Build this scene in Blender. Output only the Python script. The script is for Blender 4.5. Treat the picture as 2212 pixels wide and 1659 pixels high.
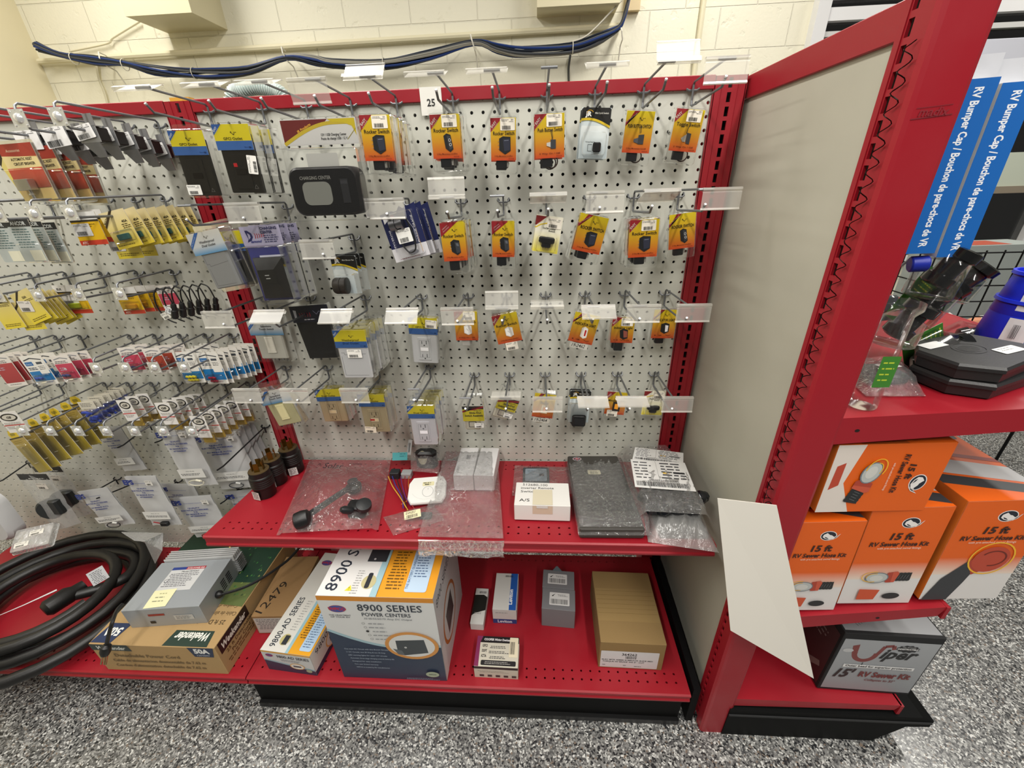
import bpy, math, random
from mathutils import Vector, Matrix, Euler
for o in list(bpy.data.objects): bpy.data.objects.remove(o)
PI = math.pi; IN = 0.0254
rnd = random.Random(7)
SC = bpy.context.scene; COL = SC.collection
# ---------------- camera, world, lights, exposure ----------------
CAMPOS = Vector((-0.4054131, -1.07321596, -0.16085783))
RX = Vector((0.99821448, 0.05167663, -0.02995642)); RY = Vector((-0.00388999, -0.444211, -0.89591375)); RZ = Vector((-0.05960478, 0.89443061, -0.44321683))
FPX = 890.3115
cd = bpy.data.cameras.new('camera'); cam = bpy.data.objects.new('camera', cd); COL.objects.link(cam)
cd.sensor_fit = 'HORIZONTAL'; cd.sensor_width = 36.0; cd.lens = FPX/2212*36; cd.clip_start = 0.02; cd.clip_end = 60
m = Matrix((RX, -RY, -RZ)).transposed().to_4x4(); m.translation = CAMPOS; cam.matrix_world = m
SC.camera = cam
def at(u, v, ax, val):
    """a point of the place seen at photo pixel (u, v), lying in the plane axis = val"""
    d = RX*((u-1106)/FPX) + RY*((v-829.5)/FPX) + RZ
    i = 'xyz'.index(ax); t = (val-CAMPOS[i])/d[i]
    return CAMPOS + d*t
W = bpy.data.worlds.new('world'); SC.world = W; W.use_nodes = True
W.node_tree.nodes['Background'].inputs[0].default_value = (1.0, 0.965, 0.90, 1); W.node_tree.nodes['Background'].inputs[1].default_value = 0.11
FLOOR = -1.52; CEIL = 1.55
def lamp(name, loc, sx, sy, e, rot=(0, 0, 0)):
    l = bpy.data.lights.new(name, 'AREA'); l.shape = 'RECTANGLE'; l.size = sx; l.size_y = sy; l.energy = e; l.color = (1.0, 0.965, 0.90)
    o = bpy.data.objects.new(name, l); COL.objects.link(o); o.location = loc; o.rotation_euler = rot; return o
for i, (x, y, e) in enumerate([(-1.3, 0.1, 30), (-1.15, -1.2, 26), (0.35, -1.2, 28), (-1.15, -2.45, 40), (0.35, -2.45, 42), (-2.9, -0.9, 18), (2.0, -1.1, 36), (2.6, 1.0, 30), (0.5, 1.1, 30), (-2.7, 1.0, 34)]):
    lamp('ceiling_tube_light', (x, y, CEIL-0.03), 0.14, 1.2, e)
SC.view_settings.view_transform = 'Standard'; SC.view_settings.look = 'None'; SC.view_settings.gamma = 1; SC.view_settings.exposure = -0.08
SC.view_settings.use_curve_mapping = False
try:
    SC.cycles.transparent_max_bounces = 28; SC.cycles.max_bounces = 8; SC.cycles.caustics_reflective = False; SC.cycles.caustics_refractive = False
    SC.cycles.use_adaptive_sampling = True
except Exception: pass
# ---------------- colours and materials ----------------
def H(h):
    if not isinstance(h, str): return h
    c = [int(h[i:i+2], 16)/255 for i in (0, 2, 4)]
    return tuple(x/12.92 if x <= .04045 else ((x+.055)/1.055)**2.4 for x in c)
def nmat(name):
    m = bpy.data.materials.new(name); m.use_nodes = True; nt = m.node_tree
    return m, nt, nt.nodes['Principled BSDF']
def link(nt, a, b): nt.links.new(a, b)
def vmat(name, rough, metal=0.0, bump=0.0, bs=200, spec=0.5, coat=0.0):
    m, nt, b = nmat(name); a = nt.nodes.new('ShaderNodeVertexColor'); a.layer_name = 'Col'
    link(nt, a.outputs[0], b.inputs['Base Color']); b.inputs['Roughness'].default_value = rough; b.inputs['Metallic'].default_value = metal
    b.inputs['Specular IOR Level'].default_value = spec; b.inputs['Coat Weight'].default_value = coat
    if bump:
        n = nt.nodes.new('ShaderNodeTexNoise'); n.inputs['Scale'].default_value = bs; tc = nt.nodes.new('ShaderNodeTexCoord'); link(nt, tc.outputs['Object'], n.inputs['Vector'])
        bp = nt.nodes.new('ShaderNodeBump'); bp.inputs['Strength'].default_value = bump; bp.inputs['Distance'].default_value = 0.001
        link(nt, n.outputs[0], bp.inputs['Height']); link(nt, bp.outputs[0], b.inputs['Normal'])
    return m
def clear(name, tint, fac, rough, bump=0.0, bs=60, diff=0.0, dcol=(.9, .9, .9), dist=0.004):
    m, nt, b = nmat(name); nt.nodes.remove(b); out = nt.nodes['Material Output']
    t = nt.nodes.new('ShaderNodeBsdfTransparent'); t.inputs[0].default_value = (*tint, 1)
    g = nt.nodes.new('ShaderNodeBsdfGlossy'); g.inputs['Roughness'].default_value = rough; g.inputs[0].default_value = (1, 1, 1, 1)
    fr = nt.nodes.new('ShaderNodeFresnel'); fr.inputs[0].default_value = 1.45
    ma = nt.nodes.new('ShaderNodeMath'); ma.operation = 'MULTIPLY_ADD'; ma.inputs[1].default_value = 0.6; ma.inputs[2].default_value = fac; link(nt, fr.outputs[0], ma.inputs[0])
    mx = nt.nodes.new('ShaderNodeMixShader'); link(nt, ma.outputs[0], mx.inputs[0]); link(nt, t.outputs[0], mx.inputs[1]); link(nt, g.outputs[0], mx.inputs[2])
    last = mx
    if diff:
        d = nt.nodes.new('ShaderNodeBsdfDiffuse'); d.inputs[0].default_value = (*dcol, 1)
        m2 = nt.nodes.new('ShaderNodeMixShader'); m2.inputs[0].default_value = diff; link(nt, mx.outputs[0], m2.inputs[1]); link(nt, d.outputs[0], m2.inputs[2]); last = m2
    if bump:
        tc = nt.nodes.new('ShaderNodeTexCoord'); n = nt.nodes.new('ShaderNodeTexNoise'); n.inputs['Scale'].default_value = bs; n.inputs['Detail'].default_value = 3; n.inputs['Distortion'].default_value = 1.5
        link(nt, tc.outputs['Object'], n.inputs['Vector']); bp = nt.nodes.new('ShaderNodeBump'); bp.inputs['Strength'].default_value = bump; bp.inputs['Distance'].default_value = dist
        link(nt, n.outputs[0], bp.inputs['Height']); link(nt, bp.outputs[0], g.inputs['Normal']); link(nt, bp.outputs[0], fr.inputs['Normal'])
    link(nt, last.outputs[0], out.inputs[0]); return m
M = {}
M['print'] = vmat('printed_paper', .42); M['paper'] = vmat('plain_paper', .75); M['board'] = vmat('cardboard', .82, bump=.25, bs=350)
M['plastic'] = vmat('moulded_plastic', .42, spec=.35, bump=.1, bs=500); M['rubber'] = vmat('black_rubber', .42, bump=.2, bs=300)
M['metal'] = vmat('bare_metal', .33, 1.0); M['wire'] = vmat('zinc_wire', .46, .7); M['matte'] = vmat('matte_paint', .6)
M['gloss'] = vmat('gloss_plastic', .12); M['cloth'] = vmat('cloth', .95)
M['clear'] = clear('clear_blister_plastic', (.99, .992, .99), .002, .08, diff=.006)
M['frost'] = clear('clear_label_plastic', (.93, .92, .88), .03, .34, diff=.32, dcol=(.84, .82, .77))
M['bag'] = clear('thin_bag_plastic', (.96, .96, .96), .04, .07, bump=1.0, bs=22, diff=.06, dist=.02)
M['crinkle'] = clear('crinkled_bag_plastic', (.95, .95, .95), .07, .05, bump=1.0, bs=65, diff=.07, dist=.012)
M['milky'] = clear('milky_bag_plastic', (.8, .8, .8), .03, .25, bump=.6, bs=30, diff=.72, dcol=(.70, .70, .70), dist=.008)
M['black'] = vmat('black_paint', .6, spec=.12)
M['steel'] = vmat('galvanised_steel', .42, .35)
M['haze'] = clear('hazy_bag_plastic', (.82, .82, .81), .05, .16, bump=.8, bs=30, diff=.28, dcol=(.72, .72, .71), dist=.01)
M['glass'] = clear('window_glass', (.35, .36, .36), .10, .02)
def redmat():
    m, nt, b = nmat('red_powder_coat'); b.inputs['Base Color'].default_value = (.30, .009, .018, 1); b.inputs['Roughness'].default_value = .40; b.inputs['Specular IOR Level'].default_value = .45
    tc = nt.nodes.new('ShaderNodeTexCoord'); n = nt.nodes.new('ShaderNodeTexNoise'); n.inputs['Scale'].default_value = 9; n.inputs['Detail'].default_value = 5
    link(nt, tc.outputs['Object'], n.inputs['Vector']); mr = nt.nodes.new('ShaderNodeMapRange'); mr.inputs[1].default_value = .35; mr.inputs[2].default_value = .7; mr.inputs[3].default_value = .34; mr.inputs[4].default_value = .5
    link(nt, n.outputs[0], mr.inputs[0]); link(nt, mr.outputs[0], b.inputs['Roughness']); return m
M['red'] = redmat()
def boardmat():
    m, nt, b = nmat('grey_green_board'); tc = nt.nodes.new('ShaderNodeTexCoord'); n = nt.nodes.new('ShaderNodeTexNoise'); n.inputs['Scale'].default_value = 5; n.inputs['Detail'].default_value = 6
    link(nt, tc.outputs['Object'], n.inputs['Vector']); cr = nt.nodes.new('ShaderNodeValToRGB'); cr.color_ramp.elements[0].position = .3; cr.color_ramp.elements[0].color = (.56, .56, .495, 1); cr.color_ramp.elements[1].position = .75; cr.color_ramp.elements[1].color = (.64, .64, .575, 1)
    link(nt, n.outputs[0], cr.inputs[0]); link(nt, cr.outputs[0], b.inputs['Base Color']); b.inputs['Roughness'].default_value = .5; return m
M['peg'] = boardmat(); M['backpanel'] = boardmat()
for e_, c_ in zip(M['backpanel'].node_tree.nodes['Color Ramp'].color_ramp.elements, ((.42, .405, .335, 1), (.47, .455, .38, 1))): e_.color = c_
def wallmat():
    m, nt, b = nmat('painted_block_wall'); tc = nt.nodes.new('ShaderNodeTexCoord'); mp = nt.nodes.new('ShaderNodeMapping'); mp.inputs['Rotation'].default_value = (-PI/2, 0, 0); mp.inputs['Location'].default_value = (0.14, 0.0965, 0)
    link(nt, tc.outputs['Object'], mp.inputs[0]); br = nt.nodes.new('ShaderNodeTexBrick')
    br.inputs['Scale'].default_value = 1; br.inputs['Mortar Size'].default_value = .0035; br.inputs['Mortar Smooth'].default_value = .6; br.inputs['Brick Width'].default_value = .4064; br.inputs['Row Height'].default_value = .2; br.offset = .5
    link(nt, mp.outputs[0], br.inputs[0])
    n = nt.nodes.new('ShaderNodeTexNoise'); n.inputs['Scale'].default_value = 60; n.inputs['Detail'].default_value = 8; link(nt, tc.outputs['Object'], n.inputs['Vector'])
    n2 = nt.nodes.new('ShaderNodeTexNoise'); n2.inputs['Scale'].default_value = 17; n2.inputs['Detail'].default_value = 9; link(nt, tc.outputs['Object'], n2.inputs['Vector'])
    r2 = nt.nodes.new('ShaderNodeMapRange'); r2.inputs[1].default_value = .62; r2.inputs[2].default_value = .72; r2.inputs[3].default_value = 0; r2.inputs[4].default_value = -.35; link(nt, n2.outputs[0], r2.inputs[0])
    a = nt.nodes.new('ShaderNodeMath'); a.operation = 'MULTIPLY_ADD'; a.inputs[1].default_value = -1.0; link(nt, br.outputs['Fac'], a.inputs[0])
    c = nt.nodes.new('ShaderNodeMath'); c.operation = 'MULTIPLY_ADD'; c.inputs[1].default_value = .25; link(nt, n.outputs[0], c.inputs[0]); link(nt, r2.outputs[0], c.inputs[2]); link(nt, c.outputs[0], a.inputs[2])
    bp = nt.nodes.new('ShaderNodeBump'); bp.inputs['Strength'].default_value = .8; bp.inputs['Distance'].default_value = .006; link(nt, a.outputs[0], bp.inputs['Height']); link(nt, bp.outputs[0], b.inputs['Normal'])
    b.inputs['Base Color'].default_value = (.81, .775, .62, 1); b.inputs['Roughness'].default_value = .55; return m
M['wall'] = wallmat()
def floormat():
    m, nt, b = nmat('flake_epoxy_floor'); tc = nt.nodes.new('ShaderNodeTexCoord')
    n0 = nt.nodes.new('ShaderNodeTexNoise'); n0.inputs['Scale'].default_value = 160; link(nt, tc.outputs['Object'], n0.inputs['Vector'])
    mv = nt.nodes.new('ShaderNodeVectorMath'); mv.operation = 'MULTIPLY_ADD'; mv.inputs[1].default_value = (.006, .006, .006); link(nt, n0.outputs['Color'], mv.inputs[0]); link(nt, tc.outputs['Object'], mv.inputs[2])
    v = nt.nodes.new('ShaderNodeTexVoronoi'); v.inputs['Scale'].default_value = 250; v.inputs['Randomness'].default_value = 1; link(nt, mv.outputs[0], v.inputs['Vector'])
    sp = nt.nodes.new('ShaderNodeSeparateColor'); link(nt, v.outputs['Color'], sp.inputs[0])
    cr = nt.nodes.new('ShaderNodeValToRGB'); cr.color_ramp.interpolation = 'CONSTANT'
    el = cr.color_ramp.elements; el[0].position = 0; el[0].color = (.012, .013, .015, 1); el[1].position = .17; el[1].color = (.075, .075, .075, 1)
    for p, c in [(.36, (.13, .13, .125)), (.52, (.20, .20, .195)), (.70, (.31, .31, .295)), (.86, (.56, .56, .54)), (.96, (.17, .13, .10))]:
        e = el.new(p); e.color = (*c, 1)
    link(nt, sp.outputs[0], cr.inputs[0]); link(nt, cr.outputs[0], b.inputs['Base Color']); b.inputs['Roughness'].default_value = .32; b.inputs['Coat Weight'].default_value = .35; b.inputs['Coat Roughness'].default_value = .18
    bp = nt.nodes.new('ShaderNodeBump'); bp.inputs['Strength'].default_value = .35; bp.inputs['Distance'].default_value = .001; link(nt, sp.outputs[1], bp.inputs['Height']); link(nt, bp.outputs[0], b.inputs['Normal']); return m
M['floor'] = floormat()
# ---------------- mesh builder ----------------
TXT = {}
def glyphs(s, bold=0.0, shear=0.0):
    k = (s, bold, shear)
    if k not in TXT:
        c = bpy.data.curves.new('t', 'FONT'); c.body = s; c.size = 1; c.resolution_u = 2; c.offset = bold; c.shear = shear
        o = bpy.data.objects.new('t', c); me = bpy.data.meshes.new_from_object(o)
        vs = [(v.co.x, v.co.y) for v in me.vertices]; fs = [tuple(p.vertices) for p in me.polygons]
        bpy.data.objects.remove(o); bpy.data.curves.remove(c); bpy.data.meshes.remove(me)
        if not vs: vs = [(0, 0)]
        x0 = min(v[0] for v in vs); x1 = max(v[0] for v in vs); TXT[k] = (vs, fs, x0, max(x1-x0, 1e-3))
    return TXT[k]
class B:
    """collects coloured faces; flat artwork is drawn in the current frame (origin, right, up, normal), units mm"""
    def __init__(s, frame=None):
        s.v = []; s.f = []; s.c = []; s.sm = []; s.layer = 0
        s.fr(*(frame or ((0, 0, 0), (1, 0, 0), (0, 0, 1))))
    def fr(s, o, r, u, off=0.0):
        s.R = Vector(r).normalized(); s.U = Vector(u).normalized(); s.N = s.R.cross(s.U); s.O = Vector(o)+s.N*off; s.layer = 0; return s
    def P(s, x, z, k=0.0): return s.O + s.R*(x*.001) + s.U*(z*.001) + s.N*k
    def face(s, pts, col, smooth=False):
        n = len(s.v); s.v += [tuple(p) for p in pts]; s.f.append(tuple(range(n, n+len(pts))))
        s.c.append([H(c) for c in col] if isinstance(col, list) else [H(col)]*len(pts)); s.sm.append(smooth); return s
    def mesh(s, vs, fs, col, smooth=False):
        n = len(s.v); s.v += [tuple(p) for p in vs]; c = H(col)
        for f in fs: s.f.append(tuple(n+i for i in f)); s.c.append([c]*len(f)); s.sm.append(smooth)
        return s
    def lay(s): s.layer += 1; return s.layer*0.00012
    def poly(s, pts, col): k = s.lay(); s.face([s.P(x, z, k) for x, z in pts], col); return s
    def r(s, x0, z0, x1, z1, col): return s.poly([(x0, z0), (x1, z0), (x1, z1), (x0, z1)], col)
    def rr(s, x0, z0, x1, z1, rad, col):
        pts = []
        for cx, cz, a in ((x1-rad, z1-rad, 0), (x0+rad, z1-rad, 90), (x0+rad, z0+rad, 180), (x1-rad, z0+rad, 270)):
            for i in range(4): t = math.radians(a+i*30); pts.append((cx+rad*math.cos(t), cz+rad*math.sin(t)))
        return s.poly(pts, col)
    def grad(s, x0, z0, x1, z1, cb, ct): return s.poly([(x0, z0), (x1, z0), (x1, z1), (x0, z1)], [cb, cb, ct, ct])
    def o(s, cx, cz, rx, rz, col, n=20): return s.poly([(cx+rx*math.cos(2*PI*i/n), cz+rz*math.sin(2*PI*i/n)) for i in range(n)], col)
    def line(s, pts, w, col):
        k = s.lay()
        for (a, b), (c, d) in zip(pts, pts[1:]):
            L = math.hypot(c-a, d-b) or 1; nx, nz = -(d-b)/L*w/2, (c-a)/L*w/2
            s.face([s.P(a-nx, b-nz, k), s.P(c-nx, d-nz, k), s.P(c+nx, d+nz, k), s.P(a+nx, b+nz, k)], col)
        return s
    def ring(s, cx, cz, rx, rz, w, col, a0=0, a1=360, n=24):
        k = s.lay(); A = [math.radians(a0+(a1-a0)*i/n) for i in range(n+1)]
        for a, b in zip(A, A[1:]):
            s.face([s.P(cx+(rx-w)*math.cos(a), cz+(rz-w)*math.sin(a), k), s.P(cx+rx*math.cos(a), cz+rz*math.sin(a), k), s.P(cx+rx*math.cos(b), cz+rz*math.sin(b), k), s.P(cx+(rx-w)*math.cos(b), cz+(rz-w)*math.sin(b), k)], col)
        return s
    def t(s, txt, cx, z, h, col, w=None, bold=0.0, shear=0.0, rot=0.0, al='c'):
        """text centred at cx, base line z, cap height h (mm), squeezed to width w"""
        vs, fs, x0, wd = glyphs(txt, bold, shear); sc = h/.70; sx = sc if w is None else w/wd; ww = wd*sx; k = s.lay(); ca, sa = math.cos(math.radians(rot)), math.sin(math.radians(rot))
        off = {'c': -ww/2, 'l': 0, 'r': -ww}[al]; n = len(s.v)
        for x, y in vs:
            a, b = (x-x0)*sx+off, y*sc; s.v.append(tuple(s.P(cx+a*ca-b*sa, z+a*sa+b*ca, k)))
        c = H(col)
        for f in fs: s.f.append(tuple(n+i for i in f)); s.c.append([c]*len(f)); s.sm.append(False)
        return s
    def bar(s, x, z, w, h, col='15151a', n=22, seed=1):
        q = random.Random(seed); k = s.lay(); p = x; u = w/(n*2.2)
        while p < x+w-u:
            b = u*q.choice((.6, 1, 1, 1.8)); s.face([s.P(p, z, k), s.P(p+b, z, k), s.P(p+b, z+h, k), s.P(p, z+h, k)], col); p += b+u*q.choice((.6, 1, 1.3))
        return s
    def ln(s, x0, z, x1, n, dz, h, col, seed=1):
        """n lines of print too small to read: rows of short word marks"""
        q = random.Random(seed); k = s.lay()
        for i in range(n):
            p = x0+q.uniform(0, .1)*(x1-x0); e = x1-q.uniform(0, .25)*(x1-x0)
            while p < e:
                b = min(q.uniform(1.2, 3.6)*h, e-p); zz = z-i*dz; s.face([s.P(p, zz, k), s.P(p+b, zz, k), s.P(p+b, zz+h*.75, k), s.P(p, zz+h*.75, k)], col); p += b+h*.6
        return s
    def box(s, a, b, col, T=None, bev=0.0):
        (x0, y0, z0), (x1, y1, z1) = a, b
        if bev:
            e = bev; vs = []
            def ringz(z, i): return [(x0+i+e, y0+i, z), (x1-i-e, y0+i, z), (x1-i, y0+i+e, z), (x1-i, y1-i-e, z), (x1-i-e, y1-i, z), (x0+i+e, y1-i, z), (x0+i, y1-i-e, z), (x0+i, y0+i+e, z)]
            for z, i in ((z0, e*.6), (z0+e*.6, 0), (z1-e*.6, 0), (z1, e*.6)): vs += ringz(z, i)
            fs = [tuple(reversed(range(8))), tuple(range(24, 32))]
            for j in range(3):
                for i in range(8): fs.append((j*8+i, j*8+(i+1) % 8, j*8+8+(i+1) % 8, j*8+8+i))
        else:
            vs = [(x, y, z) for z in (z0, z1) for x, y in ((x0, y0), (x1, y0), (x1, y1), (x0, y1))]
            fs = [(3, 2, 1, 0), (4, 5, 6, 7), (0, 1, 5, 4), (1, 2, 6, 5), (2, 3, 7, 6), (3, 0, 4, 7)]
        if T: vs = [T @ Vector(v) for v in vs]
        return s.mesh(vs, fs, col)
    def hexa(s, p, col):
        """8 corners: bottom 4 ccw then top 4"""
        return s.mesh(p, [(3, 2, 1, 0), (4, 5, 6, 7), (0, 1, 5, 4), (1, 2, 6, 5), (2, 3, 7, 6), (3, 0, 4, 7)], col)
    def tube(s, pts, r, col, n=7, closed=False, r1=None):
        pts = [Vector(p) for p in pts]; N = len(pts); vs = []; fs = []; prev = None
        for i, p in enumerate(pts):
            a = pts[i-1] if (i > 0 or closed) else p; b = pts[(i+1) % N] if (i < N-1 or closed) else p
            d = (b-a).normalized() if (b-a).length > 1e-9 else Vector((0, 0, 1))
            if prev is None:
                up = Vector((0, 0, 1)) if abs(d.z) < .9 else Vector((1, 0, 0)); x = d.cross(up).normalized()
            else:
                x = (prev-d*prev.dot(d)); x = x.normalized() if x.length > 1e-6 else d.orthogonal().normalized()
            prev = x; y = d.cross(x); rr = r if r1 is None else r+(r1-r)*i/(N-1)
            vs += [p+(x*math.cos(2*PI*j/n)+y*math.sin(2*PI*j/n))*rr for j in range(n)]
        for i in range(N if closed else N-1):
            k = ((i+1) % N)*n
            for j in range(n): fs.append((i*n+j, i*n+(j+1) % n, k+(j+1) % n, k+j))
        if not closed: fs += [tuple(reversed(range(n))), tuple(range((N-1)*n, N*n))]
        return s.mesh(vs, fs, col, True)
    def lathe(s, prof, col, c=(0, 0, 0), n=24, ax=None, cap=True):
        """profile [(r, h)] turned about an axis through c"""
        d = Vector(ax or (0, 0, 1)).normalized(); x = d.orthogonal().normalized(); y = d.cross(x); c = Vector(c); vs = []; fs = []
        for r, h in prof: vs += [c+d*h+(x*math.cos(2*PI*j/n)+y*math.sin(2*PI*j/n))*r for j in range(n)]
        for i in range(len(prof)-1):
            for j in range(n): fs.append((i*n+j, i*n+(j+1) % n, (i+1)*n+(j+1) % n, (i+1)*n+j))
        if cap: fs += [tuple(reversed(range(n))), tuple(range((len(prof)-1)*n, len(prof)*n))]
        return s.mesh(vs, fs, col, True)
    def build(s, name, mat, parent=None, loc=None, rot=None, sharp=True):
        me = bpy.data.meshes.new(name); me.from_pydata(s.v, [], s.f)
        at_ = me.color_attributes.new('Col', 'BYTE_COLOR', 'CORNER'); buf = []
        for cs in s.c:
            for c in cs: buf += [c[0], c[1], c[2], 1.0]
        at_.data.foreach_set('color', buf)
        me.polygons.foreach_set('use_smooth', s.sm); me.materials.append(M[mat] if isinstance(mat, str) else mat); me.update()
        o = bpy.data.objects.new(name, me); COL.objects.link(o)
        if any(s.sm) and sharp:
            try: me.set_sharp_from_angle(angle=math.radians(40))
            except Exception: pass
        if parent: o.parent = parent
        if loc is not None: o.location = loc
        if rot is not None: o.rotation_euler = rot
        return o
LABELS = []
def tag(o, label, cat, group=None, kind=None):
    if kind: o['kind'] = kind
    if label: o['label'] = label; LABELS.append(label)
    if cat: o['category'] = cat
    if group: o['group'] = group
    return o
def thing(name, label, cat, loc=(0, 0, 0), rot=(0, 0, 0), group=None):
    o = bpy.data.objects.new(name, None); o.empty_display_size = .02; COL.objects.link(o); o.location = loc; o.rotation_euler = rot
    return tag(o, label, cat, group)
def dup(root, loc, rot=None, label=None, group=None):
    r = root.copy(); COL.objects.link(r); r.location = loc
    if rot is not None: r.rotation_euler = rot
    if label: r['label'] = label; LABELS.append(label)
    if group: r['group'] = group
    for ch in list(root.children):
        c = ch.copy(); COL.objects.link(c); c.parent = r
        for g in list(ch.children):
            d = g.copy(); COL.objects.link(d); d.parent = c
    return r
def struct(o): o['kind'] = 'structure'; return o
def arc(c, r, a0, a1, n, u=(1, 0, 0), v=(0, 0, 1)):
    c = Vector(c); u = Vector(u); v = Vector(v)
    return [c+u*(r*math.cos(math.radians(a0+(a1-a0)*i/n)))+v*(r*math.sin(math.radians(a0+(a1-a0)*i/n))) for i in range(n+1)]
def spline(pts, n=8):
    pts = [Vector(p) for p in pts]; out = []
    for i in range(len(pts)-1):
        p0 = pts[max(i-1, 0)]; p1 = pts[i]; p2 = pts[i+1]; p3 = pts[min(i+2, len(pts)-1)]
        for j in range(n):
            t = j/n; out.append(.5*((2*p1)+(p2-p0)*t+(2*p0-5*p1+4*p2-p3)*t*t+(3*p1-p0-3*p2+p3)*t**3))
    return out+[pts[-1]]
# ---------------- room shell ----------------
b = B(); b.face([(-3.62, -5, FLOOR), (6, -5, FLOOR), (6, 2.1, FLOOR), (-3.62, 2.1, FLOOR)], 'ffffff'); struct(b.build('floor', 'floor'))
WX0, WX1, WZ0, WZ1 = 1.22, 4.6, -0.72, 0.72
b = B()
for a, c in (((-3.62, FLOOR), (WX0, 2.9)), ((WX1, FLOOR), (6, 2.9)), ((WX0, FLOOR), (WX1, WZ0)), ((WX0, WZ1), (WX1, 2.9))):
    b.face([(a[0], 2.1, a[1]), (c[0], 2.1, a[1]), (c[0], 2.1, c[1]), (a[0], 2.1, c[1])], 'ffffff')
struct(b.build('wall_back', 'wall'))
b = B(); b.face([(-3.62, -5, FLOOR), (-3.62, 2.1, FLOOR), (-3.62, 2.1, 2.9), (-3.62, -5, 2.9)], 'd9cfae'); struct(b.build('wall_left', 'matte'))
# large window with white frame, dark glass
win = struct(B().box((WX0, 2.04, WZ1-.02), (WX1, 2.16, WZ1+.05), 'dcdcdc').box((WX0-.03, 2.04, WZ0), (WX0+.04, 2.16, WZ1), 'dcdcdc').box((WX0, 2.05, .60), (WX1, 2.14, .66), 'e2e2e2')
    .box((WX0, 2.06, .53), (WX1, 2.12, .555), 'c9c9c6').box((WX0, 2.04, WZ0-.05), (WX1, 2.16, WZ0), 'dcdcdc').box((WX0, 2.0, -.29), (WX1, 2.12, -.10), 'c2c9b8').box((WX0, 1.98, -.33), (WX1, 2.1, -.29), '8c8170')
    .box((2.9, 2.05, WZ0), (2.96, 2.14, .60), 'dcdcdc').build('window_1', 'matte'))
B().box((WX0, 2.09, WZ0), (WX1, 2.095, WZ1), 'ffffff').build('pane', 'glass', win)
B().face([(WX0-.5, 2.9, FLOOR), (6, 2.9, FLOOR), (6, 2.9, 1.5), (WX0-.5, 2.9, 1.5)], '14140f').build('dark_backdrop', 'matte', win)
# ---------------- wall services ----------------
def boxout(name, x0, x1, y0, z0, z1, label):
    o = B().box((x0, y0, z0), (x1, 2.1, z1), 'd8cfae').build(name, 'matte'); return tag(o, label, 'wall box')
boxout('wall_soffit_box', -2.70, -2.31, 1.80, .727, 1.6, 'cream painted box jutting from the block wall, upper left')
boxout('wall_soffit_box', -.395, .062, 1.93, .70, 1.6, 'cream painted box on the block wall beside the blue cable drop')
o = B().box((.12, 2.06, .70), (.20, 2.098, 1.2), 'd9c49a').build('conduit_cover', 'matte'); tag(o, 'narrow tan cover plate on wall right of blue cable drop', 'cover plate')
o = B().tube([(-3.6, 2.07, .615), (-.8, 2.07, .63), (.10, 2.07, .634)], .016, 'ddd5b6', 8).build('conduit_pipe', 'matte'); tag(o, 'horizontal cream painted conduit pipe along the block wall', 'pipe')
cp = thing('conduit_pipe', 'vertical cream painted conduit pipe with coupling on block wall', 'pipe', (.56, 2.07, 0)); B().tube([(0, 0, FLOOR), (0, 0, 1.6)], .015, 'ddd5b6', 8).build('tube', 'matte', cp); B().tube([(0, 0, .445), (0, 0, .49)], .021, 'ddd5b6', 8).build('coupling', 'matte', cp)
cb = thing('cable_bundle', 'bundle of blue, black and grey cables sagging across the block wall', 'cables', (-3.6, 2.0, .70))
main = [(80, 100), (130, 118), (205, 130), (270, 137), (330, 150), (400, 157), (460, 158), (540, 150), (620, 124), (680, 130), (720, 137), (830, 138), (930, 118), (1025, 92), (1075, 105), (1130, 112), (1230, 105), (1290, 85), (1335, 62), (1350, 30), (1362, -20)]
for i in range(11):
    q = random.Random(i); a = 2*PI*i/11; pts = []
    dark = i % 3
    for j, (u, v) in enumerate(main):
        p = at(u, v, 'y', 1.99); tight = .010 if j in (1, 3, 8, 13, 18) else .021
        pts.append(p+Vector((0, math.cos(a+j*.35)*tight, math.sin(a+j*.35)*tight+q.uniform(-.006, .004)*(0 if tight < .015 else 1)))-Vector((-3.6, 2.0, .70)))
    if i in (3, 7, 9): pts = pts[:19]
    B().tube(spline(pts, 4), .0065, ('24396f', '1c222c', '4b4d50')[dark] if i < 9 else '8d8a80', 6).build('cable', 'plastic', cb)
for u, v in ((160, 127), (270, 140), (420, 158), (830, 138), (1237, 104)):
    p = at(u, v, 'y', 1.99)-Vector((-3.6, 2.0, .70)); B().tube(arc(p, .03, 0, 360, 14, (0, 1, 0), (0, 0, 1)), .0025, 'cfcabb', 5).build('cable_tie', 'plastic', cb)
for u, v, lb in ((228, 128, 'left'), (620, 118, 'middle'), (1025, 92, 'right'), (1345, 70, 'corner')):
    p = at(u, v, 'y', 2.0); o = B().tube([p+Vector((0, .09, -.12)), p+Vector((0, .05, -.05)), p+Vector((0, -.01, -.035)), p+Vector((-.01, -.03, .0)), p+Vector((-.02, -.01, .035)), p+Vector((-.03, .05, .03))], .004, 'dcd8cc', 6).build('cable_hook', 'plastic')
    tag(o, {'left': 'white plastic cable hook holding the bundle near wall corner', 'middle': 'white plastic cable hook at the left crest of cable bundle', 'right': 'white plastic cable hook where the bundle turns grey', 'corner': 'white plastic cable hook where cables turn upward'}[lb], 'hook', 'cable hooks on the wall')
o = B().tube(spline([at(150, 112, 'y', 2.08), at(230, 95, 'y', 2.08), at(245, 82, 'y', 2.08), at(302, 47, 'y', 2.08)], 6), .005, 'cfc7aa', 5).build('thin_wire', 'plastic'); tag(o, 'thin cream wire running up to the upper left wall box', 'wire')
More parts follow.
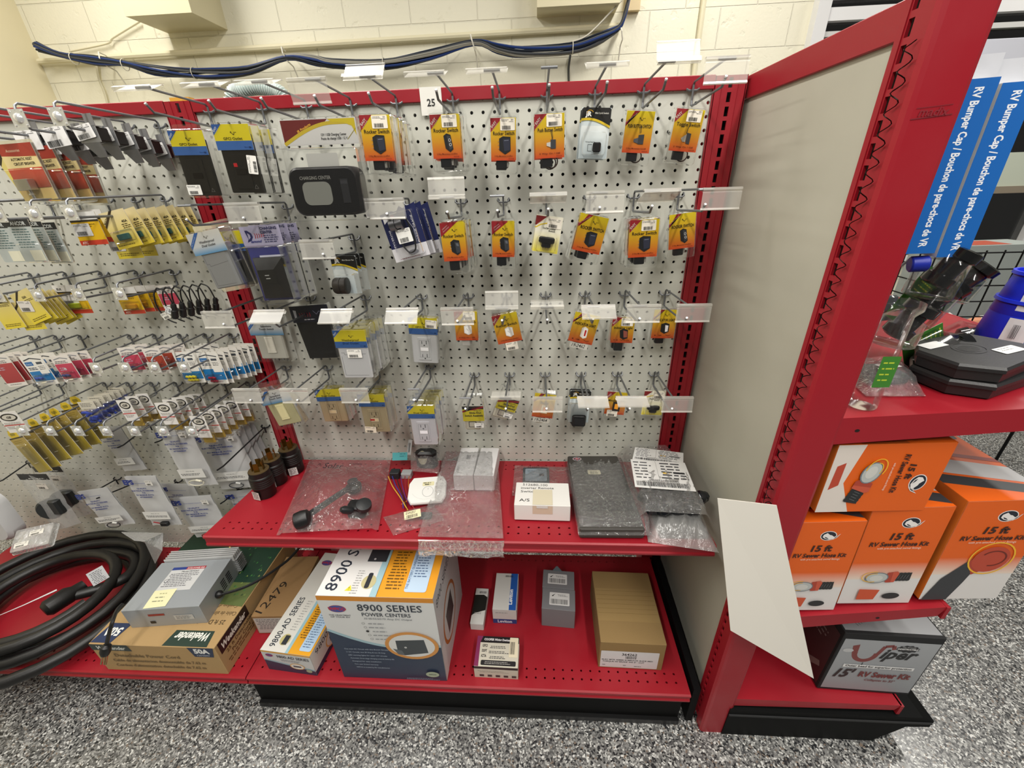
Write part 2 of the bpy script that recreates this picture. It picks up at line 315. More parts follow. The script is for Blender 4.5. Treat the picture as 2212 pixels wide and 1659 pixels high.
o = B().tube(spline([at(208, 135, 'y', 2.08), at(214, 170, 'y', 2.08), at(226, 200, 'y', 2.08), at(236, 240, 'y', 2.08)], 6), .008, 'cfc7aa', 5).build('thin_wire', 'plastic'); tag(o, 'cream wire dropping below cable bundle behind left pegboard', 'wire')
o = B().tube(spline([at(1232, 118, 'y', 2.08), at(1228, 150, 'y', 2.08), at(1229, 185, 'y', 2.08)], 6), .007, '3a3a36', 5).build('thin_wire', 'plastic'); tag(o, 'short dark wire hanging below the grey cables', 'wire')
o = B().tube(spline([at(1343, 0, 'y', 1.98), at(1320, 25, 'y', 1.98), at(1270, 75, 'y', 1.98), at(1235, 90, 'y', 1.99)], 6), .005, 'c9c4b4', 5).build('thin_wire', 'plastic'); tag(o, 'pale thin wire crossing from cable drop to grey cables', 'wire')
# ---------------- gondola run facing the camera ----------------
def perf(b, cols, rows, px, pz, x0, z0, r, T, depth, col='ffffff', n=10, dark='20201c', square=None):
    """sheet of cells with real holes; T maps (x, z, d) to 3D, d going behind the face"""
    for i in range(cols):
        for j in range(rows):
            cx = x0+(i+.5)*px; cz = z0+(j+.5)*pz; h, k = px/2, pz/2
            if square: ring = [(-square[0], -square[1]), (square[0], -square[1]), (square[0], square[1]), (-square[0], square[1])]; outer = [(-h, -k), (h, -k), (h, k), (-h, k)]
            else:
                ring = [(r*math.cos(2*PI*(t+.5)/n), r*math.sin(2*PI*(t+.5)/n)) for t in range(n)]; outer = []
                for a, c in ring: s = min(h/abs(a) if a else 9e9, k/abs(c) if c else 9e9); outer.append((a*s, c*s))
            m_ = len(ring); o = [T(cx+a, cz+c, 0) for a, c in outer]; q = [T(cx+a, cz+c, 0) for a, c in ring]; w = [T(cx+a, cz+c, depth) for a, c in ring]
            fs = []
            for t in range(m_):
                u = (t+1) % m_
                if not square and abs(outer[t][0]) == h and abs(outer[u][0]) != h or not square and abs(outer[u][0]) == h and abs(outer[t][0]) != h:
                    pass
                fs.append((t, u, m_+u, m_+t)); 
            b.mesh(o+q, fs, col)
            if not square:
                for t in range(m_):
                    u = (t+1) % m_
                    if (abs(abs(outer[t][0])-h) < 1e-9) != (abs(abs(outer[u][0])-h) < 1e-9):
                        cxn = h*(1 if outer[t][0]+outer[u][0] > 0 else -1); czn = k*(1 if outer[t][1]+outer[u][1] > 0 else -1)
                        b.mesh([o[t], T(cx+cxn, cz+czn, 0), o[u]], [(0, 1, 2)], col)
            b.mesh(q+w, [(t, (t+1) % m_, m_+(t+1) % m_, m_+t) for t in range(m_)], dark)
def board(x0, x1, z0, z1, hx0, ncol, nrow, label):
    """perforated board in plane y=0; holes rows at z = -r inch"""
    g = thing('pegboard', label, 'pegboard', ((x0+x1)/2, 0, (z0+z1)/2)); L = Vector(g.location)
    b = B(); T = lambda x, z, d: Vector((x, d, z))-L
    gx0 = hx0-.5*IN; gx1 = gx0+ncol*IN; gz1 = .5*IN; gz0 = gz1-nrow*IN
    perf(b, ncol, nrow, IN, IN, gx0, gz0, .0036, T, .006)
    for a, c, e, f in ((x0, gx0, z0, z1), (gx1, x1, z0, z1), (gx0, gx1, z0, gz0), (gx0, gx1, gz1, z1)):
        if c-a > 1e-5 and f-e > 1e-5: b.face([T(a, e, 0), T(c, e, 0), T(c, f, 0), T(a, f, 0)], 'ffffff')
    b.build('panel', 'peg', g); B().box(tuple(T(x0, z0, .03)), tuple(T(x1, z1, .04)), '0c0c0b').build('hole_shade', 'matte', g); return g  # near-black sheet added behind: shade inside the holes put into its colour
board(-1.1755, -.0335, -1.36, .02, -46.5*IN, 46, 54, 'grey perforated pegboard of the switch and outlet bay')
LG = .13-49.5
board(-2.6, -1.2415, -1.36, .02, (LG-52)*IN, 53, 54, 'grey perforated pegboard of the left hand fuse and terminal bay')
def upright(xc, label):
    g = thing('shelf_upright', label, 'upright post', (xc, 0, FLOOR)); T = lambda x, z, d: Vector((x, -.006+d, z-FLOOR))
    b = B(); z1 = .02; w = .032
    perf(b, 1, 60, .016, IN, -.008, z1-60*IN, 0, T, .004, square=(.0042, .0088))
    for s in (-1, 1): b.face([T(s*.008, FLOOR, 0), T(s*w, FLOOR, 0), T(s*w, z1, 0), T(s*.008, z1, 0)] if s > 0 else [T(-w, FLOOR, 0), T(-.008, FLOOR, 0), T(-.008, z1, 0), T(-w, z1, 0)], 'ffffff')
    for s in (-1, 1):
        b.box((s*w-.0015, -.006, 0), (s*w+.0015, .05, z1-FLOOR), 'ffffff'); b.box((s*.0165-.0006, -.0075, 0), (s*.0165+.0006, -.006, z1-FLOOR), 'ffffff')
    b.build('slotted_face', 'red', g); B().box((-.03, .01, 0), (.03, .06, z1-FLOOR), '0a0606').build('slot_shade', 'matte', g); return g  # near-black box added inside: shade of the hollow post painted behind the slots
upright(-1.2085, 'red slotted upright between the two pegboard bays'); upright(0.0, 'red slotted upright at right end of the pegboard')
for x0, x1, lb in ((-1.176, -.032, 'red steel top rail above switch and outlet pegboard'), (-2.6, -1.241, 'red steel top rail above the left fuse pegboard')):
    tag(B().box((x0, -.008, -.003), (x1, -.0005, .022), 'ffffff', bev=.002).build('top_rail', 'red'), lb, 'rail')
# number sign on the rail
o = B(((-.632, -.010, .021), (1, 0, 0), (0, 0, 1))); o.box((-.655, -.0095, -.028), (-.608, -.0085, .0235), 'e9e7e0'); o.t('25', 0, -32, 13, '2b2b2b', bold=.02); tag(o.build('number_sign', 'paper'), 'white card numbered 25 hung on the red top rail', 'sign')
def shelf(name, label, x0, x1, yb, yf, zb, zf, lip, holes_f, holes_b, mat='red', slot_h=None):
    """sloping steel shelf; lip hangs at the front edge"""
    ob = thing(name, label, 'shelf', ((x0+x1)/2, (yb+yf)/2, zb)); L = Vector(ob.location)
    T = lambda x, y, d: Vector((x, y, zb+(zf-zb)*(y-yb)/(yf-yb)-d))-L
    b = B(); pitch = IN*.985; n = int((x1-x0-.03)/pitch); xs = (x0+x1)/2-n*pitch/2
    rows = []; y = yf
    def strip(ya, yc): b.face([T(x0, ya, 0), T(x1, ya, 0), T(x1, yc, 0), T(x0, yc, 0)], 'ffffff')
    segs = sorted([(yf+.016+i*.022, yf+.016+(i+1)*.022, i) for i in range(holes_f)]+[(yb-.014-(i+1)*.022, yb-.014-i*.022, i) for i in range(holes_b)])
    y = yf
    for ya, yc, i in segs:
        if ya > y+1e-5: strip(y, ya)
        perf(b, n, 1, pitch, yc-ya, xs+0, ya, .003, T, .002, n=8, dark='120404')
        b.face([T(x0, ya, 0), T(xs, ya, 0), T(xs, yc, 0), T(x0, yc, 0)], 'ffffff'); b.face([T(xs+n*pitch, ya, 0), T(x1, ya, 0), T(x1, yc, 0), T(xs+n*pitch, yc, 0)], 'ffffff'); y = yc
    strip(y, yb)
    b.face([T(x0, yf, 0), T(x0, yb, 0), T(x0, yb, .03), T(x0, yf, lip)], 'ffffff'); b.face([T(x1, yb, 0), T(x1, yf, 0), T(x1, yf, lip), T(x1, yb, .03)], 'ffffff')
    b.face([T(x0, yf+.02, .014), T(x1, yf+.02, .014), T(x1, yb, .014), T(x0, yb, .014)][::-1], 'ffffff'); b.build('deck', 'red', ob)
    f = B(); pr = [(0, .0), (-.004, .003), (-.004, .008), (-.001, .011), (-.001, lip-.010), (-.004, lip-.006), (-.003, lip), (.012, lip)]
    for (a, c), (e, g) in zip(pr, pr[1:]): f.face([T(x0, yf+a, 0)-Vector((0, 0, c)), T(x0, yf+e, 0)-Vector((0, 0, g)), T(x1, yf+e, 0)-Vector((0, 0, g)), T(x1, yf+a, 0)-Vector((0, 0, c))], 'ffffff')
    for x in (x0, x1): f.mesh([T(x, yf+a, 0)-Vector((0, 0, c)) for a, c in pr], [tuple(range(len(pr)))], 'ffffff')
    f.build('front_lip', 'red', ob); return ob
MZ = lambda y: -.962 + (-y)*.086   # height of the middle shelf at depth y
shelf('middle_shelf', 'red perforated steel shelf holding loose bagged parts', -1.236, .008, -.008, -.362, MZ(.008), MZ(-.362), .034, 2, 2)
DZ = -1.380
shelf('bottom_deck', 'red perforated base deck under the middle shelf, holding boxes', -1.216, -.006, -.008, -.446, DZ, DZ, .030, 2, 1)
shelf('bottom_deck', 'red perforated base deck of the left bay, under coiled cord', -2.45, -1.219, -.008, -.446, DZ, DZ, .030, 2, 1)
k = thing('kick_plate', 'black kick plate below the red base deck', 'kick plate', (-.61, -.44, FLOOR))
B().box((-.605, -.002, .02), (.59, .012, .108), '060606', bev=.002).build('face', 'black', k); B().box((-.605, -.012, .002), (.59, .0, .022), '09090a', bev=.002).build('foot_lip', 'plastic', k)
o = B().hexa([(-.022, -.44, FLOOR+.002), (-.004, -.44, FLOOR+.002), (-.004, -.01, FLOOR+.002), (-.022, -.01, FLOOR+.002), (-.022, -.44, DZ+.012), (-.004, -.44, DZ+.012), (-.004, -.01, DZ+.03), (-.022, -.01, DZ+.03)], '0b0b0c'); o = tag(o.build('base_bracket', 'black', loc=(.024, 0, 0)), 'black steel base bracket at right end of bottom deck', 'bracket')
# ---------------- gondola run end at the right ----------------
ey = -.463
g = thing('side_panel', 'large plain grey-green back panel right of the pegboard', 'panel', (.045, -.2, FLOOR))
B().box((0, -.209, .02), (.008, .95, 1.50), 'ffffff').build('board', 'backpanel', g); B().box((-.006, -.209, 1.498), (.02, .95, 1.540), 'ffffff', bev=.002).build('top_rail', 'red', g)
g = thing('end_upright', 'large red slotted end post with coiled black wire', 'upright post', (.064, -.44, FLOOR)); HT = 1.62
b = B(); T = lambda x, z, d: Vector((-.030+d, -x, z)); n_ = 63
perf(b, 1, n_, .014, IN, -.018, .02, 0, T, .004, square=(.0045, .009))
b.face([T(-.004, 0, 0), T(.0175, 0, 0), T(.0175, HT, 0), T(-.004, HT, 0)], 'ffffff'); b.face([T(-.030, 0, 0), T(-.018, 0, 0), T(-.018, HT, 0), T(-.030, HT, 0)], 'ffffff'); b.box((-.0315, .018, 0), (-.030, .0195, HT), 'ffffff')
b.build('slotted_side', 'red', g)
b = B(); pr = [(-.030, -.0175), (-.026, -.0225), (-.020, -.024), (.030, -.024), (.036, -.021), (.038, -.015), (.038, .03)]
for (a, c), (e, f) in zip(pr, pr[1:]): b.face([(a, c, 0), (e, f, 0), (e, f, HT), (a, c, HT)], 'ffffff', True)
b.build('front_face', 'red', g, sharp=False); B().box((-.022, -.01, 0), (.034, .029, HT), '0a0606').build('slot_shade', 'matte', g)  # near-black filler block, its colour stands for the shade inside the end post
b = B(((.004, -.0245, 0), (1, 0, 0), (0, 0, 1)))
b.line([(-24, 1410), (22, 1414)], 1.0, '6d1420'); b.line([(-21, 1421), (19, 1424)], .6, '6d1420'); b.t('madix', 0, 1413, 9, '7a1622', w=34, bold=.01, shear=.2); b.build('embossed_logo', 'matte', g)
w = B(); zz = 0; pts = []
for i in range(46*8):
    a = 2*PI*i/8; z = 1.49-i*(.98/(46*8)); pts.append((-.0365+.0045*math.cos(a), -.010+.0065*math.sin(a), z))
w.tube(pts, .0007, '15110f', 4); o = w.build('coiled_wire', 'metal', loc=(.064, -.44, FLOOR)); tag(o, 'thin black spiral wire hanging down the slotted end post', 'wire')
def rshelf(label, z0, sl, x1, yb, lip, holes=False):
    g = thing('end_shelf', label, 'shelf', (.1, ey, z0)); b = B()
    z1 = (x1-.1)*sl; yf = 0.006; L = yb-ey; X = x1-.1
    P8 = lambda a, c, d, e: [(0, a, -e), (X, a, z1-e), (X, c, z1-e), (0, c, -e), (0, a, -d), (X, a, z1-d), (X, c, z1-d), (0, c, -d)]
    b.hexa(P8(yf, L, 0, .004), 'ffffff'); b.build('deck', 'red', g)
    b = B(); b.hexa([(0, yf-.004, -lip), (X-.012, yf-.004, z1-lip*.7), (X-.012, yf, z1-lip*.7), (0, yf, -lip), (0, yf-.004, 0), (X, yf-.004, z1), (X, yf, z1), (0, yf, 0)], 'ffffff')
    b.build('side_flange', 'red', g); B().hexa([(X-.004, yf-.006, z1-.035), (X+.004, yf-.006, z1-.035), (X+.004, L, z1-.035), (X-.004, L, z1-.035), (X-.004, yf-.006, z1), (X+.004, yf-.006, z1), (X+.004, L, z1), (X-.004, L, z1)], 'ffffff').build('front_lip', 'red', g)
    b = B(((0, yf-.004, 0), (1, 0, 0), (0, 0, 1)))
    for x in ((30, X*640) if holes else ()): b.o(x, x*sl-lip*500, 4.2, 3.2, '180808', 10)
    if holes: b.build('bolt_hole', 'matte', g)
    return g
rshelf('upper red shelf right of the end post, holding black trays', -.530, .066, .63, .75, .052, True)
rshelf('middle red shelf right of the end post, under orange boxes', -1.045, .154, .455, .75, .042, True)
rshelf('base red deck right of the end post, under the grey box', -1.362, 0, .50, .75, .03)
g = thing('kick_plate', 'black kick plate below the right hand base deck', 'kick plate', (.1, ey, FLOOR))
b = B(); prf = [(0, .0), (.385, .0), (.43, .055), (.445, .075), (.50, .078), (.502, .105), (.47, .119), (0, .119)]
b.mesh([(x-.01, -.004, z) for x, z in prf]+[(x-.01, .9, z) for x, z in prf], [tuple(range(8))]+[(i, i+8, (i+1) % 8+8, (i+1) % 8) for i in range(8)], '0b0c0c'); b.build('side_plate', 'black', g)
B().box((-.01, -.007, .094), (.488, -.003, .099), '1e1f20').build('rib', 'matte', g)
# ---------------- wire display hooks ----------------
def hook_proto(L, plate=False, up=.012):
    g = thing('display_hook', None, 'hook')
    b = B(); b.tube([(-.0127, .008, .004), (-.0127, -.002, .004), (-.0127, -.007, -.001), (-.008, -.009, -.004), (.008, -.009, -.004), (.0127, -.007, -.001), (.0127, -.002, .004), (.0127, .008, .004)], .0021, '75777a', 6)
    b.tube([(0, -.009, .006), (0, -.009, -.031)], .0024, '75777a', 6); b.build('bracket', 'wire', g)
    b = B(); b.tube([(0, -.009, .0), (0, -.009, .006), (0, -.014, .0105), (0, -L, up+.004)]+([(0, -L-.006, up), (0, -L-.008, up-.008)] if plate else []), .0022, '7b7d80', 6)
    if not plate: b.tube([(-.0145, -L-.001, up+.003), (.0145, -L-.001, up+.003)], .0024, '8d8f92', 6)
    b.build('label_arm', 'wire', g)
    b = B(); b.tube([(0, -.009, -.022), (0, -.011, -.030), (0, -.016, -.032), (0, -L+.004, -.024), (0, -L-.008, -.012)], .0024, '7b7d80', 6); b.tube([(0, -L-.0075, -.0125), (0, -L-.0095, -.0105)], .0027, 'd8dadc', 6); b.build('peg_arm', 'wire', g)
    if plate:
        p = B(); o = Vector((0, -L-.009, up-.020)); s = .0145
        n = 16; R = []
        for r_, d in ((.0085, 0), (.007, .003), (.004, .0045), (.0005, .005)): R += [o+Vector((r_*math.cos(2*PI*j/n), -.0006-d, r_*math.sin(2*PI*j/n))) for j in range(n)]
        p.box(tuple(o+Vector((-s, -.0006, -s))), tuple(o+Vector((s, .0006, s))), 'dfe0dd'); p.mesh(R, [(i*n+j, i*n+(j+1) % n, (i+1)*n+(j+1) % n, (i+1)*n+j) for i in range(3) for j in range(n)], 'f0f0ee', True)
        for a in (-1, 1):
            for c in (-1, 1): p.lathe([(.0019, 0), (.0015, .0009), (.0003, .0013)], 'f4f4f2', tuple(o+Vector((a*.011, -.0006, c*.011))), 8, (0, -1, 0))
        p.build('chrome_end_plate', 'plate', g)
    return g
M['chrome'] = vmat('chrome', .14, 1.0); M['plate'] = vmat('bright_plate', .18, .55)
HP = {}
def hook(x, z, label, L=.172, plate=False, up=.012, group=None):
    k = (L, plate, up)
    if k in HP: return dup(HP[k], (x, 0, z), label=label, group=group)
    g = HP[k] = hook_proto(L, plate, up); g.location = (x, 0, z); tag(g, label, 'hook', group); return g
def holder_mesh():
    b = B(); w = .037; pr = [(-.004, .003), (-.0045, -.001), (-.003, -.004), (-.0035, -.006), (-.0035, -.033), (-.0055, -.0365), (-.003, -.038), (-.0015, -.034)]
    for (a, c), (e, f) in zip(pr, pr[1:]): b.face([(-w, a, c), (w, a, c), (w, e, f), (-w, e, f)], 'eeeade')
    b.face([(-w, .0035, .003), (w, .0035, .003), (w, .0035, -.005), (-w, .0035, -.005)], 'eeeade'); b.face([(-w, -.004, .003), (w, -.004, .003), (w, .0035, .003), (-w, .0035, .003)], 'eeeade')
    return b
HOLD = []
def holder(loc, ang, label, yaw=0, dx=0):
    """clear label holder clipped on the cross bar; ang 0 hangs down, 90 towards the aisle, 180 up"""
    L = Vector(loc)+Vector((dx, 0, 0)); rot = (math.radians(-ang), 0, math.radians(yaw))
    if HOLD: return dup(HOLD[0], L, rot, label, 'clear price label holders')
    o = holder_mesh().build('label_holder', 'frost', loc=L, rot=rot); HOLD.append(o); return tag(o, label, 'label holder', 'clear price label holders')
# ---------------- packaging parts ----------------
def rring(x0, z0, x1, z1, r, y, n=3):
    out = []
    for cx, cz, a in ((x1-r, z1-r, 0), (x0+r, z1-r, 90), (x0+r, z0+r, 180), (x1-r, z0+r, 270)):
        for i in range(n+1): t = math.radians(a+i*90/n); out.append(((cx+r*math.cos(t))*.001, y*.001, (cz+r*math.sin(t))*.001))
    return out
def loft(b, rings, col='ffffff', cap0=True, cap1=True, smooth=False):
    n = len(rings[0]); vs = [p for r in rings for p in r]; fs = []
    for i in range(len(rings)-1):
        for j in range(n): fs.append((i*n+j, i*n+(j+1) % n, (i+1)*n+(j+1) % n, (i+1)*n+j))
    if cap0: fs.append(tuple(range(n)))
    if cap1: fs.append(tuple(reversed(range((len(rings)-1)*n, len(rings)*n))))
    return b.mesh(vs, fs, col, smooth)
def blister(par, x0, z0, x1, z1, d, fl=4, top=14, mat='clear', name='blister', front=-.8):
    """thermoformed shell: bubble face in front of the card, flange and hang tab behind"""
    b = B(); loft(b, [rring(x0, z0, x1, z1, 4, front), rring(x0-1, z0-1, x1+1, z1+1, 5, front+2), rring(x0-2.5, z0-2.5, x1+2.5, z1+2.5, 6, d), rring(x0-fl-2, z0-fl, x1+fl+2, z1+top, 6, d), rring(x0-fl-2, z0-fl, x1+fl+2, z1+top, 6, d+.8)], cap1=True)
    return b.build(name, mat, par)
def stick(par, x, z, w=24, h=14, y=-1.1, rot=0, seed=1, col='efe8da', vert=False):
    c, s = math.cos(math.radians(rot)), math.sin(math.radians(rot)); b = B(((x*.001, y*.001, z*.001), (c, 0, s), (-s, 0, c)))
    b.rr(-w/2, -h/2, w/2, h/2, 1.5, col); b.ln(-w/2+1.5, h/2-3, w*.12, 2, 2, 1.1, '3a3a3a', seed); b.t('XB'[seed % 2]+'LX'[seed % 2], w*.33, h/2-4, 2.6, '2b2b2b'); b.ln(w*.1, h/2-6.2, w/2-2, 1, 2, 1, '333333', seed+1); b.bar(-w/2+4, -h/2+1.5, w*.6, h*.32, '222222', 20, seed)
    return b.build('price_sticker', 'paper', par)
def logo(b, x, z, s=1.0, col='2a2410'):
    b.t('R', x-3*s, z, 2.6*s, col, bold=.03, shear=.3); b.line([(x-3*s, z+1.5*s), (x+1*s, z-2.6*s), (x+3*s, z-.5*s)], .9*s, col); b.ln(x+2*s, z+.8*s, x+8*s, 1, 1, .9*s, col, 3)
def pic_switch(b, kind, cx, cz, s=1.0):
    k = '191a1c'; g = '34363a'; l = '5b5f66'
    P = lambda pts, c: b.poly([(cx+x*s, cz+z*s) for x, z in pts], c)
    if kind == 'rocker': P([(-8, 8), (-2, 12), (7, 10), (8, -9), (2, -13), (-7, -7)], k); P([(-1, 8), (7, 7), (8, -9), (1, -10)], g); P([(1, 6), (5, 5.5), (6, 1), (2, 1.5)], l); b.line([(cx-9*s, cz+3*s), (cx-7*s, cz+3*s)], .8, '999999'); b.line([(cx-9*s, cz-2*s), (cx-7*s, cz-2*s)], .8, '999999')
    elif kind == 'slim': P([(-6, 9), (-1, 12), (5, 10), (8, -9), (3, -13), (-4, -8)], k); P([(-1, 9), (5, 8), (7, -8), (2, -10)], g); b.ring(cx+3*s, cz+3*s, 1.8*s, 2.2*s, .6, 'dddddd', n=10); b.ring(cx+4*s, cz-3*s, 1.8*s, 2.2*s, .6, 'dddddd', n=10)
    elif kind == 'wide': P([(-9, 9), (-3, 12), (9, 11), (9, -8), (0, -13), (-9, -7)], k); P([(-3, 8), (8, 9), (8, -7), (-1, -9)], '2a2d3c'); b.line([(cx-1*s, cz+6*s), (cx+6*s, cz+6.5*s)], .7, '8a8fa0'); [b.line([(cx-11*s, cz+q*s), (cx-9*s, cz+q*s)], .8, '777777') for q in (5, 0, -5)]
    elif kind == 'white': P([(-7, 8), (0, 11), (8, 8), (8, -7), (1, -10), (-7, -6)], 'd9d5cf'); P([(-6, 7), (1, 8), (1, -8), (-6, -5)], 'f2efe9'); b.line([(cx-2*s, cz+3*s), (cx+1*s, cz-1*s)], .8, '666666')
    elif kind == 'red': P([(-6, 9), (0, 12), (6, 9), (7, -9), (1, -12), (-6, -8)], 'e4ded6'); P([(-1, 8), (5, 7), (5, -8), (0, -9)], 'f4f0ea'); P([(.5, 6), (4, 5.5), (4, -6), (1, -6.5)], 'b3161c')
    elif kind == 'redblk': P([(-8, 7), (-1, 11), (8, 8), (9, -9), (1, -12), (-6, -8)], k); P([(-1, 7), (7, 5), (8, -7), (1, -8)], '8c4b3f')
    elif kind == 'whtblk': P([(-8, 8), (0, 11), (8, 8), (8, -8), (0, -12), (-8, -7)], k); P([(0, 6), (6, 5), (6, -7), (1, -8)], 'e8e4e6')
    elif kind == 'push': b.line([(cx-1, cz+16*s), (cx+1.5, cz+6*s), (cx+1, cz)], .9, '2e2a22'); b.line([(cx+1, cz+16*s), (cx+3, cz+7*s), (cx+3, cz)], .9, '2e2a22'); P([(-1, 3), (7, 3), (7, -9), (-1, -9)], g); P([(-7, -1), (-1, 0), (-1, -7), (-7, -5)], 'b8b4ac')
    elif kind == 'pushblk': b.line([(cx-1, cz+16*s), (cx+1, cz+6*s)], .9, '2e2a22'); b.line([(cx+2, cz+16*s), (cx+3, cz+7*s)], .9, '2e2a22'); P([(-1, 4), (8, 5), (8, -9), (-1, -9)], g); P([(-8, -2), (-1, 0), (-1, -8), (-8, -6)], '4a4d55')
    elif kind == 'toggle': b.line([(cx+2, cz+17*s), (cx-1, cz+10*s), (cx-2, cz+4*s)], 1.2, '2e2a22'); P([(-1, 5), (6, 4), (6, -11), (0, -10)], g); P([(-9, -3), (-1, 3), (-1, -8), (-6, -8)], '9b968c')
    elif kind == 'plate': P([(-8, 11), (8, 12), (8, -12), (-8, -12)], '241f1c'); P([(-4, 6), (4, 7), (4, -7), (-4, -6)], 'f0a02c')
    elif kind == 'plateor': P([(-6, 9), (7, 9), (6, -10), (-7, -10)], 'e6d8b8'); P([(-2.5, 5), (3, 5), (2.5, -6), (-3, -6)], 'e8862c')
def sw_card(par, title, band='easy', pic='rocker', foot='2 Way Momentary on/off', w=58, h=76, top='FFE414', bot='EC4E1C', caps=False, pz=None):
    b = B(((0, 0, 0), (1, 0, 0), (0, 0, 1))); hw = w/2; b.box((-hw*.001, .0, -h*.001), (hw*.001, .0006, 0), 'e8e2d4')
    b.grad(-hw, -h*.42, hw, 0, 'FCC41A', top); b.grad(-hw, -h, hw, -h*.42, bot, 'FCC41A'); b.layer = 3
    if band == 'easy':
        b.poly([(-hw, 0), (-hw+24, 0), (-hw, -25)], 'B5202B'); b.t('EASY', -hw+8, -12.5, 4.4, 'f6ece4', rot=46, w=14, bold=.02); b.t('to Install', -hw+9.6, -15.6, 2, 'f0dcd4', rot=46, w=15)
    elif band == 'diag': b.poly([(-hw+16, 0), (-hw+27, 0), (-hw, -20), (-hw, -28)][::1], 'B5202B'); b.t('Easy · Do-It-Yourself', -hw+11.5, -13, 2.3, 'f3c9b4', rot=38, w=26)
    elif band == 'two': b.poly([(-hw, 0), (-hw+37, 0), (-hw, -28)], 'B5202B'); b.t('Lifetime', -hw+11, -10, 2.4, 'f6ece4', rot=37, w=14); b.t('Guarantee', -hw+13, -14, 2.4, 'f6ece4', rot=37, w=17)
    logo(b, 3, -16 if band == 'two' else -14, 1.1); b.t(title, 1, -30, 6.4, '1c170a', w=min(w*.84, 4.6*len(title)*.9), bold=.022 if caps else .012)
    pic_switch(b, pic, 3, -h*.63 if pz is None else pz, 1.3); b.t(foot, 0, -h+7, 2.6, '5a1a10', w=w*.72, bold=.01); b.ln(hw-16, -h+3, hw-4, 1, 2, 1.2, '7a2a18', 4)
    return b.build('printed_card', 'print', par)
def P_switch(title='Rocker Switch', band='easy', pic='rocker', foot='2 Way Momentary on/off/on', w=58, h=76, sk=(9, -11.5), body='17181a', caps=False, bw=None, d=17, tint=None, hand=None, skz=None, top='FFE414', bot='EC4E1C', bh=104):
    g = thing('switch_pack', None, 'switch pack'); sw_card(g, title, band, pic, foot, w, h, caps=caps, top=top, bot=bot)
    blister(g, -w/2-1.5, -bh+6, w/2+1.5, 1.5, d, 3, 14)
    b = B(); bx = -6; b.box(((bx-10)*.001, .003, (-bh+12)*.001), ((bx+12)*.001, d*.001-.001, (-h+4)*.001), body, bev=.002)
    if pic in ('toggle', 'push', 'pushblk'): b.tube(arc((.004, .009, (-h-6)*.001), .012, 150, 400, 12, (1, 0, 0), (0, 0, 1)), .0014, '3c2a22', 5)
    else: b.box(((bx+12)*.001, .006, (-bh+16)*.001), ((bx+16)*.001, .009, (-h-2)*.001), 'a6a29a')
    b.build('switch', 'plastic', g)
    if sk: stick(g, sk[0], sk[1], 30, 21, seed=len(title)+w)
    if hand:
        t = B(((0, -.0012, 0), (1, 0, 0), (0, 0, 1))); t.rr(-24, -h-15, 22, -h-1, 2, 'c9c6bd'); t.t(hand, -2, -h-12, 9, '17171a', w=34, shear=.25, bold=.01); t.build('handwritten_label', 'paper', g)
    return g
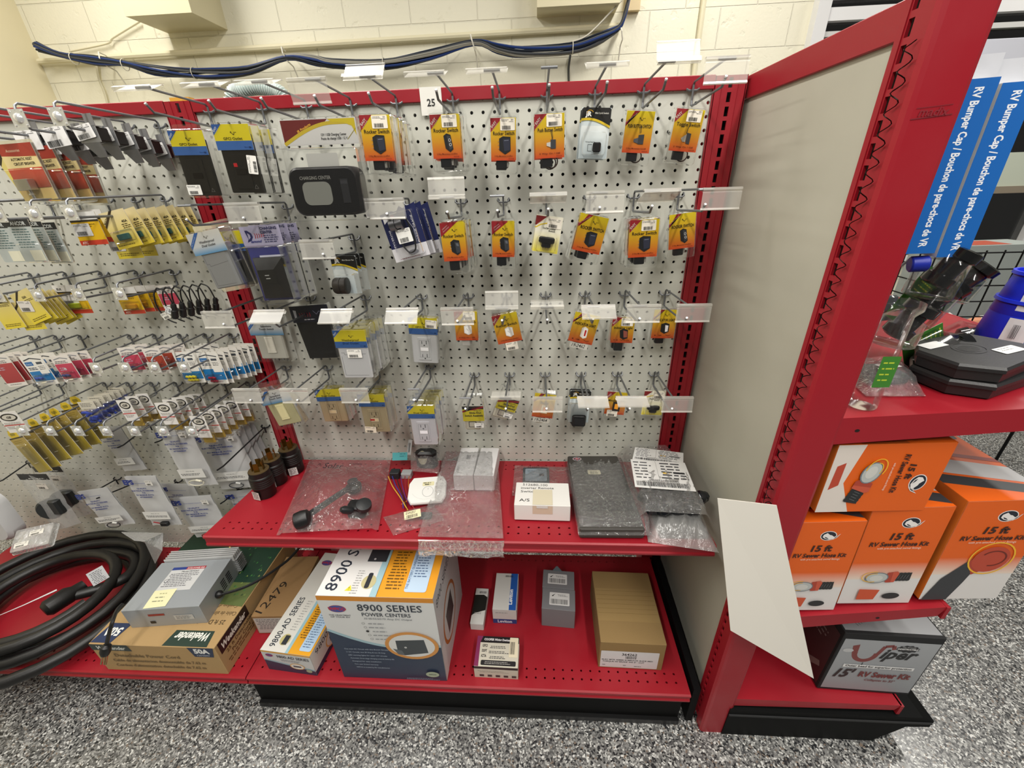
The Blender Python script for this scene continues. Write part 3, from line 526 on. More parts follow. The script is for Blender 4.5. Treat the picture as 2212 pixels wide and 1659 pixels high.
def P_outlet(body='16130f', title='GFCI Outlet', two=None, red=True, w=76, bw=70, H=124, lh=45, slots=True, sk=None, lw=None, cover=False, tri=True, off=0, mould='0c0a09'):
    g = thing('outlet_pack', None, 'outlet pack'); hw = (lw or w)/2
    b = B(((off*.001, 0, 0), (1, 0, 0), (0, 0, 1))); b.box(((off-hw)*.001, 0, -lh*.001), ((off+hw)*.001, .0006, 0), 'e8e2d4')
    b.grad(-hw, -lh*.64, hw, 0, 'F4E01E', 'F8E624'); b.r(-hw, -lh, hw, -lh*.64, '3D6FB8'); b.poly([(-hw, 0), (-hw+20, 0), (-hw, -19)], '2F63B0'); b.t('EASY', -hw+6.5, -9.5, 3.6, 'eef2fa', rot=44, w=11, bold=.02); b.t('to Install', -hw+8.2, -12.4, 1.8, 'dfe8f6', rot=44, w=12)
    logo(b, 2, -lh*.34, 1.15); b.t(title, 0, -lh*.60, 4.6, '33300f', w=len(title)*3.6, bold=.01)
    if two: b.t(two, 0, -lh*.78, 4.6, '14305e', w=len(two)*3.6, bold=.01)
    b.t('Black' if body < '3' else 'White', hw-14, -lh+4, 2.2, '1c3c74', w=8); b.rr(hw-9, -lh+3.6, hw-4, -lh+6, .8, '16305c'); b.build('label_card', 'print', g)
    hb = bw/2; o = B(); o.box((-hb*.001, .002, -H*.001), (hb*.001, .011, (-lh*.35)*.001), body, bev=.0025)
    o.fr((0, .002, 0), (1, 0, 0), (0, 0, 1)); zc = -(lh+H)/2
    if cover:
        o.line([(-hb+6, -lh-14), (-hb+14, -lh-14), (-hb+14, -lh-19), (hb-6, -lh-17)], .7, mould); o.line([(-hb+6, -lh-23), (-hb+6, -H+8), (hb-8, -H+8)], .7, mould)
    elif slots:
        o.box((-.0175, .0, (zc-32)*.001), (.0175, .003, (zc+32)*.001), body, bev=.001); o.fr((0, 0, 0), (1, 0, 0), (0, 0, 1))
        if body > '3': o.ring(0, zc, 19, 34, .6, mould, n=4, a0=45, a1=405)
        for s in (-1, 1):
            z = zc+s*19; o.r(-7, z-4, -5.6, z+4, mould); o.r(5, z-5, 6.6, z+5, mould); o.o(0, z-8, 2, 2, mould, 8)
        o.r(-11, zc-5.5, 11, zc+5.5, mould if body < '3' else 'bdb9b2'); o.r(-10.4, zc-5, 10.4, zc+5, body)
    if tri and body < '3': o.fr((0, .0018, 0), (1, 0, 0), (0, 0, 1)); o.line([(18, -H+8), (22, -H+15), (26, -H+8), (18, -H+8)], .5, '8b8780')
    ob = o.build('outlet', 'plastic', g)
    if red: B().box((-.0135, -.0012, (zc+(9 if body < '3' else -3))*.001), (-.0055 if body < '3' else .0, .001, (zc+(16 if body < '3' else 3))*.001), '9c1f22', bev=.0006).build('reset_button', 'plastic', ob)
    blister(g, -w/2-2, -H-2, w/2+2, 2, 24, 3, 12)
    if sk: stick(g, *sk)
    return g
def P_rowclam(l1='Weatherproof', l2='Dual Outlet', body='9fa0a0', inner='cover', w=88, H=124, lh=46):
    """white and blue top label, clam shell with a moulded product"""
    g = thing('outlet_pack', None, 'outlet pack'); hw = w/2; b = B(); b.box((-hw*.001, 0, -lh*.001), (hw*.001, .0006, 0), 'e8e2d4')
    b.grad(-hw, -lh*.62, hw, 0, 'E9EEF0', 'F1EDE2'); b.grad(-hw, -lh, hw, -lh*.62, '5AA7DC', 'E9EEF0'); b.layer = 3; b.poly([(-hw+24, 0), (-hw+34, 0), (-hw, -33), (-hw, -24)], '2F6FC0'); b.t('Easy · Do-It-Yourself', -hw+12.5, -17, 2, 'dfeaf8', rot=43, w=26)
    logo(b, 4, -lh*.26, 1.1); b.t(l1, 3, -lh*.50, 4.8, '2a2a30', w=len(l1)*3.4, shear=.3, bold=.01); b.t(l2, 3, -lh*.67, 4.8, '2a2a30', w=len(l2)*3.4, shear=.3, bold=.01); b.build('label_card', 'print', g)
    o = B(); hb = hw-9
    if inner == 'cover':
        o.box((-hb*.001, .002, -H*.001), (hb*.001, .03, -lh*.0006), body, bev=.004); o.fr((0, .002, 0), (1, 0, 0), (0, 0, 1)); o.line([(-hb+8, -lh-2), (-hb+8, -lh-22), (-hb+15, -lh-22), (-hb+15, -lh-27), (hb-4, -lh-22)], .6, '55565a'); o.line([(-hb+10, -lh-32), (-hb+10, -H+7), (hb-8, -H+7)], .6, '6a6b6e')
        o.build('outlet_cover', 'plastic', g)
    else:
        o.box((-hb*.001, .002, -H*.001), (hb*.001, .012, -lh*.0008), body, bev=.003); pl = o.build('wall_plate', 'plastic', g); r_ = B(); r_.box((-.013, -.001, -H*.001+.018), (.013, .003, -lh*.001-.004), body, bev=.0015); r_.fr((0, -.001, 0), (1, 0, 0), (0, 0, 1)); r_.ring(0, -(H+lh)/2+7, 15, (H-lh)/2-9, .5, '8c8874', n=4, a0=45, a1=405); r_.build('rocker', 'plastic', pl)
    blister(g, -hw-1, -H-8, hw+1, 1.5, 32 if inner == 'cover' else 26, 3, 16)
    if inner != 'cover':
        t = B(); t.fr((0, .010, 0), (1, 0, 0), (0, 0, 1)); [t.line([(x, -H-2), (x, -H-7)], 2.2, '77777a') for x in range(int(-hb)+6, int(hb)-4, 9)]; t.tube([(.02, .006, -H*.001+.012), (.022, .004, -H*.001-.004)], .0022, '8a8a88', 6); t.build('terminals', 'plastic', g)
    return g
def P_jr(w=60, h=92, prod='small', title='Mini on/off Switch'):
    g = thing('hanging_pack', None, 'accessory pack'); hw = w/2; b = B(); b.box((-hw*.001, 0, -h*.001), (hw*.001, .0007, 0), 'dfe6e6'); b.rr(-hw, -h, hw, 0, 4, 'D5E0E2'); b.grad(-hw+1, -h+1, hw-1, -h*.35, 'C4D2D6', 'E8EEEC')
    top = [(-hw, -3), (-hw+3, 0), (hw-3, 0), (hw, -3)]; cur = [(hw-w*i/12, -h*.20-14*(1-math.sin(PI*(.35+.65*(1-i/12))))) for i in range(13)]
    b.poly(top+[(x, z) for x, z in cur], '1d1c1a'); b.line([(x, z-1.6) for x, z in cur], 4.2, 'E3C22A'); b.line([(x, z-4.2) for x, z in cur], 1.2, '8a8a60')
    b.t('JR', -hw+14, -15, 8, 'f4f4f0', w=13, bold=.04); b.ring(-hw+17, -10, 7, 6, 1, 'D9A520', 20, 190, 12); b.ln(-hw+7, -18.5, -hw+22, 1, 2, 1.2, 'c9b45c', 2); b.t(title, hw-19, -11, 3, 'd9d7cf', w=28, bold=.02); b.build('printed_card', 'print', g)
    if prod == 'small':
        blister(g, -hw+7, -h+8, hw-7, -h*.48, 6, 0, 0, front=-12); b = B(); b.box((-.002, -.010, -h*.001+.012), (.015, -.001, -h*.001+.030), '111112', bev=.004); b.fr((0, -.0006, 0), (1, 0, 0), (0, 0, 1)); b.line([(-3, -h+26), (-12, -h+26), (-12, -h+14), (-4, -h+14)], .7, '30383a'); b.t('Wiring Diagram', -8, -h+30, 2.4, '2a3032', w=20)
        b.build('switch', 'plastic', g)
    elif prod == 'fan':
        blister(g, -hw+4, -h+2, hw-2, -h*.45, 6, 0, 0, front=-26); b = B(); b.lathe([(.005, -.030), (.017, -.030), (.019, -.026), (.019, -.014), (.0175, -.013), (.0175, -.011), (.019, -.010), (.019, .0), (.015, .0015)], '2a2622', (.004, -.014, -h*.001+.022), 22, (1, 0, 0)); b.tube(spline([(-.012, -.012, -h*.001+.036), (-.022, -.012, -h*.001+.038), (-.026, -.01, -h*.001+.020), (-.016, -.01, -h*.001+.006), (-.002, -.01, -h*.001+.002)], 5), .0011, '8b1c1e', 5); b.tube(spline([(-.012, -.010, -h*.001+.034), (-.024, -.010, -h*.001+.034), (-.029, -.01, -h*.001+.018), (-.020, -.01, -h*.001+.002)], 5), .0011, '1a1a1a', 5)
        b.build('fan', 'plastic', g)
    elif prod == 'square':
        blister(g, -hw+3, -h-14, hw-3, -h*.34, 8, 0, 0, front=-16); b = B(); b.box((-.020, -.014, -h*.001-.008), (.020, -.002, -h*.001+.028), '1a1a1c', bev=.005); b.box((-.015, -.016, -h*.001-.003), (.015, -.013, -h*.001+.023), '262629', bev=.002); b.build('switch', 'plastic', g)
    B().box((-hw*.001-.002, .0008, -h*.001-.002), (hw*.001+.002, .0016, .014), 'ffffff').build('backing_sheet', 'clear', g)
    return g
def P_canister(w=56, h=76, title='On/Off Canister'):
    g = thing('switch_pack', None, 'switch pack'); hw = w/2; b = B(); b.box((-hw*.001, 0, -h*.001), (hw*.001, .0007, 0), 'e8e2d0'); b.rr(-hw, -h, hw, 0, 3, 'EDE9D6'); b.grad(-hw+.5, -h+1, hw-.5, -h*.4, 'F2E23A', 'EEEAD8'); b.poly([(-hw, -2), (-hw, -22), (-hw+22, -2)], '7C1F20'); b.line([(-hw, -26), (-hw+10, -19), (hw*.1, -13)], 2.2, 'E0C22A'); b.t('JR Products', -hw+10, -15, 2, 'd9b08a', rot=38, w=14)
    b.t(title, 2, -27, 3.4, '2a2a24', w=28, bold=.02); b.t('Switch', 8, -31.5, 3.4, '2a2a24', w=14, bold=.02); b.build('printed_card', 'print', g); stick(g, 11, -14, 30, 20, y=-.9, seed=7)
    blister(g, -hw+8, -h+5, hw-8, -h*.53, 4, 0, 0, front=-16); b = B(); b.box((-.017, -.013, -h*.001+.021), (.017, -.001, -h*.001+.034), '121214', bev=.004); b.box((-.010, -.011, -h*.001+.012), (.010, -.001, -h*.001+.022), '161618', bev=.003); [b.box((x, -.006, -h*.001+.006), (x+.0016, -.004, -h*.001+.013), 'b9a46a') for x in (-.007, -.001, .005)]; b.build('switch', 'plastic', g)
    B().box((-hw*.001-.003, .001, -h*.001-.004), (hw*.001+.003, .0018, .014), 'ffffff').build('backing_sheet', 'clear', g); return g
def P_slide(w=60, h=48, body='e6e0cc'):
    g = thing('switch_pack', None, 'switch pack'); hw = w/2; b = B(); b.box((-hw*.001, 0, -h*.001), (hw*.001, .0007, 0), 'e8e2d0'); b.r(-hw, -h, hw, 0, 'F3DF28'); b.r(-hw, -10, hw, 0, '1c1a18'); b.poly([(-hw, -14), (-hw, -20), (0, -6), (hw, 0), (hw, -5), (2, -13)], 'B3202A'); b.t('Slide-Out', 6, -24, 6, '1c1a12', w=34, bold=.03); b.t('Switch Assembly', 2, -33, 6, '1c1a12', w=52, bold=.03); b.ln(2, -15, 24, 1, 2, 2, '4a4420', 4); b.build('label_card', 'print', g)
    b = B(); b.box((-hw*.001+.003, .003, -h*.001-.030), (hw*.001-.012, .010, -h*.001+.004), body, bev=.004); b.fr((0, .0028, 0), (1, 0, 0), (0, 0, 1)); b.rr(-16, -h-22, 6, -h-3, 2, '5a5a58'); b.rr(-14, -h-20, 4, -h-5, 1.5, body); b.build('switch_plate', 'plastic', g); stick(g, 14, -h-14, 26, 15, y=-1.2, seed=5, col='f2f0ea')
    blister(g, -hw-1, -h-34, hw+1, 28, 20, 2, 10); return g
def P_charging():
    g = thing('charging_center_pack', None, 'charging center'); b = B(); b.box((-.075, 0, -.044), (.075, .0007, 0), 'efece6'); b.r(-75, -44, 75, 0, 'F0EDE8'); b.grad(-73, -42.5, 73, -1.5, 'EDEBE6', 'F3F0EA')
    cur = [(-73+146*i/14, -42.5+34*math.sin(PI/2*min(1, i/10))) for i in range(15)]; b.poly([(-73, -42.5), (-73, -1.5), (20, -1.5)]+[(x, z) for x, z in reversed(cur[:9])], '7B2A26'); b.line([(x, z+.8) for x, z in cur], 6, 'E2C63A'); b.poly([(20, -1.5), (73, -1.5), (73, -30), (66, -14), (50, -8), (30, -7)], 'E9D02C'); b.line([(54, -36), (73, -18)], 1, 'a89a2c')
    b.t('JR Products', -28, -17, 4.2, 'd8a23a', rot=24, w=32, bold=.02); b.t('12V / USB Charging Center', 28, -29, 4.2, '2a2a2a', w=50, bold=.015); b.t('Poste de charge USB / 12 V', 28, -35.5, 4.2, '2a2a2a', w=52, bold=.015); b.build('label_card', 'print', g)
    o = B(); loft(o, [rring(-66, -166, 66, -86, 18, -28, 4), rring(-70, -170, 70, -82, 20, -22, 4), rring(-70, -170, 70, -82, 20, 14, 4)], '131314', True, True, True)
    o.fr((0, -.0282, 0), (1, 0, 0), (0, 0, 1)); o.t('CHARGING CENTER', -14, -104, 6, 'a9a7a0', w=62); c = B()
    body = o.build('charger_body', 'plastic', g); loft(c, [rring(-44, -150, 14, -108, 12, -28.4, 4), rring(-42, -148, 12, -110, 11, -27.8, 4)], '8f9088', True, False); c.build('socket_window', 'gloss', body); e = B(); e.box((.034, -.0287, -.148), (.050, -.027, -.104), '2c2c2e', bev=.001); e.fr((0, -.0288, 0), (1, 0, 0), (0, 0, 1)); e.rr(35, -113, 49, -107, 1, '3c3c3f'); e.build('switch_strip', 'plastic', body)
    t = B(((0, -.001, 0), (1, 0, 0), (0, 0, 1))); t.rr(-36, -84, 28, -58, 3, 'a9a8a2'); t.build('instruction_leaflet', 'paper', g)
    blister(g, -75, -48-2, 75, 2, 16, 4, 8, name='header_sleeve'); blister(g, -76, -178, 76, -51, 16, 5, 0, front=-32); return g
def P_diamond():
    g = thing('charging_center_pack', None, 'charging center'); b = B(); b.box((-.045, 0, -.040), (.045, .0006, 0), 'cfc8e6'); b.r(-46, -40, 46, 0, 'CBC5E4'); b.poly([(-36, -8), (-30, -8), (-22, -14), (-20, -22), (-26, -30), (-36, -33), (-32, -26)], '232a6e'); b.poly([(-31, -13), (-26, -17), (-26, -23), (-31, -27)], 'CBC5E4')
    for i in range(5): b.ring(-18+i*5, -20, 5, 8-i, 1.6, 'C2323E', -50, 50, 8)
    b.t('iamond', -15, -34, 5.5, '2a3278', w=26, shear=.4, bold=.02); b.t('CHARGING', 20, -8, 5.6, '23264e', w=38, bold=.03); b.t('CENTER', 14, -16, 5.6, '23264e', w=27, bold=.03); b.ln(2, -21, 42, 4, 4.4, 2.4, '3a3c60', 6); b.build('label_card', 'print', g)
    b = B(); b.box((-.044, .003, -.165), (.046, .0042, -.042), '2E3170'); b.build('backing_card', 'print', g)
    b = B(); P = lambda x, y, z: (x*.001, y*.001, z*.001)
    b.hexa([P(-34, -6, -158), P(36, -6, -158), P(36, 2, -158), P(-34, 2, -158), P(-34, -6, -66), P(36, -6, -66), P(36, 2, -66), P(-34, 2, -66)], '171717'); b.hexa([P(-34, -6, -158), P(36, -6, -158), P(20, -26, -120), P(-18, -26, -120), P(-34, -6, -66), P(36, -6, -66), P(20, -26, -90), P(-18, -26, -90)], '1b1b1b')
    bd = b.build('charger_body', 'plastic', g); c = B(((0, -.0262, 0), (1, 0, 0), (0, 0, 1))); c.r(-4, -103, 6, -101, 'b9b9b4'); c.r(-3, -110, 7, -108, 'b9b9b4'); c.build('usb_port', 'plastic', bd)
    c = B(((0, .0012, 0), (1, 0, 0), (0, 0, 1))); c.r(-20, -74, 36, -62, 'b9bac8'); c.build('leaflet', 'paper', g); blister(g, -45, -168, 45, -42, 6, 3, 0, front=-28); blister(g, -46, -41, 46, 2, 5, 2, 12, name='header_sleeve'); return g
def P_marine():
    g = thing('hanging_pack', None, 'accessory pack'); b = B(); pts = [(-40, 0), (-12, 2), (-6, -4), (6, 8), (12, 2), (40, 8), (40, -100), (-40, -100)]
    b.mesh([(x*.001, y, z*.001) for y in (0, .0007) for x, z in pts], [tuple(range(8)), tuple(range(15, 7, -1))]+[(i, (i+1) % 8, (i+1) % 8+8, i+8) for i in range(8)], '1d2350'); b.poly(pts, '1C2350'); b.r(-40, -100, 40, -72, 'DAD8DC'); b.ln(-34, -96, 34, 1, 2, 1.4, '8a3040', 2)
    b.poly([(-36, -6), (-28, -4), (-26, -14), (-33, -18), (-36, -20)], 'e8e8ee'); [b.ring(-24+i*4, -9, 4, 5, 1.2, 'B52A38', -50, 50, 6) for i in range(3)]; b.line([(18, 4), (14, -20), (22, -40), (20, -70)], 1, 'c9cad8'); b.t('MARINE GRADE', 27, -70, 4, 'd9d9e4', rot=90, al='l', w=56, bold=.02); b.t('ENTERTAINS', -32, -34, 3.6, 'd9d9e4', rot=-90, al='l', w=44, bold=.02); b.o(6, -86, 12, 5, '8a8a92', 12); b.build('printed_card', 'print', g)
    b = B(); b.lathe([(.0105, -.012), (.0125, -.012), (.0125, .0), (.010, .001), (.010, .010), (.0125, .0105), (.0125, .016)], '77777a', (-.008, -.014, -.024), 20, (1, 0, 0)); b.build('socket', 'metal', g); b = B(); b.tube(spline([(-.006, -.012, -.035), (-.010, -.012, -.060), (.0, -.012, -.084), (.016, -.012, -.080), (.020, -.012, -.05), (.014, -.012, -.012), (.004, -.012, -.008)], 5), .0017, '161618', 6); b.build('cord', 'rubber', g)
    stick(g, 2, -50, 32, 28, y=-14.5, seed=3, col='f2f1ec'); blister(g, -22, -92, 30, -4, 2, 2, 0, front=-14); return g
def P_black(w=104, h=148):
    g = thing('hanging_pack', None, 'accessory pack'); hw = w/2; b = B(); b.box((-hw*.001, 0, -h*.001*.3), (hw*.001, .0007, 0), '1a1c38'); b.r(-hw, -44, hw, 0, '191B30'); b.poly([(-hw+8, -10), (-hw+16, -12), (-hw+14, -30), (-hw+8, -32)], 'dedee6'); [b.ring(-hw+20+i*7, -24, 5, 8, 1.6, 'A52836', -50, 50, 6) for i in range(5)]; b.line([(10, -14), (18, -24), (26, -16), (40, -22)], 1.2, '8a8ca8'); b.ln(-20, -38, 14, 1, 2, 3, 'c9c9d4', 3); b.build('label_card', 'print', g)
    b = B(); b.hexa([(-.040, .002, -h*.001), (.040, .002, -h*.001-.002), (.040, .012, -h*.001-.002), (-.040, .012, -h*.001), (-.046, .002, -.040), (.046, .002, -.040), (.046, .012, -.040), (-.046, .012, -.040)], '1b1b1c'); b.build('black_pouch', 'rubber', g); blister(g, -hw+1, -h-6, hw-1, 1, 15, 2, 8); return g
# left bay kinds
def flatcard(name, cat, w, h, draw, extra=None, shell=None, th=.8):
    g = thing(name, None, cat); b = B(); b.box((-w*.0005, 0, -h*.001), (w*.0005, th*.001, 0), 'd8d2c4'); draw(b, w/2, h); b.build('printed_card', 'print', g)
    if extra: extra(g, w/2, h)
    if shell: blister(g, *shell)
    return g
def d_breaker(b, hw, h):
    b.grad(-hw, -h, hw, 0, 'D9C079', 'A8402E'); b.r(-hw, -22, hw, 0, 'A33A2C'); b.t('Accessories', -8, -14, 5, 'efd9b8', w=30, shear=.3); b.poly([(-hw, -20), (hw, -24), (hw, -42), (-hw, -42)], 'E3CF94'); b.t('AUTOMATIC RESET', 2, -29, 4.6, '2c1c14', w=46, bold=.03); b.t('CIRCUIT BREAKER', 4, -37, 4.6, '2c1c14', w=46, bold=.03); b.grad(-hw, -78, hw, -42, '8F4630', 'C2442E')
def x_breaker(g, hw, h):
    b = B(); b.box((-.020, -.018, -.082), (.010, -.003, -.062), 'c9c7c0', bev=.001); b.tube([(-.002, -.010, -.082), (-.001, -.010, -.098)], .0028, 'b9b9b6', 8); b.lathe([(.005, 0), (.005, .003)], 'd0d0ce', (-.002, -.010, -.088), 6, (0, 0, -1)); b.build('breaker', 'metal', g)
def P_breaker(): return flatcard('circuit_breaker_pack', 'circuit breaker', 74, 100, d_breaker, x_breaker, (-36, -103, 36, -46, 3, 2, 52, 'clear', 'blister', -20))
def P_bracket():
    g = thing('bracket_breaker', None, 'circuit breaker'); P = lambda x, y, z: (x*.001, y*.001, z*.001)
    b = B(); b.box((-.009, 0, -.012), (.009, .0015, .010), '98989b'); b.box((-.021, -.014, -.040), (.021, -.0125, -.012), '98999b', bev=.0004); b.box((-.021, -.014, -.0135), (.021, .0015, -.012), 'a3a4a6'); b.box((-.021, -.014, -.040), (-.0195, .012, -.012), '8c8d90')
    b.hexa([P(-9, -2, -64), P(9, -2, -64), P(9, 0, -64), P(-9, 0, -64), P(-17, -14, -40), P(17, -14, -40), P(17, -12, -40), P(-17, -12, -40)], '98999b'); b.lathe([(.003, 0), (.0032, .0006)], '151515', (0, -.0022, -.057), 10, (0, -1, 0)); b.build('mounting_bracket', 'wire', g)
    b = B(); b.box((-.017, -.0122, -.038), (.017, .016, -.014), '151313', bev=.002); b.build('breaker_body', 'plastic', g); b = B(); [b.lathe([(.004, 0), (.004, .003), (.0025, .003), (.0025, .010)], 'c4c4c2', (x, .016, -.026), 8, (0, 1, 0)) for x in (.009,)]; b.build('terminal_stud', 'chrome', g); return g
def P_tag(g, w=44, h=24, rot=0, z=-26): stick(g, -4, z, w, h, y=-16, rot=rot, seed=w, col='f2f0ee')
def d_fuse(b, hw, h):
    b.grad(-hw, -h, hw, 0, 'D9C032', 'E2D2A2'); b.poly([(-hw, -26), (-hw, -32), (-hw+34, 0), (-hw+26, 0)], '3a2c18'); b.t('MAXI Fuse', -hw+10, -17, 4, '3a2c18', rot=42, w=20, bold=.03); b.t('40A', hw-12, -26, 5, '2c2414', w=14, bold=.03); b.ln(hw-24, -30, hw-3, 3, 3.6, 2, '4a3c1c', 5); b.ln(-hw+3, -h+6, hw-8, 1, 2, 2, '6a5a1c', 3); b.t('1', -hw+5, -h+8, 5, '2c2414')
def x_fuse(col):
    def f(g, hw, h): B().box((-.012, -.008, -h*.00078), (.016, -.0008, -h*.00062), col, bev=.0015).build('fuse', 'plastic', g); B().box((-hw*.001+.006, -.009, -h*.00084), (hw*.001-.004, .0, -h*.00052), 'ffffff', bev=.003).build('bubble', 'clear', g)
    return f
def d_yel(b, hw, h):
    b.grad(-hw, -h, hw, 0, 'E2CC2E', 'DCCB8A'); b.poly([(-hw, -20), (-hw, -26), (-hw+30, 0), (-hw+22, 0)], '2c2418'); b.t('50A', 4, -18, 5, '2c2414', w=12, bold=.03); b.ln(-4, -23, hw-4, 2, 3, 1.6, '4a3c1c', 5); b.ln(-hw+5, -h+10, hw-6, 2, 4, 2, '6a5a1c', 7)
def d_atc(b, hw, h):
    b.r(-hw, -h, hw, 0, 'E3B51C'); b.r(-hw, -16, hw, 0, 'EDEBE6'); b.t('ELK', -hw+16, -12, 5, '202020', w=14, bold=.04); b.r(-hw, -20, hw, -16, '3a3424'); b.r(-hw, -h, hw, -h+10, 'C9402A'); b.t('ATC', -hw+12, -h+2.5, 5, 'f4d8cc', w=14, bold=.03); b.ln(-hw+4, -26, hw-10, 2, 4, 2, '5a4818', 7)
def d_blue(b, hw, h):
    b.rr(-hw, -h, hw, 0, 6, 'E9E6DE'); b.r(-hw+1.5, -h+12, hw-1.5, -h*.52, '1F77B4'); b.line([(-hw+6, -12), (-4, -7), (hw-6, -13)], 2.6, '3b4048'); b.rr(-hw+5, -26, -hw+26, -16, 1, '2A6AA6'); b.t('Camco', -hw+15.5, -23.5, 4, 'dfe8f2', w=15); b.ln(-hw+4, -33, 4, 2, 4, 2.4, '2a3c58', 5); b.rr(2, -h*.62, hw-3, -18, 2, 'E9E6DE'); b.r(6, -24, hw-8, -18, '444a52'); b.ln(5, -30, hw-6, 3, 4, 1.8, '4a4a4a', 9)
def d_pink(c1='C2415A', c2='B03A50'):
    def f(b, hw, h): b.rr(-hw, -h, hw, 0, 5, 'E4DED6'); b.grad(-hw+1, -h+10, hw-1, -22, c2, c1); b.line([(-hw+6, -10), (0, -6), (hw-6, -10)], 2.4, '8d8f94'); b.ln(-hw+4, -16, hw-6, 2, 4, 2, '4a3c44', 5); b.ln(-hw+8, -34, 4, 2, 5, 3, 'b9a0b0', 8); b.ln(-hw+6, -h+5, hw-6, 1, 2, 1.6, '6a6a6a', 5)
    return f
def x_conn(col, n=3, two=True):
    def f(g, hw, h):
        for i in range(n):
            for j in range(2 if two else 1):
                x = -hw*.5+i*9+j*3; z = -h+22-j*9; B().tube([(x*.001, -.006, z*.001), ((x+9)*.001, -.006, (z-2.5)*.001)], .0032, col, 8).build('crimp_connector', 'plastic', g)
        B().box((-hw*.001+.005, -.011, -h*.001+.007), (hw*.001-.005, .0, -h*.001+.030), 'ffffff', bev=.004).build('bubble', 'clear', g)
    return f
def d_gb(b, hw, h):
    b.rr(-hw, -h, hw, 0, 3, 'E6E3DE'); b.o(0, -16, hw*.82, 11, '1c1a1a'); b.o(0, -16, hw*.66, 7.6, 'cfcabd'); b.t('GB', 0, -19, 6, '1c1a1a', w=14, bold=.04, shear=.3); b.r(-hw, -h*.66, hw, -h*.62, 'C23A34'); b.ln(-hw+4, -h*.74, hw-8, 2, 4, 2, '8a8480', 4); b.ln(-hw+4, -32, hw-6, 2, 4, 2, '9a958c', 4)
def x_gb(g, hw, h): B().box((-hw*.001+.002, .002, -h*.001-.024), (hw*.001+.001, .014, -.006), 'e8d9a0', bev=.003).build('crimp_connectors_tray', 'clear', g); B().box((-hw*.001+.005, .004, -h*.001-.020), (hw*.001-.003, .012, -h*.001+.004), 'c2a040', bev=.003).build('connectors', 'plastic', g)
def d_zipy(b, hw, h):
    b.grad(-hw, -h, hw, -4, 'CDB52C', 'B39A50'); b.r(-hw, -4, hw, 0, '2c2418'); b.ln(-hw+4, -12, hw-6, 3, 5, 2, '8a7628', 5)
def x_hexy(g, hw, h): b = B(); b.mesh([(x*.001, y, z*.001) for y in (-.0008, .0) for x, z in [(-18, 0), (-22, 10), (-12, 22), (10, 22), (20, 12), (18, 0)]], [tuple(range(6)), tuple(range(11, 5, -1))]+[(i, (i+1) % 6, (i+1) % 6+6, i+6) for i in range(6)], 'E2C42C'); b.fr((0, -.0009, 0), (1, 0, 0), (0, 0, 1)); b.rr(-12, 6, 10, 14, 3, '9a8a20'); b.build('header_tag', 'print', g)
def d_ancor(b, hw, h): b.rr(-hw, -h, hw, 0, 3, 'B9C0BC'); b.r(-hw, -14, hw, 0, '26282a'); b.t('ANCOR', 0, -11, 7, 'c9cdc9', w=34, bold=.03); b.ln(-hw+4, -20, hw-4, 8, 5, 2.4, '4f6c6c', 5); b.r(-4, -h+2, hw-2, -h*.72, 'E3E0C8')
def d_wire(b, hw, h): b.r(-hw, -h, hw, 0, 'ffffff')
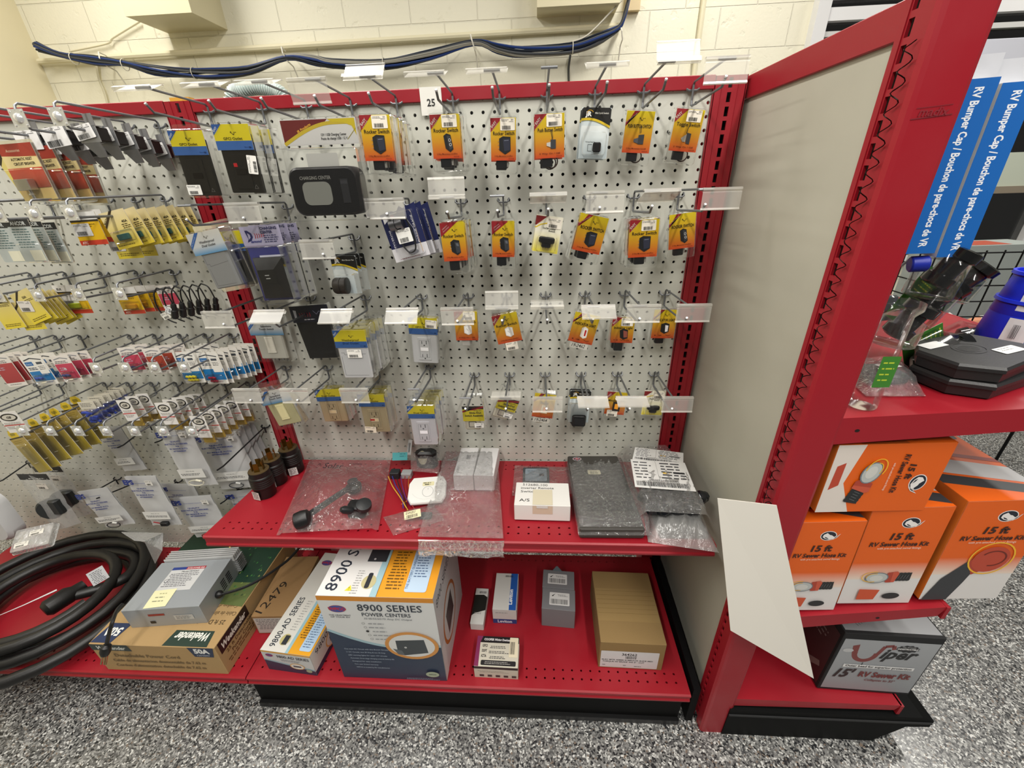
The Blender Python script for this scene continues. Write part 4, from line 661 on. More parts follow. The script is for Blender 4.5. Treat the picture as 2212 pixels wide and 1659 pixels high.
# white printed poly bags
def P_polybag(w=82, h=120, seed=1, prod='loop', col='3a3a3a', head=True, pat='EPS'):
    g = thing('wiring_part_bag', None, 'bagged part'); hw = w/2; q = random.Random(seed); nx, nz = 8, 12; vs = []; fs = []
    for j in range(nz+1):
        for i in range(nx+1):
            a = i/nx; c = j/nz; e = math.sin(PI*a)*math.sin(PI*min(1, c*1.02)); vs.append(((-hw+w*a)*.001, -.003-e*(.003+.010*max(0, c-.45))+q.uniform(-.0016, .0016), (-h*c)*.001+q.uniform(-.001, .001)))
    fs = [(j*(nx+1)+i, (j+1)*(nx+1)+i, (j+1)*(nx+1)+i+1, j*(nx+1)+i+1) for j in range(nz) for i in range(nx)]
    b = B(); b.mesh(vs, fs, 'ffffff', True); b.build('bag_film', 'milky', g, sharp=False)
    s = B(((0, .0005, 0), (1, 0, 0), (0, 0, 1))); s.r(-hw+1, -h+1, hw-1, -1, 'C9CAC9'); s.build('white_backing', 'paper', g)
    t = B(((0, -.0165, 0), (1, 0, 0), (0, 0, 1))); t.t(pat, -hw+20, -20, 16, '2b3c86', w=34, bold=.06, shear=.1); t.ln(-hw+6, -23, -hw+30, 1, 3, 2, '3a4a90', 2); t.ln(-hw+34, -17, hw-4, 1, 3, 1.6, '3a4a90', 6)
    for k_, (tx, wd) in enumerate((('QUALITY', 26), ('ELECTRICAL ACCESSORIES', 58), ('FOR', 9), ('RV MARINE AUTO', 46), ('AFTERMARKET', 34))): t.t(tx, 2, -38-k_*8.2, 4.6, '26377f', w=wd*w/82, bold=.045)
    t.build('blue_print', 'print', g); l = B(((0, -.0185, 0), (1, 0, 0), (0, 0, 1))); l.r(-hw+10, -h*.80, hw-8, -h*.64, 'd9d8d4'); l.t('P/N '+str(q.randint(10, 99))+'-'+str(q.randint(10, 99)), 0, -h*.69, 3.4, '3a3a3c', w=26); l.ln(-hw+14, -h*.73, hw-12, 2, 4.4, 2.6, '4a4a4c', seed); l.build('part_label', 'paper', g)
    if seed % 2: stick(g, hw-16, -16, 22, 18, y=-17, seed=seed, col='e0ddd6')
    p = B(((0, 0, 0), (1, 0, 0), (0, 0, 1))); zc = -h*.001*.89
    if prod == 'loop': p.tube(arc((0, -.0185, zc), .024, 30, 380, 20, (1, 0, 0), (0, 0, .42)), .0017, col, 6); p.tube([(.004, -.0185, zc+.010), (.018, -.0185, zc+.006)], .0032, 'dcd8c4' if col > '8' else 'c9c9c5', 8)
    elif prod == 'plug': p.box((0, -.024, zc-.008), (.026, -.012, zc+.006), '17181a', bev=.003); p.tube([(0, -.018, zc), (-.022, -.018, zc+.006)], .0018, '8b2a30', 6)
    elif prod == 'red': p.tube(arc((-.004, -.0185, zc), .022, 20, 330, 18, (1, 0, 0), (0, 0, .4)), .0017, '8d3434', 6); p.box((.018, -.022, zc-.004), (.034, -.014, zc+.004), '2c3034', bev=.002)
    p.build('wiring_part', 'plastic', g); return g
# ---------------- hanging everything ----------------
ORD = ['front', 'second', 'third', 'fourth', 'fifth', 'sixth', 'seventh', 'eighth', 'ninth']
def hang(fn, pos, tilt, n, step, label, group=None, yaw=0, pitch=0, seed=0, stepv=None):
    """one pack and its copies behind it on the same hook"""
    q = random.Random(seed+n*7); root = fn() if callable(fn) else fn; out = []
    for i in range(n):
        p = Vector(pos)+(Vector(stepv)*i if stepv else Vector((0, step*i, -step*i*.03))); p += Vector((q.uniform(-.003, .003)*min(i, 1), 0, q.uniform(-.002, .002)*min(i, 1)))
        rot = (math.radians(pitch+q.uniform(-1, 1)*min(i, 1)), math.radians(-tilt+q.uniform(-3, 3)*min(i, 1)), math.radians(yaw))
        lb = label if n == 1 else f'{label}, {ORD[i]} on its hook' if n <= 9 else label
        if i == 0:
            root.location = p; root.rotation_euler = rot; root['label'] = lb; LABELS.append(lb)
            if n > 1: root['group'] = group or label+' hanging stack'
        else: dup(root, p, rot, lb)
    return root
HX = lambda c: (c-1.5)*IN
def A(u, v, Y): return at(u, v, 'y', Y)
R0, R8, R11, R17, R25, R26 = 0, -8*IN, -11*IN, -17*IN, -25*IN, -26*IN
# hooks of the right bay: column, row z, what it carries, label holder (angle, yaw, dx) or None
HK = [(-43.3, R0, 'the left black GFCI outlet pack', (-112, 0, -.022), 'front left'), (-38.4, R0, 'the barcoded black GFCI outlet packs', (-112, 0, -.012), ''), (-34.4, R0, 'nothing, above the charging center header', (-110, 0, -.010), ''), (-30.4, R0, 'the large black charging center', (-15, 0, -.012), ''), (-26.4, R0, 'the black rocker switch stack right of the charging center', (-135, 0, -.010), ''),
      (-21.5, R0, 'rocker packs below the number sign', (-110, 0, -.02), ''), (-17.5, R0, 'the second top row rocker packs', (-110, 0, -.01), ''), (-13.5, R0, 'mixed case push button packs', None, ''), (-9.5, R0, 'the black and yellow mini switch pack', (-112, 0, 0), ''), (-5.5, R0, 'the capital letter push button pack', (-155, 0, .02), ''), (-1.5, R0, 'the toggle switch pack', (4, 0, .0), ''),
      (-43.3, R8, 'the grey weatherproof outlet clamshell', (0, 0, -.2), ''), (-38.4, R8, 'the lavender topped charging centers', (0, 0, 0), ''), (-32.4, R11, 'round black fan packs', (0, 0, -.012), ''), (-26.4, R8, 'navy marine socket cards', (3, 0, 0), ''), (-21.5, R8, 'the longest rocker switch stack', (-172, 0, 0), ''), (-17.5, R8, 'second row narrow rocker packs', None, ''), (-13.5, R8, 'the cream canister switch card', (-70, 0, 0), ''), (-9.5, R8, 'the tilted capital letter rocker packs', (0, 0, .010), ''), (-5.5, R8, 'the wide blue-black rocker packs', (-62, 8, .018), ''), (-1.5, R8, 'the slim rocker pack by the right upright', (0, 0, .03), ''),
      (-43.3, R17, 'the speedwire touch switch', (4, 0, -.012), ''), (-38.4, R17, 'the black pouch', (55, 0, -.008), ''), (-32.4, R17, 'white weatherproof outlets', (50, 0, 0), ''), (-26.4, R17, 'the white GFCI outlets', (42, 0, 0), ''), (-21.5, R17, 'white rocker packs in the third row', (0, 0, 0), ''), (-17.5, R17, 'the tilted white rocker packs', (-165, 0, 0), ''), (-13.5, R17, 'nothing, bare between two switch packs', (-105, 0, 0), ''), (-9.5, R17, 'the red indicator light pack', (56, 0, .01), ''), (-5.5, R17, 'dark indicator light packs', (0, 0, .008), ''), (-1.5, R17, 'the capital letter indicator light pack', (0, 0, .014), ''),
      (-43.3, R25, 'the ivory touch switch', (0, 0, -.008), ''), (-38.4, R25, 'the beige dual outlet', (0, 0, -.006), ''), (-32.4, R25, 'beige GFCI outlets', (0, 0, -.003), ''), (-26.5, R25, 'the white dual outlets', None, ''), (-21.5, R26, 'the upright slide-out switch pack', None, ''), (-17.5, R26, 'the twisted slide-out switch pack', (-95, 0, 0), ''), (-13.5, R26, 'the orange numbered pack', (6, 0, .002), ''), (-9.5, R26, 'the square black switch pack', (74, 0, .01), ''), (-5.5, R26, 'the mounting plate pack', (78, 0, .002), ''), (-1.5, R26, 'the last yellow canister pack', (6, 0, .012), '')]
for c, z, what, hd, _ in HK:
    hook(HX(c), z, f'grey wire hook carrying {what}' if 'nothing' not in what else 'empty grey wire hook '+what[9:].replace('bare ', ''), group='wire hooks on the right pegboard')
    if hd and hd[2] > -.1: holder((HX(c), -.174, z+.015), hd[0], f'clear label holder on hook with {what}'.replace('with nothing, ', '').replace('bare ', ''), hd[1], hd[2])
MK = lambda f, **k: (lambda: f(**k))
# top row
hang(MK(P_outlet, red=False), A(398, 282, -.104), -1, 1, .03, 'black GFCI outlet pack at left end of the top row')
hang(MK(P_outlet, sk=(27, -72, 34, 20, -1.4, 84, 3, 'f2f0ea')), A(494.9, 268, -.14), -1, 3, .036, 'black GFCI outlet pack left of the large charging center')
stick(bpy.data.objects[[o.name for o in bpy.data.objects if o.get('label') == 'black GFCI outlet pack at left end of the top row'][0]], -18, -112, 32, 20, seed=4, col='f2f0ea')
hang(P_charging, A(683.4, 255.7, -.165), 0, 1, .03, 'large black charging center in clear clamshell with red-yellow header')
hang(MK(P_switch, pic='wide'), A(807.8, 248, -.17), -1, 5, .026, 'orange-yellow rocker switch pack right of the charging center')
hang(MK(P_switch, pic='slim'), A(959, 246.7, -.126), 0, 4, .022, 'rocker switch pack under the number 25 sign')
hang(MK(P_switch, pic='wide', w=52), A(1086.5, 254.4, -.09), -1, 2, .022, 'top row rocker switch pack right of the number sign pack')
hang(MK(P_switch, title='Push Button Switch', pic='push', foot='2 Way On / Off'), A(1187, 245.3, -.12), 1, 2, .022, 'mixed case push button switch pack in the top row')
hang(MK(P_jr, title='Mini Spdt Switch'), A(1289.8, 232.3, -.056), -3, 2, .016, 'black-topped mini switch card in the top row')
hang(MK(P_switch, title='PUSH BUTTON SWITCH', caps=True, band='diag', pic='pushblk', foot='2 Way Momentary On/Off', sk=None), A(1385.6, 239.7, -.045), -4, 1, .02, 'push button switch pack lettered in capitals, top row right')
hang(MK(P_switch, title='Toggle Switch', pic='toggle', foot='2 Way On / Off'), A(1493.5, 236, -.045), -6, 1, .02, 'toggle switch pack in the top right corner')
# second row
hang(MK(P_rowclam), A(435, 500.5, -.152), 9, 1, .03, 'grey weatherproof dual outlet clamshell beside the left upright', yaw=-6)
hang(MK(P_outlet, red=False, title='Dual Outlet'), A(483, 500, -.10), 2, 2, .035, 'black outlet pack behind the grey weatherproof clamshell')
hang(P_diamond, A(558, 488, -.14), 2, 3, .036, 'charging center pack with lavender header and black body')
hang(MK(P_jr, prod='fan', h=88, title='Mini Blower Fan'), A(739.7, 552.7, -.105), 0, 3, .026, 'black-topped card with round black fan')
hang(P_marine, A(858, 455, -.154), 12, 3, .026, 'navy marine grade card with metal socket and cord', stepv=(.008, .026, -.001))
hang(MK(P_switch, band='two', pic='rocker', foot='2 Way Momentary on/off', sk=None, w=52, h=79, bh=112), A(975, 480.5, -.150), 2, 8, .0155, 'black rocker switch pack in the longest stack', d_ := None) if False else hang(MK(P_switch, band='two', pic='rocker', sk=None, w=52, h=79, bh=112, d=13), A(975, 480.5, -.150), 2, 8, .016, 'rocker switch pack in the longest second row stack')
hang(MK(P_switch, band='two', pic='rocker', sk=None, w=50, bh=108), A(1086, 478.4, -.10), -1, 3, .022, 'narrow rocker switch pack right of the longest stack')
hang(P_canister, A(1189, 466.4, -.13), -9, 2, .02, 'cream and yellow canister switch card in the second row')
hang(MK(P_switch, title='ROCKER SWITCH', caps=True, band='diag', pic='wide', sk=None, w=61), A(1286, 465.7, -.124), -13, 2, .022, 'tilted orange rocker switch pack lettered in capitals', yaw=3)
hang(MK(P_switch, pic='wide', w=61), A(1393, 474.5, -.134), 2, 5, .019, 'wide rocker switch pack with price sticker, second row right')
hang(MK(P_switch, title='ROCKER SWITCH', caps=True, band='diag', pic='slim', sk=None), A(1474.8, 461, -.056), 6, 1, .02, 'slim rocker switch pack by the right upright, capitals')
# third row
hang(MK(P_rowclam, l1='Speedwire', l2='Touch Switch', body='eae7da', inner='plate', w=94, H=116), A(566.5, 688.6, -.050), 0, 1, .03, 'white speedwire touch switch pack beside the left upright')
hang(P_black, A(664, 660, -.05), 3, 1, .03, 'black pouch in clear pack with navy header', yaw=0)
hang(MK(P_outlet, body='ececee', title='Weatherproof', two='Dual Outlet', cover=True, red=False, w=80, bw=74, H=128, mould='77777a', sk=(4, -60, 36, 22, -1.4, 0, 6, 'f2f0ea')), A(752, 713.5, -.150), 0, 5, .028, 'white weatherproof dual outlet pack with yellow-blue label')
hang(MK(P_outlet, body='f0f0f0', title='GFCI Outlet', red=False, w=76, bw=68, H=128, mould='4a4a4a', sk=(22, -16, 30, 22, -1.4, -4, 6, 'efe9dc')), A(912, 686.8, -.055), -3, 2, .026, 'white GFCI outlet pack with yellow-blue label')
hang(MK(P_switch, pic='white', body='d9d5cd', foot='2 Way On / Off', w=57), A(1004.5, 673, -.082), 0, 2, .022, 'third row pack picturing a white rocker switch')
hang(MK(P_switch, pic='white', body='e0d9c2', foot='2 Way Momentary on/off/on', sk=(2, -84), w=62, h=74), A(1088, 679, -.10), 11, 2, .024, 'tilted pack with white rocker switch and low price sticker')
hang(MK(P_switch, title='INDICATOR LIGHT', caps=True, band='diag', pic='red', sk=None, foot='12 V', hand='19-2462', body='c9c5bb', w=62), A(1270.4, 678.5, -.09), -13, 1, .02, 'indicator light pack picturing a red lens, numbered by hand')
hang(MK(P_switch, title='Indicator Light', pic='redblk', foot='12 Volt', w=56, h=68), A(1348.6, 686, -.05), -2, 2, .02, 'indicator light pack with price sticker and dark lens')
hang(MK(P_switch, title='INDICATOR LIGHT', caps=True, band='diag', pic='whtblk', sk=None, foot='12 V'), A(1439.7, 669, -.04), -1, 1, .02, 'indicator light pack by the right upright, capitals')
# fourth row
hang(MK(P_rowclam, l1='Speedwire', l2='Touch Switch', body='dfd8a6', inner='plate', w=86, H=112, lh=40), A(585, 843.5, -.112), 11, 1, .03, 'ivory touch switch pack in the bottom row by left upright', yaw=4)
hang(MK(P_outlet, body='dcc49a', title='Dual Outlet', red=False, w=76, bw=72, H=108, lh=38, mould='5c4a34'), A(705.5, 841, -.06), 2, 2, .03, 'beige dual outlet pack in the bottom row')
hang(MK(P_outlet, body='c9b690', title='GFCI Outlet', red=True, w=74, bw=70, H=122, lh=38, mould='4c3c2c', sk=(-18, -112, 32, 20, -1.4, -3, 5, 'e9dcc8')), A(799, 852, -.105), 0, 3, .030, 'tan GFCI outlet pack with red button')
hang(MK(P_outlet, body='eeebf2', title='Dual Outlet', red=False, w=72, bw=66, H=124, lh=38, mould='5a5660'), A(907.5, 877, -.142), 0, 5, .026, 'white dual outlet pack hanging above the shelf')
hang(P_slide, A(1020.5, 877.5, -.085), 1, 1, .03, 'slide-out switch pack hanging straight')
hang(MK(P_slide, h=40), A(1101, 861, -.045), -22, 1, .03, 'slide-out switch pack twisted on its hook', yaw=8)
hang(MK(P_switch, title='Bezel', band='diag', pic='plateor', sk=None, foot='', hand='19-2464', w=56, h=72, body='ddd6b8'), A(1179, 851, -.114), -8, 1, .03, 'orange pack numbered by hand behind a label holder')
hang(MK(P_jr, w=58, h=104, prod='square', title='Switch'), A(1255, 844, -.03), -2, 2, .014, 'clear pack with square black switch in the bottom row')
hang(MK(P_switch, title='Mounting Plate', pic='plate', sk=(-6, -68), foot='', w=56, h=72, body='c9c6be', bh=88), A(1335, 847, -.04), -5, 1, .02, 'mounting plate pack with price sticker at its foot')
hang(MK(P_canister, w=58, h=78, title='Replacement'), A(1416, 844, -.04), -2, 1, .02, 'pale yellow card with black square at bottom right')
# ---------------- left bay ----------------
LX = lambda c: (c-49.5)*IN
NTH = ['first', 'second', 'third', 'fourth', 'fifth', 'sixth', 'seventh', 'eighth', 'ninth']
for row, r, L, cs in (('top', 1, .226, [-9.37, -6.37, -3.37, -.37]), ('second', 7, .237, [-14.37, -11.37, -8.37, -5.37, -2.37]), ('third', 14, .165, [-20.37, -16.37, -12.37, -8.37, -4.37]), ('fourth', 21, .186, [-24.37, -21.37, -18.37, -12.37, -9.37, -6.37, -3.37, -.37]), ('fifth', 27, .236, [-27.37, -24.37, -18.37, -15.37, -12.37, -9.37, -6.37, -3.37, -.37])):
    for i, c in enumerate(cs):
        hook(LX(c), -r*IN, f'long chrome-plated-end hook, {NTH[len(cs)-1-i]} from the post, {row} row of left bay', L=L, plate=True, up=.012 if r == 1 else .006, group='chrome ended hooks on the left pegboard')
def peg(b0, tip, label):
    p0 = at(*b0, 'y', -.010); p1 = at(*tip, 'x', p0.x); g = thing('peg_hook', label, 'hook', p0, group='plain black peg hooks on the left pegboard'); d = p1-p0
    b = B(); b.tube([(0, 0, 0), tuple(d*.93), tuple(d*.985+Vector((0, -.012, .004)))], .0021, '303134', 6); b.build('arm', 'wire', g)
    b = B(); b.tube([(-.0127, .016, .004), (-.0127, .004, .0), (-.006, .0, -.002), (.006, .0, -.002), (.0127, .004, 0), (.0127, .016, .004)], .0021, '303134', 6); b.tube([(0, 0, 0), (0, 0, -.02)], .0021, '303134', 6); b.build('bracket', 'wire', g)
peg((571, 923), (475, 1014), 'bare black peg hook above the red shelf corner'); peg((323, 918), (262, 965), 'black peg hook between two white poly bags'); peg((222, 932), (166, 954), 'black peg hook holding the tall left poly bag')
peg((250, 1036), (184, 1073), 'black peg hook piercing the low left poly bag'); peg((300, 1040), (216, 1074), 'black peg hook through the folded poly bag'); peg((382, 1041), (322, 1081), 'black peg hook in front of the red-wire bag'); peg((60, 1000), (2, 1040), 'black peg hook holding the bagged dark plug'); peg((516, 1056), (482, 1085), 'black peg hook by the bag half under the shelf'); peg((378, 936), (342, 954), 'black peg hook holding the bag with white loop')
def fan(fn, f, b, hx, n, label, tilt=0, yaw=0, seed=0, pitch=0):
    pf = at(*f, 'x', hx); pf = pf if -.26 < pf.y < -.03 else at(*f, 'y', -.20 if pf.y < -.26 else -.04)
    sv = None
    if n > 1:
        pb = at(*b, 'x', hx); pb = pb if -.24 < pb.y < -.012 else at(*b, 'y', -.02); sv = (pb-pf)/(n-1)
        if sv.y < .009: sv.y = .009
    return hang(fn, pf, tilt, n, .02, label, stepv=sv, yaw=yaw, seed=seed, pitch=pitch)
def bracket_tag():
    g = P_bracket(); P_tag(g, 40, 24, 8, -22); return g
def bracket_big():
    g = P_bracket(); P_tag(g, 52, 34, 4, -24); return g
fan(bracket_tag, (190, 258), (343, 299), LX(-.37), 5, 'grey bracket breaker on the hook nearest the post', 2)
fan(bracket_big, (127, 267), (205, 292), LX(-3.37), 3, 'grey bracket breaker with large barcode tag', 3)
fan(bracket_big, (70, 275), (110, 286), LX(-6.37), 2, 'grey bracket breaker at far left of the top row', -2)
fan(P_breaker, (27, 310), (158, 330), LX(-6.37), 4, 'red and cream automatic reset breaker pack', 2)
fan(MK(flatcard, name='fuse_card', cat='fuse card', w=50, h=90, draw=d_yel), (2, 322), (0, 0), LX(-8.4), 1, 'yellow card at far left beside the breaker packs', 14)
fan(MK(flatcard, name='terminal_pack', cat='terminal pack', w=52, h=84, draw=d_ancor, shell=(-23, -84, 23, -48, 3, 2, 14, 'clear', 'blister', -8)), (33, 474), (92, 480), LX(-8.37), 3, 'clear pack with black header and grey-green print')
fan(MK(flatcard, name='terminal_pack', cat='terminal pack', w=52, h=84, draw=d_ancor), (-14, 478), (0, 0), LX(-11.37), 1, 'clear black-header pack cut off by the left edge')
fan(MK(flatcard, name='fuse_card', cat='fuse card', w=66, h=68, draw=d_atc, extra=lambda g, hw, h: stick(g, -12, -36, 40, 26, seed=2, col='dcdad6')), (172, 458), (186, 452), LX(-5.37), 2, 'yellow fuse card with white price sticker and red foot', 2)
fan(MK(flatcard, name='fuse_card', cat='fuse card', w=62, h=76, draw=d_fuse, extra=x_fuse('1E5A58')), (238, 456), (388, 449), LX(-2.37), 8, 'cream-yellow maxi fuse card', 10, seed=3)
fan(MK(flatcard, name='fuse_card', cat='fuse card', w=62, h=52, draw=d_yel, extra=lambda g, hw, h: stick(g, -22, -22, 36, 26, seed=2, col='dcdad6')), (262, 507), (296, 503), LX(-3.4), 2, 'yellow card with sticker hanging below the maxi fuses', 2)
fan(MK(flatcard, name='fuse_card', cat='fuse card', w=58, h=76, draw=d_yel, extra=lambda g, hw, h: stick(g, -10, -34, 34, 26, rot=-18, seed=2, col='dcd6ce')), (38, 630), (112, 636), LX(-14.6), 7, 'yellow 50A fuse card tilted with price sticker', 18, seed=5)
fan(MK(flatcard, name='fuse_card', cat='fuse card', w=58, h=70, draw=d_yel), (42, 652), (0, 0), LX(-15.2), 1, 'lowest yellow fuse card at the left edge', 4)
fan(MK(flatcard, name='fuse_card', cat='fuse card', w=58, h=80, draw=d_yel), (-12, 640), (0, 0), LX(-17), 1, 'yellow fuse card cut off by the left edge', 6)
fan(MK(flatcard, name='fuse_card', cat='fuse card', w=76, h=72, draw=d_atc, extra=lambda g, hw, h: (stick(g, -8, -36, 46, 26, seed=2, col='e6e2dc'), x_fuse('a8b41c')(g, hw, h))), (141, 616), (0, 0), LX(-12.37), 1, 'yellow ATC fuse pack with price sticker', 1)
fan(MK(flatcard, name='fuse_card', cat='fuse card', w=60, h=70, draw=d_atc, extra=x_fuse('E0A010')), (266, 621), (312, 616), LX(-8.37), 3, 'yellow fuse pack with orange fuse and red foot', 2)
fan(MK(flatcard, name='fuse_card', cat='fuse card', w=52, h=62, draw=d_pink()), (352, 616), (0, 0), LX(-5), 1, 'pink and white card behind the black fuse holders', 3)
# black inline fuse holders
for i in range(6):
    p = at(340+i*19, 626-i*2, 'y', -.145+i*.022); g = thing('inline_fuse_holder', f'black inline fuse holder with looped wire, {ORD[i]} in the bundle', 'fuse holder', p, group='inline fuse holders on the third row'); q = random.Random(i)
    b = B(); b.tube(spline([(.0, -.0, .004), (-.014, 0, -.012), (-.018, 0, -.045), (-.004, 0, -.072), (.014, 0, -.082)], 5)+[], .0017, '141414', 6); b.tube(spline([(.0, 0, .004), (.016, 0, -.004), (.022, 0, -.024), (.024, 0, -.036)], 5), .0017, '141414', 6); b.build('wire', 'rubber', g)
    b = B(); b.lathe([(.0045, 0), (.006, .004), (.006, .016), (.0075, .017), (.0075, .034), (.005, .038)], '161616', (.025, 0, -.034), 12, (-.25, 0, -1)); b.build('holder_body', 'rubber', g)
    if i == 0: stick(g, -2, -62, 22, 16, y=-4, rot=20, col='d9d6cc'); stick(g, 12, -48, 16, 14, y=-6, rot=60, col='d6d8d8')
fan(MK(flatcard, name='terminal_card', cat='terminal card', w=56, h=84, draw=d_pink('B04046', 'A0343A')), (-8, 768), (38, 760), LX(-18.37), 4, 'red terminal card at the left edge', 6)
fan(MK(flatcard, name='terminal_card', cat='terminal card', w=60, h=80, draw=d_blue, extra=x_conn('23449a', 2, False)), (62, 768), (92, 762), LX(-15.0), 2, 'blue and white card of blue connectors', 6)
fan(MK(flatcard, name='terminal_card', cat='terminal card', w=50, h=72, draw=d_pink(), extra=x_conn('26356e', 2, False)), (125, 768), (168, 758), LX(-12.37), 3, 'pink connector card left of the chrome end plate', 5)
fan(MK(flatcard, name='terminal_card', cat='terminal card', w=50, h=74, draw=d_pink(), extra=x_conn('22264e', 2, False)), (270, 750), (298, 743), LX(-7.6), 2, 'pink connector card in the middle of the fourth row', 5)
fan(MK(flatcard, name='terminal_card', cat='terminal card', w=48, h=72, draw=d_pink('A8402E', '8a3426'), extra=x_conn('4a2c20', 2, False)), (323, 752), (378, 742), LX(-5.0), 3, 'rust red connector card in the fourth row', 5)
fan(MK(flatcard, name='terminal_card', cat='terminal card', w=58, h=90, draw=d_blue, extra=x_conn('E3D02A', 3)), (393, 760), (452, 741), LX(-2.6), 4, 'blue and white card with yellow connectors', 3)
fan(MK(flatcard, name='terminal_card', cat='terminal card', w=60, h=92, draw=d_blue, extra=x_conn('A31C38', 2)), (444, 761), (524, 742), LX(-.37), 7, 'blue and white card with red connectors', 2)
def zipy(): return flatcard('terminal_card', 'terminal card', 68, 116, d_zipy, lambda g, hw, h: (x_hexy(g, hw, h), B().box((-.012, -.006, -.085), (.006, .0, -.03), 'E8E0A0', bev=.002).build('part', 'clear', g)), (-31, -112, 31, -22, 2, 1, 4, 'clear', 'blister', -7))
fan(zipy, (34, 945), (168, 872), LX(-16.4), 7, 'olive yellow card with hexagonal header', 16, yaw=-10)
def bluet():
    g = flatcard('terminal_pack', 'terminal pack', 44, 20, lambda b, hw, h: (b.rr(-hw, -h, hw, 0, 2, 'CFC9B8'), b.ln(-hw+4, -6, hw-6, 3, 4, 2, '5a5a5a', 3))); b = B(); q = random.Random(2)
    for i in range(9): x = q.uniform(-.016, .010); z = -.026-q.uniform(0, .026); b.tube([(x, -.004-q.uniform(0, .008), z), (x+.010, -.006, z+q.uniform(-.006, .006))], .0036, '2A409E', 7)
    b.build('blue_terminals', 'plastic', g); blister(g, -22, -62, 22, -20, 2, 1, 16, 'clear', 'poly_pouch', -12); return g
fan(bluet, (183, 868), (248, 838), LX(-11.4), 7, 'clear pouch of blue insulated terminals', 4)
fan(MK(flatcard, name='terminal_pack', cat='terminal pack', w=36, h=62, draw=d_gb, extra=x_gb), (263, 864), (304, 850), LX(-8.0), 3, 'white card with black oval logo, left hook', 4)
fan(MK(flatcard, name='terminal_pack', cat='terminal pack', w=40, h=66, draw=d_gb, extra=x_gb), (348, 870), (416, 850), LX(-4.6), 5, 'white card with black oval logo, middle hook', 2)
fan(MK(flatcard, name='terminal_pack', cat='terminal pack', w=40, h=66, draw=d_gb, extra=x_gb), (424, 899), (512, 858), LX(-.9), 6, 'white card with black oval logo, hook by the post', 0)
fan(MK(flatcard, name='terminal_pack', cat='terminal pack', w=60, h=60, draw=d_gb), (10, 890), (0, 0), LX(-19), 1, 'white card among blue terminals at the left edge', 6)
for nm, u, v, Y, W_, H_, tl, sd, pr, cl, lab in (('a', 234, 921, -.05, 82, 168, 6, 2, 'none', '8a8a86', 'tall narrow white poly bag below the blue terminals'), ('c', 462, 934, -.07, 145, 212, 6, 5, 'loop', '3f4246', 'largest white poly bag with dark looped wire'), ('b', 374, 924, -.13, 98, 206, 4, 3, 'loop', 'cfcbb8', 'white poly bag with pale looped wire'),
        ('g', 382, 1044, -.05, 120, 100, 0, 6, 'none', '8a8a86', 'white poly bag half hidden behind the red-wire bag'), ('d', 200, 1056, -.13, 112, 152, 10, 4, 'loop', '3a3a3c', 'low left white poly bag with tilted top'), ('e', 303, 1027, -.15, 100, 196, 2, 7, 'plug', '17181a', 'folded white poly bag with black plug'), ('f', 414, 1071, -.11, 134, 172, 6, 9, 'red', '8d3434', 'white poly bag with red wire loop'), ('h', 520, 1058, -.04, 110, 90, 8, 11, 'none', '8a8a86', 'white poly bag partly under the red shelf')):
    hang(MK(P_polybag, w=W_, h=H_, seed=sd, prod=pr, col=cl), A(u, v, Y), tl, 1, .02, lab, seed=sd)
r_ = [o for o in COL.objects if o.get('label') == 'largest white poly bag with dark looped wire'][0]
for i in range(3): dup(r_, r_.location+Vector((.010+.006*i, .017*(i+1), .006)), r_.rotation_euler, f'white poly bag stacked behind the largest one, {ORD[i+1]} from front', 'white poly bags stacked on one peg')
r_['group'] = 'white poly bags stacked on one peg'
# clear bags with dark plugs
for (u, v, Y, sd, lab) in ((71, 1022, -.12, 1, 'hazy bag with black header and round dark plug'), (102, 1006, -.05, 2, 'hazy bag with black header behind the first one')):
    g = thing('plug_bag', lab, 'bagged part', A(u, v, Y), (0, math.radians(-1), 0)); b = B(); vs = []; q = random.Random(sd)
    for j in range(13):
        for i in range(9): a = i/8; c = j/12; e = math.sin(PI*a)*min(1, c*2); vs.append((-.055+.11*a, -.004-.022*e*(.3+c*.9)+q.uniform(-.002, .002), -.205*c))
    b.mesh(vs, [(j*9+i, (j+1)*9+i, (j+1)*9+i+1, j*9+i+1) for j in range(12) for i in range(8)], 'ffffff', True).build('bag_film', 'haze', g, sharp=False)
    b = B(((0, -.006, 0), (1, 0, 0), (0, 0, 1))); b.box((-.050, -.0055, -.022), (.050, -.0045, 0), '1c1a1a'); b.ln(-20, -18, 44, 1, 3, 4, 'c9c9c4', 3); b.build('header_card', 'print', g); stick(g, 36, -34, 34, 22, y=-22, col='dad2c8', seed=3)
    b = B(); b.lathe([(.020, -.02), (.034, -.018), (.036, 0), (.030, .006)], '26292a', (-.010, -.014, -.138), 20, (.3, -1, .1)); b.box((.012, -.026, -.150), (.044, -.002, -.095), '1f2223', bev=.006); b.build('plug', 'rubber', g)
g = thing('surge_protector', 'white rounded surge guard housing at the left edge', 'surge protector', at(-20, 1110, 'y', -.17)); b = B(); loft(b, [rring(-85, -78, 70, 82, 40, -34, 5), rring(-92, -85, 78, 90, 42, -24, 5), rring(-92, -85, 78, 90, 42, 10, 5)], 'c9c9c9', True, True, True); b.build('housing', 'plastic', g); b = B(((0, -.0345, 0), (1, 0, 0), (0, 0, 1))); b.t('Guard', 34, -12, 15, '2a2a2c', rot=35, w=50, bold=.02); b.line([(20, -26), (62, 6)], 1.4, '2a2a2c'); b.rr(-4, 30, 30, 58, 10, '3c3c3c'); b.build('printed_label', 'print', g)
